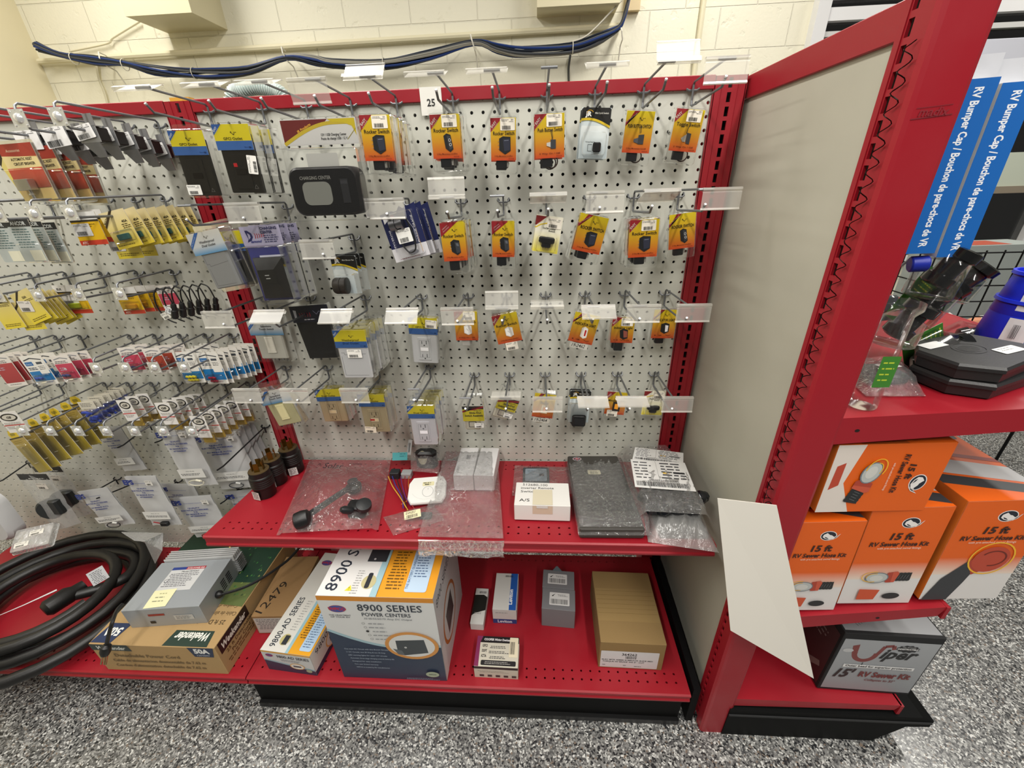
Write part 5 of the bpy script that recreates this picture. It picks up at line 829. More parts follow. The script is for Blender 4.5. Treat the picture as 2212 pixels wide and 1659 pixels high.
g = thing('clear_tray', 'clear plastic tray with two white stickers, bottom left', 'tray', at(78, 1160, 'y', -.20), (math.radians(-62), 0, math.radians(24))); blister(g, -46, -40, 46, 30, 4, 3, 3, 'haze', 'tray_shell', -14); stick(g, -22, -22, 34, 16, y=-15, rot=2, col='e2ded4'); stick(g, 8, 8, 34, 16, y=-15, rot=2, col='e2ded4')
# ---------------- lower deck, left: cord, converter, boxes ----------------
g = thing('coiled_cable', 'thick black coiled power cable on the left red deck', 'power cord', (-1.98, -.268, DZ)); pts = []
for i in range(150):
    t = i/30*2*PI; k = i/150; q = .245-.055*math.sin(k*9)-.02*k; pts.append((.02*math.sin(k*11)+q*math.cos(t)*1.02, .01*math.sin(k*7)+q*.92*math.sin(t), .020+k*.070+.016*math.sin(t*.5+k*3)))
B().tube(pts, .0165, '191817', 10).build('cord', 'rubber', g)
B().tube(spline([(.1, -.02, .09), (.17, .03, .075), (.20, .09, .065), (.13, .17, .05), (-.02, .2, .04)], 6), .0165, '191817', 10).build('cord_end', 'rubber', g)
B().lathe([(.017, 0), (.026, .01), (.027, .06), (.018, .075), (.016, .10)], '171615', (.085, -.07, .095), 14, (.35, .9, 0)).build('connector', 'rubber', g)
b = B(((.17, .01, .105), (.5, .86, 0), (-.3, .2, .9))); b.r(0, 0, 40, 46, 'cfd0d2'); b.ln(4, 38, 36, 8, 5, 2.4, '55565a', 3); b.build('paper_tag', 'paper', g); b = B(); b.tube([(.09, -.02, .125), (.05, -.075, .13), (-.02, -.12, .12)], .003, 'c9c9c9', 4, r1=.0006); b.build('zip_tie', 'plastic', g)
def carton(label, cat, x0, x1, yf, yb, z0, z1, col, yaw=0, name='carton', mat='board'):
    """thing at the middle of its base; returns root and drawing frames for front, top and right side (mm)"""
    g = thing(name, label, cat, ((x0+x1)/2, (yf+yb)/2, z0), (0, 0, math.radians(yaw))); hw, hd, h = (x1-x0)/2, (yb-yf)/2, z1-z0
    B().box((-hw, -hd, 0), (hw, hd, h), col, bev=.0015).build('carton_body', mat, g)
    return g, ((-hw, -hd-.0003, 0), (1, 0, 0), (0, 0, 1)), ((-hw, -hd, h+.0003), (1, 0, 0), (0, 1, 0)), ((hw+.0003, -hd, 0), (0, 1, 0), (0, 0, 1)), (hw*2000, hd*2000, h*1000)
# weekender box
g, F, T_, S, (w, d, h) = carton('kraft box of 50A detachable power cord under the converter', 'box', -1.632, -1.272, -.441, -.052, DZ, -1.262, 'A98B5E')
b = B(F); b.poly([(0, h), (110, h), (116, h-26), (0, h-26)], '2C3A3A'); b.t('Weekender', 62, h-20, 15, 'd6d8d2', w=84, rot=180, shear=.3, bold=.02) if False else b.t('Weekender', 60, h-21, 14, 'd6d8d2', w=84, shear=.3, bold=.03)
b.poly([(282, h), (356, h), (346, h-40), (292, h-40)], '22314c'); b.t('50A', 319, h-24, 18, 'e3e4e2', w=44, bold=.05); b.t('125/250V', 319, h-36, 6, 'aab0bc', w=36, bold=.02)
b.t('Detachable Power Cord', 150, h-52, 13, '6e5a38', w=190, bold=.02); b.t('Cable de alimentacion desmontable de 7.62 m', 176, h-74, 11, '6e5a38', w=270, bold=.02); b.t("Cordon d'alimentation detachable de 7.62 m", 172, h-96, 11, '6e5a38', w=264, bold=.02); b.build('printed_front', 'print', g)
b = B(T_); b.poly([(210, 2), (338, 2), (330, 46), (218, 46)], '25382F'); b.t('Weekender', 274, 40, 22, 'e4e4dc', w=96, rot=180, shear=.3, bold=.03); b.t('25 ft Detachable Power Cord', 240, 78, 13, '4a3c28', w=200, rot=180, bold=.01); b.t('Cable de alimentacion desmontable', 260, 104, 12, '5c4a30', w=190, rot=180); b.t("Cordon d'alimentation", 280, 128, 12, '5c4a30', w=130, rot=180)
b.poly([(2, 4), (60, 4), (74, 60), (14, 60)], '223052'); b.t('50A', 38, 46, 22, 'e3e4e2', w=48, rot=180, bold=.04); b.grad(2, 200, w-2, d-2, '1F3A2C', '16301F'); b.poly([(40, 150), (w-2, 120), (w-2, 200), (2, 200)], '5d6a3c')
q = random.Random(3); k = b.lay()
for i in range(60): x = q.uniform(200, w-14); z = q.uniform(150, d-30); b.face([b.P(x, z, k), b.P(x+6, z+2, k), b.P(x+3, z+8, k)], q.choice(('2f5a34', '3f7a3c', '7d8f4a', '1c3a24')))
b.line([(150, d-4), (176, d-60)], 5, 'cbb45a'); b.build('printed_top', 'print', g)
b = B(S); b.r(10, h-44, 130, h-2, '2a1c18'); b.t('Weekender', 70, h-34, 20, 'e4dcd0', w=100, shear=.3, bold=.03); b.t('25 ft Detachable', 80, h-60, 11, '5c4428', w=110, bold=.02); b.t('Power Cord', 80, h-76, 11, '5c4428', w=80, bold=.02); b.ln(16, h-86, 150, 2, 9, 6, '6e5434', 4); b.build('printed_side', 'print', g)
# converter
g = thing('power_converter', 'silver metal power converter with heat sink fins', 'power converter', (-1.455, -.285, -1.262), (0, 0, math.radians(6)))
B().box((-.105, -.098, .0), (.105, .062, .072), 'A3A8AD', bev=.001).build('case', 'steel', g); b = B(); b.box((-.098, .062, .004), (.105, .10, .060), 'b5b7b8')
for i in range(5): b.box((-.098, .064+i*.008, .058), (.112, .067+i*.008, .080), 'd6d7d7')
for i in range(7): b.box((.105, .066, .010+i*.008), (.116, .10, .013+i*.008), 'a9abac')
b.build('heat_sink', 'steel', g)
b = B(((-.105, -.098, .0724), (1, 0, 0), (0, 1, 0))); b.r(52, 56, 150, 138, 'C9CACA'); b.r(52, 128, 94, 138, '2b3f86'); b.r(94, 128, 150, 138, 'A32a34'); b.t('INTELI-POWER 9200', 122, 130, 5, 'e8d8d8', w=50, bold=.02); b.t('Model PD9260', 112, 118, 6, '4a4a4e', w=50); b.ln(58, 112, 144, 8, 6, 3, '6a6a70', 4); b.ring(62, 90, 6, 6, 1, '55555a'); b.build('rating_label', 'print', g)
b = B(((-.105, -.098, .0730), (1, 0, 0), (0, 1, 0))); b.poly([(58, 2), (116, 6), (112, 62), (52, 58)], 'E3E0B4'); b.ln(70, 46, 100, 1, 8, 4, 'a9a87a', 2); b.ln(68, 34, 98, 2, 12, 4, '8a8a70', 3); b.build('sticky_note', 'paper', g)
b = B(((-.105, -.0986, .0), (1, 0, 0), (0, 0, 1))); b.r(64, 44, 108, 52, '8c2a26'); b.r(130, 22, 182, 42, 'b9b7b2'); b.ln(134, 36, 176, 3, 5, 2.6, '6a6a6a', 3); b.r(60, 14, 74, 24, '17181a'); b.build('front_label', 'print', g)
b = B(((.1053, -.098, .0), (0, 1, 0), (0, 0, 1)));
for i in range(2): [b.rr(88+i*26+j*0, 16+j*8, 108+i*26, 20+j*8, 1.5, '1a1a1c') for j in range(5)]
b.build('vent_slots', 'matte', g)
cpt = [(.104, -.035, .035), (.125, -.035, .036), (.19, -.0, .03), (.26, .08, .03), (.30, .16, .05)]; B().tube(spline(cpt, 6), .0042, '121213', 7).build('cord', 'rubber', g)
B().lathe([(.008, 0), (.011, .004), (.011, .012), (.006, .018)], '121213', (.104, -.035, .035), 12, (1, 0, 0)).build('strain_relief', 'rubber', g)
# cord with plug hanging in front of the box
p = [at(265, 1305, 'y', -.41), at(252, 1320, 'y', -.43), at(240, 1352, 'y', -.462), at(230, 1392, 'y', -.475)]
g = thing('appliance_plug', 'black plug with brass prongs hanging before the kraft box', 'plug', p[3]); B().tube(spline([x-p[3] for x in p], 6), .0045, '121213', 7).build('cord', 'rubber', g)
B().lathe([(.005, 0), (.011, .006), (.012, .022), (.009, .032)], '101011', (0, 0, 0), 10, (-.35, -.3, -1)).build('plug_body', 'rubber', g); b = B(); [b.tube([(-.012+x, -.010, -.032), (-.020+x, -.018, -.056)], .002, 'c9b48a', 6) for x in (-.005, .003, .008)]; b.build('prong', 'chrome', g)
g, F, T_, S, (w, d, h) = carton('plain brown box numbered 12479 by hand', 'box', -1.262, -1.150, -.322, -.105, DZ, -1.300, '8E6E46', 3)
b = B(T_); b.t('12479', 44, 60, 26, '241c14', w=110, rot=72, bold=.0); b.build('handwriting', 'print', g); b = B(F); b.r(4, 4, w-8, h-8, 'B9B5AE'); b.ln(8, h-16, w-14, 7, 7, 3.4, '5a5a5a', 4); b.bar(w*.5, 8, w*.35, 16, '2a2a2a'); b.build('shipping_label', 'paper', g); B(S).build('side', 'print', g) if False else None
def wfco(b, x, z, s, dark='1c2430'):
    b.o(x, z, 22*s, 13*s, '3b4f94'); b.ring(x, z, 22*s, 13*s, 1.5*s, '8a2a48'); b.t('WFCO', x, z-5*s, 10*s, 'B0243C', w=46*s, bold=.05)
# 9800 box
g, F, T_, S, (w, d, h) = carton('white and yellow 9800 series converter box', 'box', -1.150, -1.003, -.430, -.10, DZ-.0, -1.292, 'B9B9B4', -5)
b = B(F); b.r(0, 0, w, h, 'C3C5C4'); b.poly([(0, 0), (w, 0), (w, h*.22), (w*.5, h*.36), (0, h*.52)], '27324a'); b.line([(0, h*.56), (w*.5, h*.40), (w, h*.26)], 5, '8fb0bc'); b.r(0, h-5, w, h, 'D99A1C'); wfco(b, 22, h-18, .5); b.t('9800-AD SERIES', 92, h-24, 11, '26303c', w=96, bold=.01); b.ln(50, h-32, 120, 2, 5, 2.4, '7a7f86', 3); b.o(w*.66, h*.38, 22, 13, 'D8A868'); b.o(w*.66, h*.38, 19, 10.5, 'd9d9d4'); b.r(w*.58, h*.34, w*.74, h*.42, '4a4f54'); b.o(w*.88, h*.22, 9, 7, '9aa487'); b.build('printed_front', 'print', g)
b = B(T_); b.r(0, 0, w, d, 'D2D1CB'); b.r(w*.56, 0, w, d, 'D99B22'); b.r(w*.50, 0, w*.56, d, '93b7c2'); b.t('9800-AD SERIES', 34, 12, 17, '262e38', w=150, rot=90, al='l', bold=.01); b.ln(48, 150, 66, 12, 8, 3, '9a9a98', 4); wfco(b, 30, d-40, .8); b.o(w*.36, 34, 14, 16, 'b9b07a'); b.r(w*.33, 20, w*.43, 46, '2c2f34'); b.ln(w*.60, d*.62, w*.90, 24, 7, 3.6, '6a4c1c', 6); b.rr(w*.74, 10, w*.97, d*.42, 5, 'A9C3DC'); b.ln(w*.77, d*.38, w*.94, 16, 7, 3, '51698c', 5); b.build('printed_top', 'print', g)
b = B(S); b.r(0, 0, d, h, 'C9C8C2'); b.r(0, 0, d, 18, '27324a'); b.t('9800', 50, h-28, 18, '262e38', w=60); b.o(100, h*.42, 40, 30, 'D8A868'); b.o(100, h*.42, 35, 26, 'd4d4ce'); b.r(80, h*.30, 122, h*.52, '5a5f60'); b.build('printed_side', 'print', g)
# 8900 box
g, F, T_, S, (w, d, h) = carton('large white, orange and navy 8900 series power center box', 'box', -.940, -.653, -.436, -.175, DZ+.001, -1.043, 'C9C9C6', 0)
b = B(F); b.r(0, 0, w, h, 'CFD0CF'); b.r(0, h-16, w, h, 'C98328'); b.poly([(0, 0), (w, 0), (w, h*.44)]+[(w*(1-i/10), h*(.44-.06*math.sin(PI*i/10)+.16*(i/10)**2)) for i in range(1, 11)], '253349'); b.line([(w*(1-i/10), h*(.455-.06*math.sin(PI*i/10)+.16*(i/10)**2)) for i in range(11)], 9, '9CB9C2')
wfco(b, 44, h-46, 1.0); b.t('THE HEARTBEAT', 46, h-72, 4.5, '55585c', w=56, bold=.02); b.t('OF YOUR RV', 46, h-79, 4.5, '55585c', w=50, bold=.02); b.t('8900 SERIES', 176, h-50, 24, '2b333e', w=160, bold=.01); b.t('POWER CENTERS', 164, h-70, 13, '2b333e', w=122, bold=.01); b.t('35/45/55/65/75 Amp DC Output', 166, h-82, 6, '4a525c', w=122, shear=.2)
for i in range(5): b.ring(100+i*3, h-98-i*15, 4, 4, .7, '555555') if i != 2 else b.o(100+i*3, h-98-i*15, 4, 4, '1c1c1c'); b.ln(108+i*3, h-100-i*15, 162+i*3, 1, 5, 4.5, '8a8d90', i)
b.o(w*.74, h*.46, 70, 56, 'C98B45', 30); b.o(w*.74, h*.46, 60, 46, 'D3D3D0', 30); b.poly([(w*.60, h*.52), (w*.86, h*.54), (w*.88, h*.38), (w*.66, h*.34), (w*.60, h*.40)], '3c4246'); b.poly([(w*.56, h*.42), (w*.64, h*.40), (w*.66, h*.34), (w*.60, h*.35)], '5a6064'); b.o(w*.68, h*.44, 3.5, 3.5, 'b9b9b9')
for i, s_ in enumerate(('One main AC Circuit with nine Branch Circuits', '11 DC Circuits, nine 20 Amp & two 30 Amp', 'LED warning lights for open 12V circuits', 'Automatic three stage charging extends battery life', 'Designed for easy installation', 'Two year limited warranty', 'WFCO is trusted by RV manufacturers')): b.t(s_, 30+i*3, h*.44-16-i*13, 5, '9aa6b6', w=min(len(s_)*2.6, 118), al='l', bold=.01)
b.o(w*.88, 34, 18, 12, '9fa890'); b.t('WFCO', w*.88, 31, 6, '2c3a34', w=20, bold=.02); b.ln(w*.62, 14, w*.96, 2, 5, 2.2, '8796a8', 8); b.build('printed_front', 'print', g)
b = B(T_); b.r(0, 0, w, d, 'D9D9D7'); b.r(w*.52, 0, w, d, 'E09A2A'); b.r(w*.46, 0, w*.52, d, '9DBFC9'); b.t('8900 SERIES', 42, 12, 30, '2b333e', w=230, rot=82, al='l', bold=.01); b.poly([(66, 14), (84, 14), (76, 30)], 'E3D23A'); b.t('!', 75, 16, 9, '222222'); b.ln(80, 70, 100, 10, 7, 3, '9a9a98', 3); b.o(w*.41, 40, 18, 20, 'BDB58A'); b.rr(w*.385, 22, w*.425, 66, 4, '2c3036'); b.r(92, 100, 142, 160, '34373b'); b.o(110, 108, 3, 3, 'bbbbbb'); b.line([(w*.52, 0), (w*.52, d)], 1, '7a5a2c')
b.ln(w*.56, d*.60, w*.72, 16, 9, 4.6, '6a4c1c', 6); b.rr(w*.74, 14, w*.93, d*.86, 6, 'B5CBE0'); b.t('THE BATTERY GUARDIAN', w*.765, 22, 6, '4a668c', w=100, rot=88, al='l', bold=.02); b.ln(w*.78, d*.80, w*.915, 20, 8, 3.8, '51698c', 5); b.build('printed_top', 'print', g)
b = B(S); b.r(0, 0, d, h, 'BDBDBB'); b.t('8900 SERIES', 90, h-60, 26, '2b333e', w=150); b.o(110, h*.40, 76, 90, 'A8672e', 30); b.o(110, h*.40, 66, 80, 'bcbcb8', 30); b.poly([(70, h*.5), (140, h*.56), (150, h*.3), (80, h*.24)], '33302e'); b.r(0, 0, 30, h*.42, 'c9c9c6'); b.build('printed_side', 'print', g)
# small boxes
g, F, T_, S, (w, d, h) = carton('slim black and white box left of the blue-white box', 'box', -.606, -.566, -.292, -.172, DZ, -1.352, 'C9C8C4', -2)
b = B(T_); b.r(0, 0, w, d, 'CBCAC6'); b.poly([(0, 26), (8, 34), (w, 46), (w, 90), (w*.7, 98), (0, 96)], '1d1e1b'); b.bar(12, d-18, 22, 8); b.ln(6, 36, w-6, 2, 4, 2, '6a6a6a'); b.build('printed_top', 'print', g)
g, F, T_, S, (w, d, h) = carton('white and blue wiring device box near the back of the deck', 'box', -.540, -.468, -.268, -.140, DZ, -1.318, 'C9C8C4', -1)
b = B(T_); b.r(0, 0, w, d, 'CFCEC9'); b.r(w*.68, 0, w*.98, d, '2458a8'); b.bar(30, d-14, 24, 7); b.t('Leviton', w*.80, 18, 11, 'e6e9ee', w=52, rot=90, al='l', bold=.04); b.build('printed_top', 'print', g); b = B(F); b.r(0, 0, w, h, 'CFCEC9'); b.r(0, 0, w, 20, '20407c'); b.t('Leviton', w*.5, 4, 12, 'dfe3ea', w=44, bold=.03); b.ln(8, h-14, 56, 1, 5, 3, '8a8a8a'); b.build('printed_front', 'print', g)
for i, (yf, yb, z1, lab) in enumerate(((-.275, -.205, -1.300, 'front grey carton with white barcode label'), (-.205, -.140, -1.298, 'rear grey carton with white barcode label'))):
    g, F, T_, S, (w, d, h) = carton(lab, 'box', -.391+i*.003, -.292+i*.003, yf, yb, DZ, z1, '77777A', -4, mat='paper'); g['group'] = 'grey cartons with barcode labels'; b = B(T_); b.rr(22+i*-6, 14, 82+i*-6, d-14, 2, 'D9D8D6'); b.bar(26-i*6, 18, 50, 16, '3a3a3a', 26); b.ln(46-i*6, d-22, 78-i*6, 2, 4, 2, '6a6a6a'); b.poly([(28-i*6, d-26), (40-i*6, d-18), (32-i*6, d-28)], '222222'); b.build('barcode_label', 'paper', g)
    if i: B().hexa([(-.02, .03, h*.001), (.01, .03, h*.001), (.01, .032, h*.001), (-.02, .032, h*.001), (-.008, .034, h*.001+.016), (-.004, .034, h*.001+.016), (-.004, .036, h*.001+.016), (-.008, .036, h*.001+.016)], '5f6a70').build('flap', 'paper', g)
g, F, T_, S, (w, d, h) = carton('white and purple wiring device box at the front edge', 'box', -.577, -.458, -.424, -.342, DZ, -1.330, 'BDB6A8', -1)
b = B(T_); b.r(0, 0, w, d, 'C4BFB0'); b.r(0, d-18, w, d, '1c1a1c'); b.poly([(0, 0), (12, 0), (10, d-18), (16, d), (0, d)], '7c2c54'); b.t('COOPER Wiring Devices', w*.48, d-12, 6, 'e4e0e0', w=74, bold=.03)
for i, s_ in enumerate(('GFCI', 'DDFT', 'ICTA')): b.t(s_, 24, d-30-i*14, 7, '2c2a2c', w=14, bold=.03); b.ln(36, d-29-i*14, 92, 2, 4, 2.4, '4a4a4a', i)
b.rr(18, 3, w-6, 16, 3, '242224'); b.ln(28, 11, w-12, 2, 4, 2, 'a9a5a0'); b.rr(w-26, 26, w-2, d-2, 2, 'D9CFB4'); b.bar(w-24, 34, 14, 34, n=12); b.build('printed_top', 'print', g); b = B(F); b.r(0, 0, w, h, 'C4BFB0'); b.r(0, h-10, w, h, '1c1a1c'); b.ln(8, h-20, 100, 2, 5, 2, '8a8478'); [b.r(14+i*22, 6, 26+i*22, 15, '3a3a3a') for i in range(5)]; b.build('printed_front', 'print', g)
g, F, T_, S, (w, d, h) = carton('tall kraft carton with white label 364262', 'box', -.236, -.064, -.387, -.165, DZ, -1.268, '8D7348', -1)
b = B(T_); b.r(2, 60, w-2, d-60, '9A8156'); [b.line([(4, 84+i*14), (w-4, 84+i*14)], .8, '7d6640') for i in range(6)]; b.build('packing_tape', 'gloss', g); b = B(F); b.rr(4, 4, w-14, 76, 2, 'D3D3D3'); b.t('364262', 80, 58, 10, '202024', w=40, bold=.02); b.bar(70, 44, 30, 12, '444444', 18); b.t('ELEC MTR 40MM SLIMRACK SLIDE MID', 76, 36, 4.6, '303034', w=136, bold=.02); b.t('TORQUE W/ BRAKE .043 D - CUT', 66, 28, 4.6, '303034', w=112, bold=.02); b.ln(10, 14, 22, 1, 4, 2.6, '555555'); b.ln(66, 14, 78, 1, 4, 2.6, '555555'); b.ln(96, 12, 120, 1, 4, 2.6, '555555'); b.build('shipping_label', 'paper', g)
# crumpled bag end under the left pegboard
def sheet_bag(name, label, cat, P00, P10, P11, P01, hgt, mat, nx=14, ny=14, seed=1, amp=.004, parent=None, fold=0.0, powr=.5):
    """plastic bag lying on something: lofted film between four corner points with a puffed, wrinkled top"""
    q = random.Random(seed); P00, P10, P11, P01 = map(Vector, (P00, P10, P11, P01)); o = (P00+P10+P11+P01)/4; vs = []
    if parent is None: g = thing(name, label, cat, o)
    else: g = parent; o = Vector(g.location)
    W_ = [(q.uniform(-9, 9), q.uniform(-9, 9), q.uniform(0, 6)) for _ in range(5)]
    for j in range(ny+1):
        for i in range(nx+1):
            u = i/nx; v = j/ny; p = (P00*(1-u)+P10*u)*(1-v)+(P01*(1-u)+P11*u)*v; e = (max(0, math.sin(PI*u)*math.sin(PI*v)))**powr
            hh = (hgt(u, v) if callable(hgt) else hgt*e)+fold*min(1, e*2)*sum(max(0, 1-abs(math.sin(a_*u+b_*v+c_))*5) for a_, b_, c_ in W_)
            vs.append(tuple(p-o+Vector((q.uniform(-1, 1)*amp*.4*min(1, e*3), q.uniform(-1, 1)*amp*.4*min(1, e*3), hh+q.uniform(0, 1)*amp*min(1, e*3)+.0015))))
    fs = [(j*(nx+1)+i, j*(nx+1)+i+1, (j+1)*(nx+1)+i+1, (j+1)*(nx+1)+i) for j in range(ny) for i in range(nx)]
    B().mesh(vs, fs, 'ffffff', True).build('bag_film', mat, g, sharp=False); return g, o
p0 = at(255, 1150, 'y', -.12); g = thing('torn_bag', 'hazy torn plastic bag drooping over the coiled cord', 'plastic bag', at(318, 1175, 'y', -.15)); b = B(); o = Vector(g.location)
pts = [at(*p, 'y', y_)-o for p, y_ in (((262, 1150), -.14), ((352, 1152), -.12), ((350, 1190), -.16), ((335, 1218), -.17), ((312, 1170), -.17), ((290, 1168), -.17))]; b.mesh([tuple(p) for p in pts]+[tuple(p+Vector((0, .002, 0))) for p in pts], [(5, 4, 3, 2, 1, 0), (6, 7, 8, 9, 10, 11)]+[(i, (i+1) % 6, (i+1) % 6+6, i+6) for i in range(6)], 'ffffff'); b.build('bag_film', 'haze', g)
# ---------------- things on the middle shelf ----------------
def on(u, v, dz=0):
    """point on the sloping middle shelf seen at (u, v)"""
    y = -.2
    for _ in range(12): p = at(u, v, 'z', MZ(y)+dz); y = p.y
    return p
for i, (u, v, lab) in enumerate(((573, 1068, 'front black 50A locking plug with brass prongs'), (592, 1040, 'middle black 50A locking plug with brass prongs'), (611, 1020, 'rear black 50A locking plug beside the upright'))):
    p = on(u, v); p = Vector((-1.178+.004*i, -.195+.060*i, MZ(-.195+.06*i)+.001)); p.x += (.0, -.006, .010)[i]; g = thing('locking_plug', lab, 'plug', p, (math.radians(-3), 0, math.radians(20*i)), 'black locking plugs')
    B().lathe([(.026, 0), (.027, .002), (.027, .030), (.029, .032)]+[(.029+.0012*(k % 2), .034+k*.003) for k in range(10)]+[(.029, .066), (.027, .068), (.027, .083)], '110d0c', n=28).build('body', 'rubber', g); B().lathe([(.0265, .083), (.0262, .0845)], '4a3c26', n=28).build('face_plate', 'plastic', g)
    for a in (20, 110, 200, 290):
        t = math.radians(a); c = Vector((.014*math.cos(t), .014*math.sin(t), .084)); T = Matrix.Translation(c) @ Matrix.Rotation(t+PI/2, 4, 'Z'); b = B(); b.box((-.0065, -.0011, 0), (.0065, .0011, .026), '86652A', T); b.box((-.0065, .0011, .018), (-.002, .003, .026), '86652A', T) if a == 20 else None; b.build('prong', 'metal', g)
    b = B(((-.006, -.0291, .002), (1, -.25, 0), (0, 0, 1))); b.r(-14, 0, 10, 26, 'c9c6c2'); b.ln(-12, 22, 8, 5, 4.4, 2.4, '3a3030', 3); b.build('sticker', 'paper', g)
# solar bag
P = [on(598, 1160), on(818, 1148), on(852, 985), on(680, 985)]; P[2].y = min(P[2].y, -.016); P[3].y = min(P[3].y, -.016)
g, o = sheet_bag('solar_part_bag', 'clear zip bag hand lettered PN Solar holding a black crank handle', 'bagged part', P[0], P[1], P[2], P[3], lambda u, v: (.010+.042*math.sin(PI*min(1, v*1.15))*math.sin(PI*u) if v < .8 else .012+.012*(v-.8)/.2)*(1 if .04 < u < .96 else .4), 'bag', seed=4, nx=34, ny=34, fold=.007, amp=.0012)
b = B(); H0 = lambda u, v, z: tuple(on(u, v)-o+Vector((0, 0, z)))
b.lathe([(.014, -.02), (.021, -.016), (.023, 0), (.021, .014), (.012, .020)], '101012', H0(660, 1140, .028), 18, (.9, .4, .1)); b.tube([H0(675, 1130, .030), H0(735, 1088, .030), H0(770, 1065, .030)], .008, '17181a', 8); b.lathe([(.012, 0), (.020, .004), (.021, .018), (.014, .024), (.014, .034)], '141517', H0(768, 1065, .010), 16, (0, 0, 1))
b.box(tuple(Vector(H0(775, 1112, .004))-Vector((.022, .018, 0))), tuple(Vector(H0(775, 1112, .038))+Vector((.022, .018, 0))), '141618', bev=.004); b.lathe([(.016, 0), (.019, .004), (.019, .016), (.010, .018)], '1a1c1e', H0(792, 1118, .034), 16, (.2, -.2, 1)); b.lathe([(.010, 0), (.010, .022), (.006, .03)], '1a1c1e', H0(765, 1122, .03), 12, (-.6, -.5, .6)); b.build('crank_handle', 'rubber', g)
b = B((Vector(H0(696, 1030, .034)), (1, 0, .0), (0, .95, .25))); b.t('PN', -4, 6, 10, '2c1c22', w=14, rot=-8, shear=.2); b.t('Solar', 40, -2, 20, '2c1c22', w=62, rot=-3, shear=.15); b.t('unit', 112, 12, 8, '2c1c22', w=30, rot=-4); b.build('handwriting', 'print', g)
# wire harness
g = thing('wire_harness', 'loose wiring harness with teal tag and coloured wires', 'wiring', on(865, 1030)); o = Vector(g.location); h0 = lambda u, v, z: on(u, v)-o+Vector((0, 0, z))
B().box((-.028, -.012, .0), (.0, .012, .022), '26282a', bev=.002).build('connector', 'plastic', g); B().box((.006, -.010, .0), (.036, .014, .018), '9a9b9c', bev=.002).build('connector', 'plastic', g)
for i, (c, e) in enumerate((('C9A23A', (882, 1108)), ('2f3a8c', (872, 1104)), ('191a1c', (880, 1106)), ('5a2a6a', (888, 1098)), ('8c2228', (898, 1108)), ('B8621E', (868, 1096)))):
    B().tube(spline([h0(840+i*9, 1036, .012), h0(850+i*7, 1060, .016+.002*i), h0(866+i*4, 1082, .012), h0(e[0], e[1], .010)], 5), .0014, c, 6).build('wire', 'rubber', g)
b = B((h0(868, 1012, .046), (1, .06, 0), (0, .5, .85))); b.r(-22, -12, 24, 12, '4FA3A8'); b.ln(0, 6, 20, 2, 7, 4, '3c7c84', 4); b.build('teal_note', 'paper', g); b = B((h0(890, 1000, .060), (.9, -.1, 0), (.1, .5, .85))); b.rr(-6, -24, 7, 24, 1, 'C9C9C9'); b.bar(-4, -16, 8, 30, '2a2a2a', 6); b.build('barcode_tag', 'paper', g)
g, o = sheet_bag('cable_pouch', 'dark cable pouch with cream oval patch against the pegboard', 'bagged part', on(890, 1030), on(950, 1035), on(955, 995), on(890, 992), lambda u, v: .02+.06*v*math.sin(PI*(.1+.8*u)), 'crinkle', seed=8)
B().box((-.030, -.004, .0), (.034, .028, .062), '17181a', bev=.010).build('black_part', 'rubber', g); b = B(((.0, -.0055, .036), (1, 0, 0), (0, .3, .95))); b.o(-6, 8, 14, 22, 'A9A68E', 24); b.ring(-6, 8, 11, 18, 1, '8a8870'); b.build('oval_patch', 'gloss', g)
# white device
g = thing('white_alarm_device', 'white eight-sided plastic alarm device with yellow sticker', 'alarm', on(926, 1072), (math.radians(10), 0, math.radians(8)))
o8 = lambda w, h, c, y, z: [(x*w, yy*h+y, z) for x, yy in ((-1, -.55), (-.8, -1), (.8, -1), (1, -.55), (1, .55), (.8, 1), (-.8, 1), (-1, .55))]
b = B(); loft(b, [o8(.030, .026, 0, .004, .0), o8(.032, .028, 0, .004, .022)], 'd9d6d4', True, True); b.build('back_box', 'plastic', g); b = B(); loft(b, [o8(.050, .043, 0, 0, .030), o8(.052, .045, 0, 0, .026), o8(.051, .044, 0, 0, .021)], 'DEDDD9', True, True); b.build('front_plate', 'plastic', g)
b = B(((0, 0, .0303), (1, 0, 0), (0, 1, 0))); b.rr(-14, 12, 18, 26, 2, 'D6CFA8'); b.ln(-12, 21, 15, 1, 4, 3, '3c3a30'); b.ln(-8, 15, 12, 1, 4, 4, '2a2a26'); b.ring(2, -8, 15, 18, .7, '8f8f90', n=20); b.ring(0, 0, 42, 34, .4, 'b9b9b8', 200, 340); b.line([(2, -2), (2, 4)], .7, '8f8f90'); b.build('printed_face', 'print', g)
# small zip bag
P = [on(850, 1158), on(962, 1124), on(935, 1090), on(828, 1118)]; g, o = sheet_bag('small_zip_bag', 'small clear zip bag with cream barcode label near shelf edge', 'bagged part', P[0], P[1], P[2], P[3], .012, 'bag', seed=5, nx=10, ny=8, amp=.003)
b = B((on(892, 1122)-o+Vector((0, 0, .016)), (.93, .34, 0), (-.3, .9, .1))); b.r(-20, -12, 22, 14, 'DDD3AE'); b.ln(-16, 9, 14, 2, 4, 2.4, '2f2c22', 3); b.bar(-14, -9, 28, 10, '222222', 18); b.build('barcode_label', 'paper', g); B().box((.015, -.004, .002), (.045, .018, .010), '3a3c3a', bev=.003).build('grey_part', 'rubber', g)
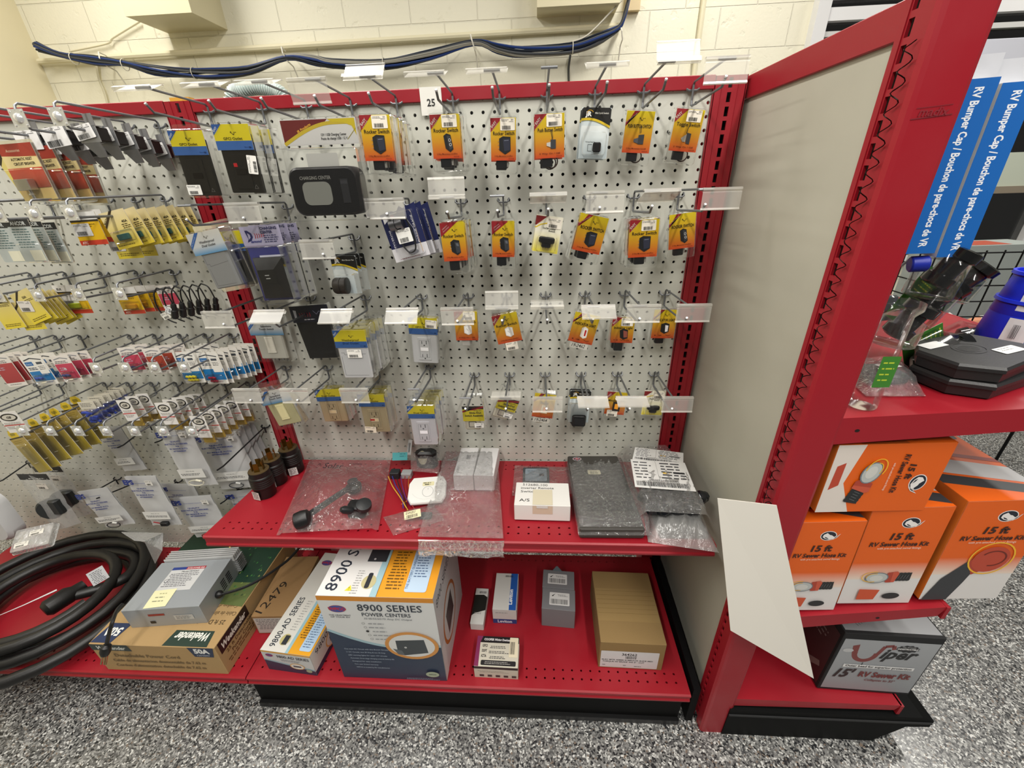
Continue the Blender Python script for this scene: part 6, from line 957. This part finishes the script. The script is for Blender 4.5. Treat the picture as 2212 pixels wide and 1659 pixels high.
# two white boxes in a bag
P = [on(904, 1168), on(1088, 1172), on(1078, 985), on(960, 985)]; P[2].y = P[3].y = -.018
g, o = sheet_bag('white_boxes_bag', 'clear crinkled zip bag hanging over the shelf edge round two white boxes', 'plastic bag', P[0], P[1], P[2], P[3], lambda u, v: (.058 if .12 < u < .92 and .36 < v < .93 else .012+.03*max(0, math.sin(PI*u))*v), 'crinkle', nx=40, ny=46, seed=9, amp=.0055, fold=.004)
fl = [on(904, 1168)-o, on(1088, 1172)-o]; b = B(); vs = []; q = random.Random(3)
for j in range(7):
    for i in range(15): p = fl[0]*(1-i/14)+fl[1]*(i/14); t = j/6; vs.append(tuple(p+Vector((q.uniform(-.002, .002), -.013*min(1, t*2)+q.uniform(-.003, .003), .004-.040*t))))
b.mesh(vs, [(j*15+i, j*15+i+1, (j+1)*15+i+1, (j+1)*15+i) for j in range(6) for i in range(14)], 'ffffff', True).build('hanging_flap', 'crinkle', g, sharp=False); b = B(); b.tube([tuple(fl[0]+Vector((0, -.004, .006))), tuple(fl[1]+Vector((0, -.004, .006)))], .0014, 'e6cfd2', 5).build('zip_strip', 'clear', g)
for i, (x0, x1, lab) in enumerate(((-.640, -.584, 'left white box numbered 238573 inside the crinkled bag'), (-.580, -.524, 'right blank white box inside the crinkled bag'))):
    ym = -.11; z0 = MZ(ym)+.004; g2, F, T_, S, (w, d, h) = carton(lab, 'box', x0, x1, -.172, -.022, z0, z0+.050, 'D8D6D6', 1-2*i, mat='paper'); g2.rotation_euler.x = -math.atan(.086)
    if not i: b = B(T_); b.bar(24, 84, 14, 22, '55565a', 12); b.ln(42, 100, 46, 1, 4, 3, '6a6a6a'); b.t('238573', 12, 14, 6, '7a7a7c', w=34, rot=90, al='l'); b.build('printed_label', 'print', g2)
# flat bag with panel switch, and the hand-lettered box
P = [on(1106, 1072), on(1238, 1068), on(1240, 1010), on(1112, 1006)]; g, o = sheet_bag('panel_bag', 'clear bag with grey control panel behind the lettered white box', 'bagged part', P[0], P[1], P[2], P[3], .008, 'bag', seed=6, nx=10, ny=8)
b = B(); c = on(1160, 1030)-o; b.box(tuple(c+Vector((-.042, -.034, .001))), tuple(c+Vector((.036, .036, .007))), '3c4246', bev=.002); b.fr(tuple(c+Vector((-.003, .0, .0073))), (1, 0, 0), (0, 1, 0)); b.rr(-32, -28, 32, 29, 4, '7F8A93'); b.ln(-26, 18, 0, 2, 6, 3, '5a646c'); b.ring(14, 18, 5, 4, .8, '4a545c'); b.rr(10, -6, 24, 6, 1, '3a4048'); b.t('512680-01', 0, 34, 6, '4a2028', w=50, rot=1); b.build('control_panel', 'plastic', g)
yf, yb = -.292, -.196; zb = MZ(-.245); g, F, T_, S, (w, d, h) = carton('white box hand lettered 512680-100 inverter remote switch', 'box', -.462, -.322, yf, yb, zb+.004, zb+.050, 'DCDAD6', -1, mat='paper'); g.rotation_euler.x = -math.atan(.086)
b = B(T_); b.t('512680-100', 18, d-15, 9.5, '1c1a1a', w=66, al='l', rot=-1); b.t('inverter Remote', 14, d-30, 9, '1c1a1a', w=86, al='l', rot=1); b.t('Switch', 14, d-45, 9, '1c1a1a', w=40, al='l', rot=1); b.t('A/S', 12, 14, 11, '1c1a1a', w=26, al='l'); b.r(46, 1, 96, d-32, 'CFC6AE'); b.build('handwriting', 'print', g); b = B(F); b.r(46, h-26, 96, h-1, 'C9B9A4'); b.build('tape', 'gloss', g); B().box((-.014, -.0495, .038), (.014, -.0480, .046), 'cfcdc9').build('tuck_flap', 'paper', g)
# grey fabric-like panel in a bag
yf, yb = -.352, -.016; g = thing('bagged_cover', 'flat dark grey cover panel with union jack sticker in clear bag', 'panel', (-.226, (yf+yb)/2, MZ((yf+yb)/2)), (math.radians(-4.9), 0, math.radians(1)))
B().box((-.082, -.166, .003), (.070, .160, .030), '3A3733', bev=.003).build('panel_body', 'matte', g); b = B(((0, 0, .0303), (1, 0, 0), (0, 1, 0))); b.o(-55, 142, 13, 10, 'd8d8d8'); b.o(-55, 142, 11.5, 8.6, '33374a'); b.line([(-65, 142), (-45, 142)], 2.6, 'c23a40'); b.line([(-55, 134), (-55, 150)], 2.6, 'c23a40'); b.line([(-62, 137), (-48, 147)], 1, 'd8d8d8'); b.line([(-62, 147), (-48, 137)], 1, 'd8d8d8'); b.rr(-32, 58, 4, 80, 3, 'D9D2B2'); b.ln(-26, 72, 0, 1, 4, 2.4, '4a4a3a'); b.bar(-26, 62, 22, 6, '3a3a30'); b.build('sticker', 'paper', g)
B().box((-.056, -.100, .0300), (.060, -.062, .0312), '1d1c1b', bev=.0005).build('dark_slot', 'matte', g)
sheet_bag('', '', '', (-.312, -.360, MZ(-.36)), (-.140, -.360, MZ(-.36)), (-.140, -.014, MZ(-.014)), (-.312, -.014, MZ(-.014)), lambda u, v: .0375 if .03 < u < .97 and .05 < v < .97 else .004, 'crinkle', nx=30, ny=44, seed=13, amp=.0022, parent=g, fold=.002)
# labelled bag of black parts lying on another bag
g, o = sheet_bag('grey_parts_bag', 'lower grey bag of flat parts at the right shelf corner', 'bagged part', on(1400, 1172), on(1553, 1195), on(1462, 1000), on(1370, 1000), lambda u, v: .034*min(1, 6*u, 6*(1-u), 8*v, 6*(1-v)), 'haze', seed=15, nx=28, ny=30, amp=.0035, fold=.006)
B().hexa([tuple(Vector(p)) for p in ((-.060, -.15, .003), (.050, -.15, .003), (.050, .13, .003), (-.055, .13, .003), (-.060, -.15, .028), (.050, -.15, .028), (.050, .13, .028), (-.055, .13, .028))], '2B2D2C').build('flat_parts', 'rubber', g)
zt = .040; q = [on(1372, 1125, zt), on(1543, 1135, zt), on(1450, 980, zt), on(1340, 975, zt)]
for p_ in (q[2], q[3]): p_.y = min(p_.y, -.018)
g, o = sheet_bag('labelled_parts_bag', 'clear bag with two white barcode labels over shiny black parts', 'bagged part', q[0], q[1], q[2], q[3], lambda u, v: (.044 if .08 < u < .92 and .05 < v < .5 else .030)*min(1, 8*u, 8*(1-u)), 'crinkle', seed=21, nx=30, ny=30, amp=.004, fold=.006)
b = B(); r3 = random.Random(4)
for i in range(9): c = on(1400+(i % 5)*30+r3.uniform(-8, 8), 1080+(i//5)*28, zt)-o; b.lathe([(.010, 0), (.016, .004), (.017, .016), (.010, .024), (.006, .026)], ('15171c', '1b1d22')[i % 2], tuple(c+Vector((0, 0, .004))), 14, (r3.uniform(-.8, .8), r3.uniform(-.8, .8), .8)); b.box(tuple(c+Vector((-.014, -.010, .002))), tuple(c+Vector((.016, .012, .020))), '191b20', bev=.004)
b.build('black_fittings', 'gloss', g)
def shiplabel(pts, nm):
    P = [on(u, v, h)-o for u, v, h in pts]; n = Vector((P[1]-P[0]).cross(P[3]-P[0])).normalized(); wd = (P[1]-P[0]).length*1000; ht = (P[3]-P[0]).length*1000
    b = B((tuple(P[0]), tuple(P[1]-P[0]), tuple(P[3]-P[0]))); b.U = (P[3]-P[0]).normalized(); b.N = n; b.r(0, 0, wd, ht, 'DAD9D7'); b.line([(wd*.45, ht*.3), (wd*.45, ht*.98)], .5, '5a5a5a'); b.ln(4, ht*.88, wd*.36, 6, ht*.11, ht*.05, '4a4a4e', 3); b.ln(wd*.49, ht*.88, wd*.96, 6, ht*.105, ht*.055, '3a3a3e', 5); b.ln(wd*.52, ht*.52, wd*.7, 1, 3, ht*.06, 'D9B040', 2); b.r(wd*.72, ht*.54, wd*.92, ht*.60, '26262a'); b.t('0000092115160000', wd*.52, ht*.245, ht*.06, '2a2a2e', w=wd*.5); b.bar(6, ht*.06, wd*.86, ht*.15, '2a2a2e', 40, 5); b.build(nm, 'paper', g)
shiplabel([(1372, 1052, .092), (1504, 1062, .092), (1488, 1012, .088), (1362, 992, .088)], 'shipping_label'); shiplabel([(1366, 992, .084), (1476, 1006, .084), (1452, 974, .082), (1372, 966, .082)], 'shipping_label')
# ---------------- right hand run ----------------
g = thing('sign_sheet', 'blank white sheet hung by a wire hook on the end post', 'sign', at(1665, 1095, 'y', -.482)); o = Vector(g.location)
c = [at(1550, 1077, 'y', -.485)-o, at(1678, 1092, 'y', -.485)-o, at(1758, 1466, 'y', -.560)-o, at(1578, 1362, 'y', -.545)-o]; n = Vector((0, -.0014, 0)); b = B(); b.mesh([tuple(p) for p in c]+[tuple(p-n) for p in c], [(0, 3, 2, 1), (4, 5, 6, 7)]+[(i, (i+1) % 4, (i+1) % 4+4, i+4) for i in range(4)], 'CFCBC2'); b.build('sheet', 'gloss', g)
B().tube(arc((-.004, .004, .002), .006, -120, 150, 10), .0009, '2a2a2a', 5).build('wire_hook', 'metal', g)
def rhino(b, x, z, s=1.0, rot=0):
    ca, sa = math.cos(math.radians(rot)), math.sin(math.radians(rot)); F = lambda pts: [(x+(a*ca-c*sa)*s, z+(a*sa+c*ca)*s) for a, c in pts]; E = lambda rx, rz, k=24: [(rx*math.cos(2*PI*i/k), rz*math.sin(2*PI*i/k)) for i in range(k)]
    b.poly(F(E(17, 14)), 'E8E4E2'); b.poly(F(E(15.4, 12.5)), '1f2430'); b.poly(F([(14, -4), (24, 6), (18, -6), (10, -12)]), 'E8E4E2'); b.poly(F([(15, -4), (21, 3), (16, -6), (11, -9)]), '1f2430'); b.poly(F([(-11, 4), (-4, 9), (2, 3), (6, 2), (12, -3), (15, 0), (12, -8), (3, -11), (-6, -8), (-12, -3)]), 'E8E4E2'); b.poly(F([(-8, -2), (-6, -6), (2, -9), (-2, -5)]), '1f2430')
def hose_art(b, x, z, s=1.0, rot=0):
    ca, sa = math.cos(math.radians(rot)), math.sin(math.radians(rot)); F = lambda pts: [(x+(a*ca-c*sa)*s, z+(a*sa+c*ca)*s) for a, c in pts]; E = lambda cx, cz, rx, rz, k=20: [(cx+rx*math.cos(2*PI*i/k), cz+rz*math.sin(2*PI*i/k)) for i in range(k)]
    b.poly(F([(14+i*3.2, 13+(i % 2)) for i in range(12)]+[(50, -6)]+[(49-i*3.2, -9-(i % 2)) for i in range(11)]), '26282a'); [b.line(F([(22+i*5, -3), (24+i*5, 7)]), 1.2*s, '5a5e60') for i in range(5)]
    b.poly(F([(6, 15), (22, 18), (26, 12), (22, -12), (8, -13), (2, -6)]), 'A8402E'); b.poly(F([(14, 16), (22, 18), (26, 12), (22, -12), (16, -12)]), 'C2543C'); b.poly(F(E(-12, 1, 21, 15)), '6e7880'); b.poly(F(E(-12, 1, 19, 13)), 'B4B8B6'); b.poly(F(E(-13, 0, 12, 8)), 'C9C9C4'); b.line(F(E(-20, 4, 20, 14)[4:17]), 1.6*s, 'E9B32A'); b.line(F(E(-18, 4, 14, 9)[4:12]), 1.4*s, 'E9B32A')
def hosebox(label, x0, x1, yf, yb, z0, z1, rot=0, yaw=0, top=True, big=False, cut=False):
    g, F, T_, S, (w, d, h) = carton(label, 'box', x0, x1, yf, yb, z0, z1, 'D9701E', yaw, name='hose_box', mat='paper'); b = B(F); O = 'DB5E12'
    if not rot:
        b.r(0, 0, w, h, 'D9D6D4'); b.grad(0, h*.28, w, h*.46, 'E2D2C4', O); b.r(0, h*.46, w, h, O); rhino(b, w*.54, h*.86, w/150); b.t('15 ft', w*.5, h*.70, h*.062, '3a1c14', w=w*.30, bold=.04, shear=.15); b.t('RV Sewer Hose Kit', w*.5, h*.635, h*.042, '3a1c14', w=w*.76, bold=.03, shear=.15); b.t('with pre-attached swivel fittings', w*.52, h*.605, h*.020, 'F0DCCB', w=w*.56)
        if big: b.poly([(w*.02, 0), (w*.34, 0), (w*.44, h*.2), (w*.5, h*.36), (w*.36, h*.42), (w*.14, h*.24)], '34363a'); b.poly([(w*.36, h*.42), (w*.5, h*.5), (w*.62, h*.34), (w*.48, h*.28)], 'A8402E'); b.o(w*.62, h*.44, w*.22, h*.13, 'B4452F'); b.ring(w*.62, h*.45, w*.27, h*.165, w*.02, 'E9B32A'); b.ring(w*.64, h*.45, w*.16, h*.08, w*.02, '6a2418', -100, 150)
        else:
            hose_art(b, w*.48, h*.30, w/135); b.poly([(w*.22, h*.06), (w*.46, h*.06), (w*.50, h*.17), (w*.22, h*.18)], 'C4502E'); b.o(w*.68, h*.10, w*.12, h*.035, '26282a')
    else:
        b.r(0, 0, w, h, O); b.poly([(0, 0), (w*.30, 0), (w*.16, h*.45), (w*.24, h), (0, h)], 'D9D0C8'); b.poly([(w*.04, h*.35), (w*.12, h*.42), (w*.12, h*.75), (w*.05, h*.7)], 'B4452F'); rhino(b, w*.82, h*.44, w/185, -90); b.t('15 ft', w*.68, h*.72, 11, '3a1c14', w=34, rot=-90, al='l', bold=.04, shear=.15); b.t('RV Sewer Hose Kit', w*.60, h*.86, 10, '3a1c14', w=86, rot=-90, al='l', bold=.03, shear=.15); b.t('with pre-attached swivel fittings', w*.53, h*.74, 4, 'F0DCCB', w=62, rot=-90, al='l')
        hose_art(b, w*.34, h*.52, 1.15, -105)
    b.build('printed_front', 'print', g)
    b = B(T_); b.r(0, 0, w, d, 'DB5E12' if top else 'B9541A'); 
    if top and not rot: b.poly([(0, d*.15), (w, d*.02), (w, d*.10), (0, d*.24)], '34363a'); b.poly([(0, d*.26), (w, d*.12), (w, d*.26), (0, d*.42)], 'B9BABB'); b.poly([(0, d*.46), (w, d*.30), (w, d*.34), (0, d*.50)], '8c2a1c'); b.t('RHINOFLEX', w*.4, d*.6, 12, 'e6e4e2', w=w*.6, rot=-14, bold=.04); b.poly([(w*.55, d*.5), (w*.95, d*.55), (w, d*.8), (w*.6, d*.9), (w*.45, d*.7)], '3a3c3c')
    if rot: b.r(w*.2, 0, w*.6, d, 'A84C18')
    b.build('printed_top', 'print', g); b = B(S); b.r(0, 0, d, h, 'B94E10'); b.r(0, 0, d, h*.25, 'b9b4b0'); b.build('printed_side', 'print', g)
    if cut: b = B(S); b.poly([(4, h*.2), (50, h*.25), (70, h*.5), (60, h*.8), (4, h*.74)], '0c0c0c'); [b.line([(8+i*9, h*.30+i*4), (14+i*9, h*.55+i*4)], 3, '2f3133') for i in range(5)]; b.build('hose_window', 'gloss', g)
    return g
RSZ = lambda x: -1.045+(x-.1)*.154
for lb, x0, x1, yf, yb, zt, kw in (('left lower orange sewer hose box under the sideways one', .104, .238, -.452, -.10, -.762, {}), ('middle orange sewer hose box leaning against its left neighbour', .244, .388, -.447, -.10, -.728, {'cut': True}), ('right orange sewer hose box picturing a red cap', .400, .55, -.450, -.10, -.705, {'big': True})):
    xm = (x0+x1)/2; g = hosebox(lb, x0, x1, yf, yb, RSZ(xm)+.010, zt-.004, **kw); g.rotation_euler.y = -math.atan(.06)
g = hosebox('orange sewer hose box lying sideways on top of the others', .112, .310, -.452, -.16, -.738, -.586, rot=1, yaw=2); g.rotation_euler.y = -.012
o = B().box((.30, -.30, -.70), (.34, -.10, -.56), 'D9C21E', bev=.001).build('yellow_card', 'paper'); tag(o, 'yellow card behind the sideways orange box', 'card')
# viper box
g, F, T_, S, (w, d, h) = carton('grey and black Viper sewer kit box on the base deck', 'box', .318, .536, -.434, -.16, -1.358, -1.132, '17181a', -2, name='hose_box', mat='paper')
b = B(F); b.grad(6, 8, w-4, h-20, '8D9094', '9FA2A6'); b.ring(66, h-70, 30, 34, 12, '7A3A38', 175, 365, 20); b.poly([(36, h-76), (48, h-76), (44, h-38), (30, h-44)], '7A3A38'); b.line([(92, h-70), (100, h-40), (118, h-36), (122, h-50)], 9, '7A3A38'); b.o(24, h-62, 12, 7, 'b9babc'); b.t('iper', 140, h-84, 36, '1c1c1e', w=82, shear=.35, bold=.03)
b.poly([(150+20*math.cos(i*PI/12)*(1 if i % 2 else .86)*1.3, h-44+14*math.sin(i*PI/12)*(1 if i % 2 else .8)) for i in range(24)], '202124'); b.t('INDESTRUCTIBLE', 150, h-47, 5, 'e6e6e6', w=44, bold=.03); b.t('The Virtually', 150, h-39, 4, 'c9c9c9', w=30); b.r(30, h-126, 190, h-114, 'd9d9d9'); b.t('Outer bead for superior protection', 110, h-123, 7, '202124', w=150, bold=.03); b.line([(70, h-114), (70, h-104)], 1.5, '202124')
b.t("15'", 42, h-166, 32, '26181a', w=48, shear=.35, bold=.04); b.t('RV Sewer Kit', 134, h-160, 20, '6e2c2c', w=118, bold=.04, shear=.1); b.t('Collapses to 32"', 130, h-176, 8, '6e2c2c', w=70, shear=.2, bold=.02); b.build('printed_front', 'print', g)
b = B(T_); b.r(4, 8, w-4, d-4, '8f9194'); [b.line([(20+i*5, 60-i*2), (40+i*6, 20+i*3)], 1.6, '55575a') for i in range(9)]; b.rr(110, 60, 190, 100, 2, 'a9abad'); b.o(150, 74, 18, 6, '8c3a30'); b.build('printed_top', 'print', g)
b = B(((-w*.0005-.0004, d*.0005, 0), (0, -1, 0), (0, 0, 1))); b.grad(6, 8, d-8, h-20, '3c2426', '4a3436'); b.ring(120, h*.5, 34, 60, 14, '4a1416', 150, 380, 20); b.ln(150, h-60, 240, 3, 14, 6, '8a7c7c', 4); b.poly([(d-60, 20), (d-20, 60), (d-26, 74), (d-70, 36)], '7a6a66'); b.build('printed_side', 'print', g)
# upper shelf goods
USZ = lambda x: -.530+(x-.1)*.066
for i, lab in enumerate(('lower black plastic drain tray with centre hole', 'upper black plastic drain tray with two white stickers')):
    g = thing('drain_tray', lab, 'tray', (.355-.003*i, -.355, USZ(.355)+.004+.030*i), (0, -math.atan(.066), math.radians(14+3*i)), 'black drain trays'); b = B()
    o6 = lambda s, z: [(x*s, y*s, z) for x, y in ((-.070, -.035), (-.030, -.075), (.085, -.060), (.100, -.020), (.075, .055), (-.030, .060), (-.068, .030))]
    loft(b, [o6(.93, .0), o6(.95, .016), o6(1.0, .018), o6(1.0, .024), o6(.96, .028)][::-1], '232324', True, True); b.build('tray_body', 'rubber', g); b = B(((.005, .0, .0283), (1, 0, 0), (0, 1, 0))); b.o(0, 0, 19, 15, '2a2a2b'); b.o(0, 0, 16, 12.5, '020202'); b.ring(0, 0, 26, 22, 1.5, '262627'); b.build('drain_hole', 'rubber', g)
    b = B(((0, 0, .0288), (1, 0, 0), (0, 1, 0)))
    if i: b.rr(26, -40, 72, -18, 2, 'd9d9d7'); b.ln(30, -24, 66, 2, 6, 2.4, '8a8a8a')
    if i: b.build('sticker', 'paper', g)
    b = B(((0, 0, .0288), (1, 0, 0), (0, 1, 0)))
    b.rr(-50, 22, -6, 44, 2, 'd9d9d7'); b.build('sticker', 'paper', g)
for i, (z0, r0, lab) in enumerate(((0, .062, 'lower blue plastic cup with paper label'), (.062, .055, 'upper blue plastic cup nested on the lower one'))):
    g = thing('blue_cup', lab, 'cup', (.585, -.215, USZ(.585)+.002+z0), (0, 0, 0), 'blue stacked plastic cups'); B().lathe([(r0, 0), (r0+.002, .004), (r0-.008, .085-.01*i), (r0-.004, .088-.01*i), (r0-.005, .094-.01*i), (r0-.010, .094-.01*i), (r0-.012, .070), (.004, .070)], '1A2CC0', n=40).build('cup_body', 'plastic', g)
    b = B(); n_ = 10; A0 = 200
    for k in range(n_):
        for (za, zb_, c) in ((.014, .062, 'C4C6C8' if k < 4 else '25509a'),):
            a, e = math.radians(A0+k*8), math.radians(A0+(k+1)*8); R = lambda z: r0+.0008+.0015-(z/.085)*.0085; b.face([(R(za)*math.cos(a), R(za)*math.sin(a), za), (R(za)*math.cos(e), R(za)*math.sin(e), za), (R(zb_)*math.cos(e), R(zb_)*math.sin(e), zb_), (R(zb_)*math.cos(a), R(zb_)*math.sin(a), zb_)], c)
    a = math.radians(216); b.fr((math.cos(a)*(r0-.0005), math.sin(a)*(r0-.0005), .02), (-math.sin(a), math.cos(a), 0), (0, 0, 1), .0035); b.bar(-6, 4, 10, 28, '3a3a3e', 10); a = math.radians(252); b.fr((math.cos(a)*(r0-.0005), math.sin(a)*(r0-.0005), .02), (-math.sin(a), math.cos(a), 0), (0, 0, 1), .0035); b.t('PIPE', 0, 24, 7, 'd9dde4', w=20, bold=.04) if not i else None; b.t('CONNECTOR', 2, 14, 6, 'd9dde4', w=34, bold=.04) if not i else None; b.build('wrap_label', 'paper', g)
# hanging blue boxes
for i, (x, y) in enumerate(((.212, -.35), (.262, -.352))):
    zt = -.052-.006*i; g = thing('bumper_cap_box', ('left', 'right')[i]+' tall blue and white boxed bumper cap hanging by the post', 'box', (x, y, zt-.235), (0, math.radians(-1.5), math.radians(-6)), 'blue boxed bumper caps'); B().box((-.0215, 0, 0), (.0215, .09, .232), 'D2D4D6').build('carton_body', 'paper', g); b = B(((0, -.0003, 0), (1, 0, 0), (0, 0, 1))); b.r(-21.5, 0, 21.5, 232, '1763B4'); b.t('RV Bumper Cap / Bouchon de pare-chocs de VR', -5, 222, 10.5, 'E9EEF4', w=212, rot=-90, al='l', bold=.03); b.build('printed_front', 'print', g)
    B().box((-.02, .02, .232), (.03, .075, .262), 'C4C6CC').build('header_card', 'paper', g)
o = B().box((.235, -.24, -.07), (.42, -.235, .01), 'B4B6BE', bev=.001).build('white_header_board', 'paper'); tag(o, 'pale grey card header behind the blue boxes', 'card')
def camco(x, y, z, h, rot, lab, green=True):
    g = thing('fitting_pack', lab, 'hose fitting', (x, y, z), rot); 
    if green: b = B(); b.box((-.035, .012, -.01), (.035, .0132, h*.9), '3E7A2A'); b.fr((0, .0118, 0), (1, 0, 0), (0, 0, 1)); b.ln(-28, h*800, 26, 5, 8, 3, 'B9C83A', 4); b.o(8, h*350, 14, 7, '2a4a1c'); b.build('green_card', 'print', g)
    B().lathe([(.016, 0), (.022, .004), (.022, .018), (.017, .020), (.017, .045), (.024, .048), (.024, .062), (.018, .064)], '161718', (0, -.006, h*.25), 20, (.25, -.2, 1)).build('black_fitting', 'gloss', g); B().lathe([(.030, 0), (.034, .003), (.034, h*.7), (.026, h*.8), (.012, h)], 'ffffff', (0, -.006, 0), 20, (0, 0, 1)).build('clear_shell', 'clear', g); return g
def cam_at(u, v, y, h, rot, lab, green=True): p = at(u, v, 'y', y); camco(p.x, p.y, p.z, h, rot, lab, green)
cam_at(1992, 640, -.33, .085, (0, .12, .1), 'black valve fitting in clear shell just below the blue boxes', False)
cam_at(1955, 690, -.30, .10, (.1, .5, .3), 'clear shell with lime green card beside the end post')
cam_at(2040, 640, -.16, .07, (.2, .2, .2), 'grey ribbed fitting on green card in front of the basket')
cam_at(1975, 770, -.30, .07, (.2, 1.0, .3), 'translucent elbow lying on its side beside the black trays')
cam_at(2050, 735, -.16, .05, (.5, .7, .4), 'black threaded cap tilted at the back shelf corner', False)
cam_at(1915, 740, -.36, .06, (0, .1, 0), 'clear round cup with dark coil inside next to the post', False)
o = B().lathe([(.011, -.012), (.013, -.010), (.013, .010), (.011, .012)], '1c2c9c', tuple(at(1984, 570, 'y', -.34)), 16, (.9, -.3, .1)).build('blue_valve_knob', 'plastic'); tag(o, 'small blue valve knob below the hanging blue boxes', 'valve knob')
o = B(); o.lathe([(.030, 0), (.034, .004), (.034, .014), (.036, .016), (.036, .030), (.030, .034), (.026, .05)], '3c3f42', (.315, -.17, -.405), 24, (.1, -.3, -1)); o = o.build('grey_hose_cap', 'gloss'); tag(o, 'grey domed hose cap standing out beside the wire basket', 'hose fitting')
g, o = sheet_bag('flag_bag', 'clear bag with small flag print beside the black trays', 'bagged part', (.175, -.40, USZ(.18)+.002), (.265, -.41, USZ(.26)+.002), (.33, -.27, USZ(.3)+.002), (.20, -.26, USZ(.2)+.002), .030, 'crinkle', nx=10, ny=10, seed=31)
b = B(((0, 0, .036), (.9, .2, 0), (-.2, .9, 0))); [b.r(-14, 8+i*4, 26, 10+i*4, 'A23038') for i in range(4)]; b.r(2, -2, 26, 9, '2c3a78'); b.r(-34, -26, 4, -8, 'c9c6c4'); b.ln(-32, -12, 2, 3, 5, 2.4, '9a4a4a'); b.build('printed_label', 'print', g); B().box((-.03, -.03, .003), (.03, .03, .02), '23262a', bev=.006).build('black_part', 'rubber', g)
g = thing('clear_tube_pack', 'clear tube pack with green label standing against the end post', 'hose fitting', (.150, -.425, USZ(.15)+.002)); B().lathe([(.020, 0), (.022, .002), (.022, .16), (.026, .165), (.030, .17), (.030, .18)], 'ffffff', n=22).build('clear_tube', 'clear', g); b = B(((0, -.0225, .045), (1, 0, 0), (0, 0, 1))); b.r(-14, 0, 14, 54, '3C7A2C'); b.ln(-10, 42, 10, 4, 10, 3, 'B9C83A', 3); b.build('green_label', 'print', g)
for x0_, y_, z_, L_, lab in ((.054, -.31, -.046, .26, 'long wire hook carrying the two blue boxes'), (.054, -.25, -.33, .22, 'long wire hook above the clear hose fittings')):
    g = thing('display_hook', lab, 'hook', (x0_, y_, z_)); B().tube([(0, 0, 0), (L_, 0, .004), (L_+.012, 0, .016)], .0026, '7b7d80', 6).build('arm', 'wire', g); B().box((-.001, -.014, -.02), (.003, .014, .014), '75777a', bev=.001).build('back_plate', 'wire', g)
# wire basket in the background with what it holds
g = thing('wire_basket', 'black wire grid basket beyond the right hand shelf', 'basket', (1.35, .62, -.62)); b = B()
for i in range(10): b.tube([(-.20+i*.065, 0, -.22), (-.20+i*.065, 0, .17)], .0028, '121213', 5)
for j in range(7): b.tube([(-.21, -.002, -.21+j*.062), (.40, -.002, -.21+j*.062)], .0028, '121213', 5)
b.build('front_grid', 'wire', g); b = B(); [b.tube([(-.20, .05+i*.07, -.22), (-.20, .05+i*.07, .17)], .0028, '121213', 5) for i in range(5)]; [b.tube([(-.20, 0, -.21+j*.062), (-.20, .34, -.21+j*.062)], .0028, '121213', 5) for j in range(7)]; b.build('side_grid', 'wire', g)
b = B(); [b.tube([(-.20, y_, -.21), (.40, y_, -.21)], .0028, '121213', 5) for y_ in (.0, .06, .12, .18, .24, .30, .34)]; b.build('bottom_grid', 'wire', g)
for x_, y_ in ((-.20, 0), (.40, 0), (-.20, .34), (.40, .34)): B().tube([(x_, y_, FLOOR+.62), (x_, y_, -.20)], .006, '121213', 8).build('leg', 'wire', g)
g, F, T_, S, (w, d, h) = carton('pale grey carton marked power inside the wire basket', 'box', 1.26, 1.68, .80, .94, -.82, -.46, '8f9692', 4); b = B(F); b.t('power', 150, h-40, 18, '3a4044', w=70, bold=.02); b.rr(40, h-110, 90, h-86, 2, 'C9C2A0'); b.ln(60, h-140, 260, 3, 30, 12, '6f7674', 4); b.build('printed_front', 'print', g); b = B(T_); b.r(120, 10, 300, 120, 'A8442E'); b.build('printed_top', 'print', g)
g = thing('patterned_cloth', 'white cloth with purple and pink pattern in the wire basket', 'cloth', (1.36, .655, -.86)); b = B(); q = random.Random(9); vs = [(-.22+.06*i, .0+.02*j+q.uniform(-.005, .005), .14*math.sin(PI*min(1, (j+1)/5))+q.uniform(-.02, .02)) for j in range(8) for i in range(10)]; cols = ['D9D4D0', 'D9D4D0', 'B06A9A', 'C98A6A', 'D9D4D0', '8a7ab0', 'D6D0CC']
for j in range(7):
    for i in range(9): k = j*10+i; b.face([vs[k], vs[k+1], vs[k+11], vs[k+10]], q.choice(cols), True)
b.build('folds', 'cloth', g, sharp=False)
# white ribbed hose behind the rail
b = B(); ce = [at(502, 206, 'y', .12), at(520, 196, 'y', .12), at(555, 189, 'y', .12), at(590, 196, 'y', .12), at(612, 207, 'y', .12)]; ce = [ce[0]-Vector((.03, 0, .06))]+ce+[ce[-1]+Vector((.03, 0, -.06))]; path = spline(ce, 14)
b.tube(path, .013, '9fb0ac', 12); N = len(path)
for i in range(1, N-1, 2): d = (path[i+1]-path[i-1]).normalized(); b.lathe([(.013, -.0012), (.0165, -.0006), (.0165, .0006), (.013, .0012)], 'D9E2DE', tuple(path[i]), 14, tuple(d))
tag(b.build('ribbed_hose', 'plastic'), 'white ribbed hose looping up behind the red top rail', 'hose')
o = B().box((-1.236, .012, .022), (-1.19, .03, .030), 'D9A23A').build('yellow_tape_scrap', 'paper'); tag(o, 'scrap of yellow tape on top of the middle red upright', 'tape')
for l in LABELS:
    n_ = len(l.split())
    if not 4 <= n_ <= 16: print('LABEL LENGTH', n_, l)
